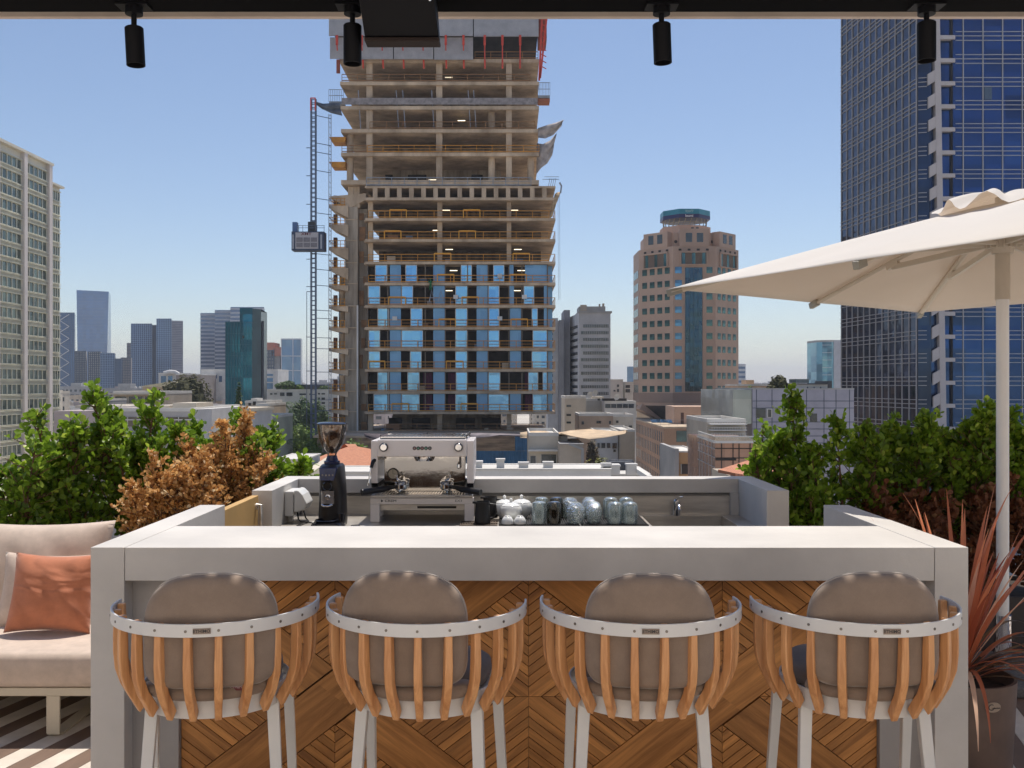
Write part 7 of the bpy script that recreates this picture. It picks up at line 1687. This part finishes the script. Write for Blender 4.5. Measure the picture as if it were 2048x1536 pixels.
hl = [(-3.05,5.75,1.30,.38,'leftmost green hedge shrub behind the cream back cushion'),(-2.72,5.9,1.46,.34,'green hedge shrub second from the left, behind the sofa'),(-2.36,6.0,1.64,.28,'tallest green hedge shrub with a spike above the others, left of the bar'),(-2.18,6.05,1.40,.30,'green hedge shrub just right of the tallest one'),(-1.82,6.15,1.46,.28,'green hedge shrub in the middle of the left hedge'),(-2.0,6.35,1.30,.3,'low green shrub filling the back of the left hedge'),(-1.55,6.3,1.34,.26,'last green shrub of the left hedge, half behind the dry brown one')]
for i,(x,y,zt,rx,lab) in enumerate(hl): hedge_plant(lab, x, y, .42, zt, rx, .28, 430 if i != 5 else 200, lf_green, 40+i, gl)
hb = [(-2.12,5.7,1.16,.24,'dry brown shrub with orange leaves, left one beside the green hedge'),(-1.70,5.98,1.44,.20,'tall dry orange brown shrub behind the tan gate'),(-1.84,5.75,1.26,.24,'dry orange brown shrub in front, low and wide behind the bar return'),(-1.58,6.2,1.08,.13,'small sprig of dry leaves at the corner of the back counter')]
for i,(x,y,zt,rx,lab) in enumerate(hb): hedge_plant(lab, x, y, .42, zt, rx, .24, (560,700,700,110)[i], lf_brown, 60+i, 'dry brown shrubs left of the bar', ls=.62, nlf=1.7)
gr_ = 'green shrubs in the right hand hedge'
hr = [(1.84,6.15,1.52,.36,'tall pointed green shrub right behind the right end of the back counter'),(2.14,6.1,1.40,.34,'green shrub between the pointed one and the parasol'),(1.78,6.0,1.12,.28,'low green shrub spilling over the back counter end wall'),(2.52,6.2,1.44,.30,'green shrub in front of the glass skyscraper, left of the pole'),(2.84,6.25,1.48,.30,'green shrub just left of the parasol pole'),(3.12,6.2,1.44,.30,'green shrub behind the parasol pole'),(3.46,6.2,1.50,.30,'green shrub at the right picture edge'),(3.75,6.15,1.40,.30,'outermost green shrub on the right')]
for i,(x,y,zt,rx,lab) in enumerate(hr): hedge_plant(lab, x, y, .34, zt, rx, .26, 470, lf_green, 80+i, gr_, dense_from=.2 if i in (0,1,2) else .38)
lf_rb = leafmat('dry_red_leaf', (.10,.035,.02), (.26,.10,.045), (.36,.2,.1), .3, .55)
for i,(x,y,zt) in enumerate(((2.55,6.05,.98),(2.95,6.05,1.0),(3.4,6.05,1.0))):
    hedge_plant(('reddish dry undergrowth left of the parasol pole','reddish dry undergrowth around the parasol pole','reddish dry undergrowth at the right picture edge')[i], x, y, .34, zt, .3, .2, 260, lf_rb, 95+i, 'dry undergrowth in the right hand hedge', dense_from=.05)
plm = mat('planter_dark', (.045,.036,.036), .55, 0, .12, 3, .05, 60)
def trough(label, x0, x1, y0, y1, h):
    t = thing('hedge_planter', label, 'planter', ((x0+x1)/2,(y0+y1)/2,.003)); w, d = (x1-x0)/2, (y1-y0)/2; th = .02
    b = MB(); b.box(-w,w,-d,-d+th,0,h); b.box(-w,w,d-th,d,0,h); b.box(-w,-w+th,-d+th,d-th,0,h); b.box(w-th,w,-d+th,d-th,0,h); b.build('planter_wall', plm, t, bevel=.003)
    b = MB(); b.box(-w+th,w-th,-d+th,d-th,.02,h-.03); b.build('soil', mat('soil', (.05,.035,.025), .95, 0, .4, 30, .8, 60), t)
trough('long dark planter trough carrying the left hedge', -3.5, -1.2, 5.55, 6.55, .44)
trough('long dark planter trough carrying the right hedge behind the parasol', 1.53, 4.1, 5.83, 6.5, .345)
# cordyline in a brown pot
cp = thing('spiky_plant_pot', 'brown pot with a red bladed spiky plant beside the right end of the bar', 'potted plant', (1.80, 3.78, .003))
b = MB(); b.lathe([(.0001,0),(.165,0),(.175,.02),(.195,.44),(.198,.50),(.185,.50),(.180,.44),(.0001,.43)], (0,0,0), 48); b.build('pot', mat('pot_brown', (.17,.115,.092), .5, 0, .18, 6, .05, 120), cp, smooth=True)
b = MB(); b.cyl((0,0,.431), .178, .02, 32); b.build('soil', M['soil'], cp)
q = MB(); q.lathe([(.0001,-.003),(.030,-.003),(.032,0)], (0,0,0), 24, 'y'); q.v = [(x, y, z*.62) for x,y,z in q.v]; o = q.build('pot_label', mat('label_bronze', (.42,.33,.26), .4, .3, .05), cp, smooth=True)
an = math.radians(8); o.location = (math.sin(an)*.196, -math.cos(an)*.196, .43); o.rotation_euler = (0,0,an)
text_obj('label_text', 'C', .034, txt_dark, cp, (math.sin(an)*.196-.011, -math.cos(an)*.196-.006, .43), (PI/2,0,an), .0005); text_obj('label_text', 'ollection', .009, txt_dark, cp, (math.sin(an)*.196+.011, -math.cos(an)*.196-.004, .428), (PI/2,0,an), .0005)
lc = leafmat('cordyline_red', (.36,.07,.035), (.80,.30,.15), (.88,.58,.42), .4, .35); lc2 = leafmat('cordyline_bronze', (.10,.06,.03), (.30,.20,.12), (.5,.40,.28), .3, .3)
r = random.Random(9)
def blade(mb, base, az, el, L, w, droop, tn):
    h = Vector((math.cos(az), math.sin(az), 0)); pts = []
    n = 12; p = Vector(base); e = el
    for i in range(n+1):
        pts.append(p.copy()); e -= droop/n*(.3+1.4*i/n); p = p + (h*math.cos(e) + Vector((0,0,math.sin(e))))*L/n
    s = Vector((-h.y, h.x, 0))
    vs = []
    for i, p in enumerate(pts):
        u = i/n; ww = w*(.45+.55*min(1,u*3))*(1-u**2.6)+.0006
        tg = (pts[min(i+1,n)]-pts[max(i-1,0)]).normalized(); up = tg.cross(s).normalized()
        vs += [p - s*ww + up*ww*.35, p, p + s*ww + up*ww*.35]
    fs = []
    for i in range(n):
        for k in (0,1): fs.append((i*3+k, i*3+k+1, (i+1)*3+k+1, (i+1)*3+k))
    mb.add(vs, fs, tn)
up_b, lo_b = MB(), MB()
for i in range(46):
    az = r.uniform(0, 2*PI); el = r.uniform(1.0,1.5); blade(up_b, (math.cos(az)*.02, math.sin(az)*.02, .50+r.uniform(0,.06)), az, el, r.uniform(.45,.74), r.uniform(.010,.017), r.uniform(.05,.5), min(1,max(0,r.gauss(.5,.25))))
for i in range(44):
    az = r.uniform(0, 2*PI); el = r.uniform(.3,1.0); blade(lo_b if i % 2 else up_b, (math.cos(az)*.025, math.sin(az)*.025, .47+r.uniform(0,.05)), az, el, r.uniform(.4,.62), r.uniform(.009,.014), r.uniform(1.0,2.4), min(1,max(0,r.gauss(.5,.25))))
up_b.build('red_leaves', lc, cp, attr=True, smooth='all'); lo_b.build('bronze_leaves', lc2, cp, attr=True, smooth='all')
b = MB(); b.tube([(0,0,.44),(0,0,.52)], [.03,.022], 10); b.build('stem', stemm, cp, smooth=True)

# ================================================================ haze
if HAZE:
    b = MB(); b.box(-7200, 7200, -320, 7200, GZ-2, 135)
    hm_ = bpy.data.materials.new('haze_air'); hm_.use_nodes = True; tn_ = hm_.node_tree; tn_.nodes.clear()
    oo = tn_.nodes.new('ShaderNodeOutputMaterial'); pv = tn_.nodes.new('ShaderNodeVolumePrincipled'); pv.inputs['Color'].default_value = (.82,.88,1.0,1); pv.inputs['Density'].default_value = HAZE; pv.inputs['Anisotropy'].default_value = .2
    tn_.links.new(pv.outputs[0], oo.inputs['Volume'])
    o = b.build('haze', hm_); o['kind'] = 'stuff'
# ================================================================ light and camera
sa, sb = .12, .32
sv = Vector((sa, sb, 1)).normalized()
sun = bpy.data.lights.new('sun', 'SUN'); sun.energy = 3.9; sun.angle = math.radians(.5); sun.color = (1,.93,.83)
so_ = bpy.data.objects.new('sun', sun); COL.objects.link(so_); so_.rotation_euler = sv.to_track_quat('Z','Y').to_euler()
w = bpy.data.worlds.new('World'); S.world = w; w.use_nodes = True
t = w.node_tree; bg = t.nodes['Background']; sky = t.nodes.new('ShaderNodeTexSky'); sky.sky_type = 'NISHITA'; sky.sun_disc = False
sky.sun_elevation = math.asin(sv.z); sky.sun_rotation = math.atan2(sa, sb); sky.altitude = 40; sky.air_density = 1.0; sky.dust_density = .4; sky.ozone_density = 2.0
tm_ = t.nodes.new('ShaderNodeMix'); tm_.data_type = 'RGBA'; tm_.blend_type = 'MULTIPLY'; tm_.inputs[0].default_value = 1; tm_.inputs[7].default_value = (.99,.945,.95,1); t.links.new(sky.outputs[0], tm_.inputs[6]); t.links.new(tm_.outputs[2], bg.inputs[0]); bg.inputs[1].default_value = SKY if 'SKY' in globals() else .13
cam = bpy.data.cameras.new('camera'); co_ = bpy.data.objects.new('camera', cam); COL.objects.link(co_); S.camera = co_
cam.sensor_width = 36; cam.lens = 36*F/2048; cam.shift_x = (1024-CX)/2048; cam.shift_y = (CY-768)/2048
co_.location = (0,0,EYE); co_.rotation_euler = (PI/2,0,0); cam.clip_end = 20000; cam.clip_start = .05
S.render.engine = 'CYCLES'
S.render.resolution_x = 1024; S.render.resolution_y = 768
S.view_settings.view_transform = 'Standard'; S.view_settings.look = 'None'; S.view_settings.gamma = 1; S.view_settings.exposure = EXPO if 'EXPO' in globals() else 0
S.cycles.max_bounces = 10; S.cycles.transmission_bounces = 10; S.cycles.caustics_reflective = False; S.cycles.caustics_refractive = False
S.cycles.sample_clamp_indirect = 6
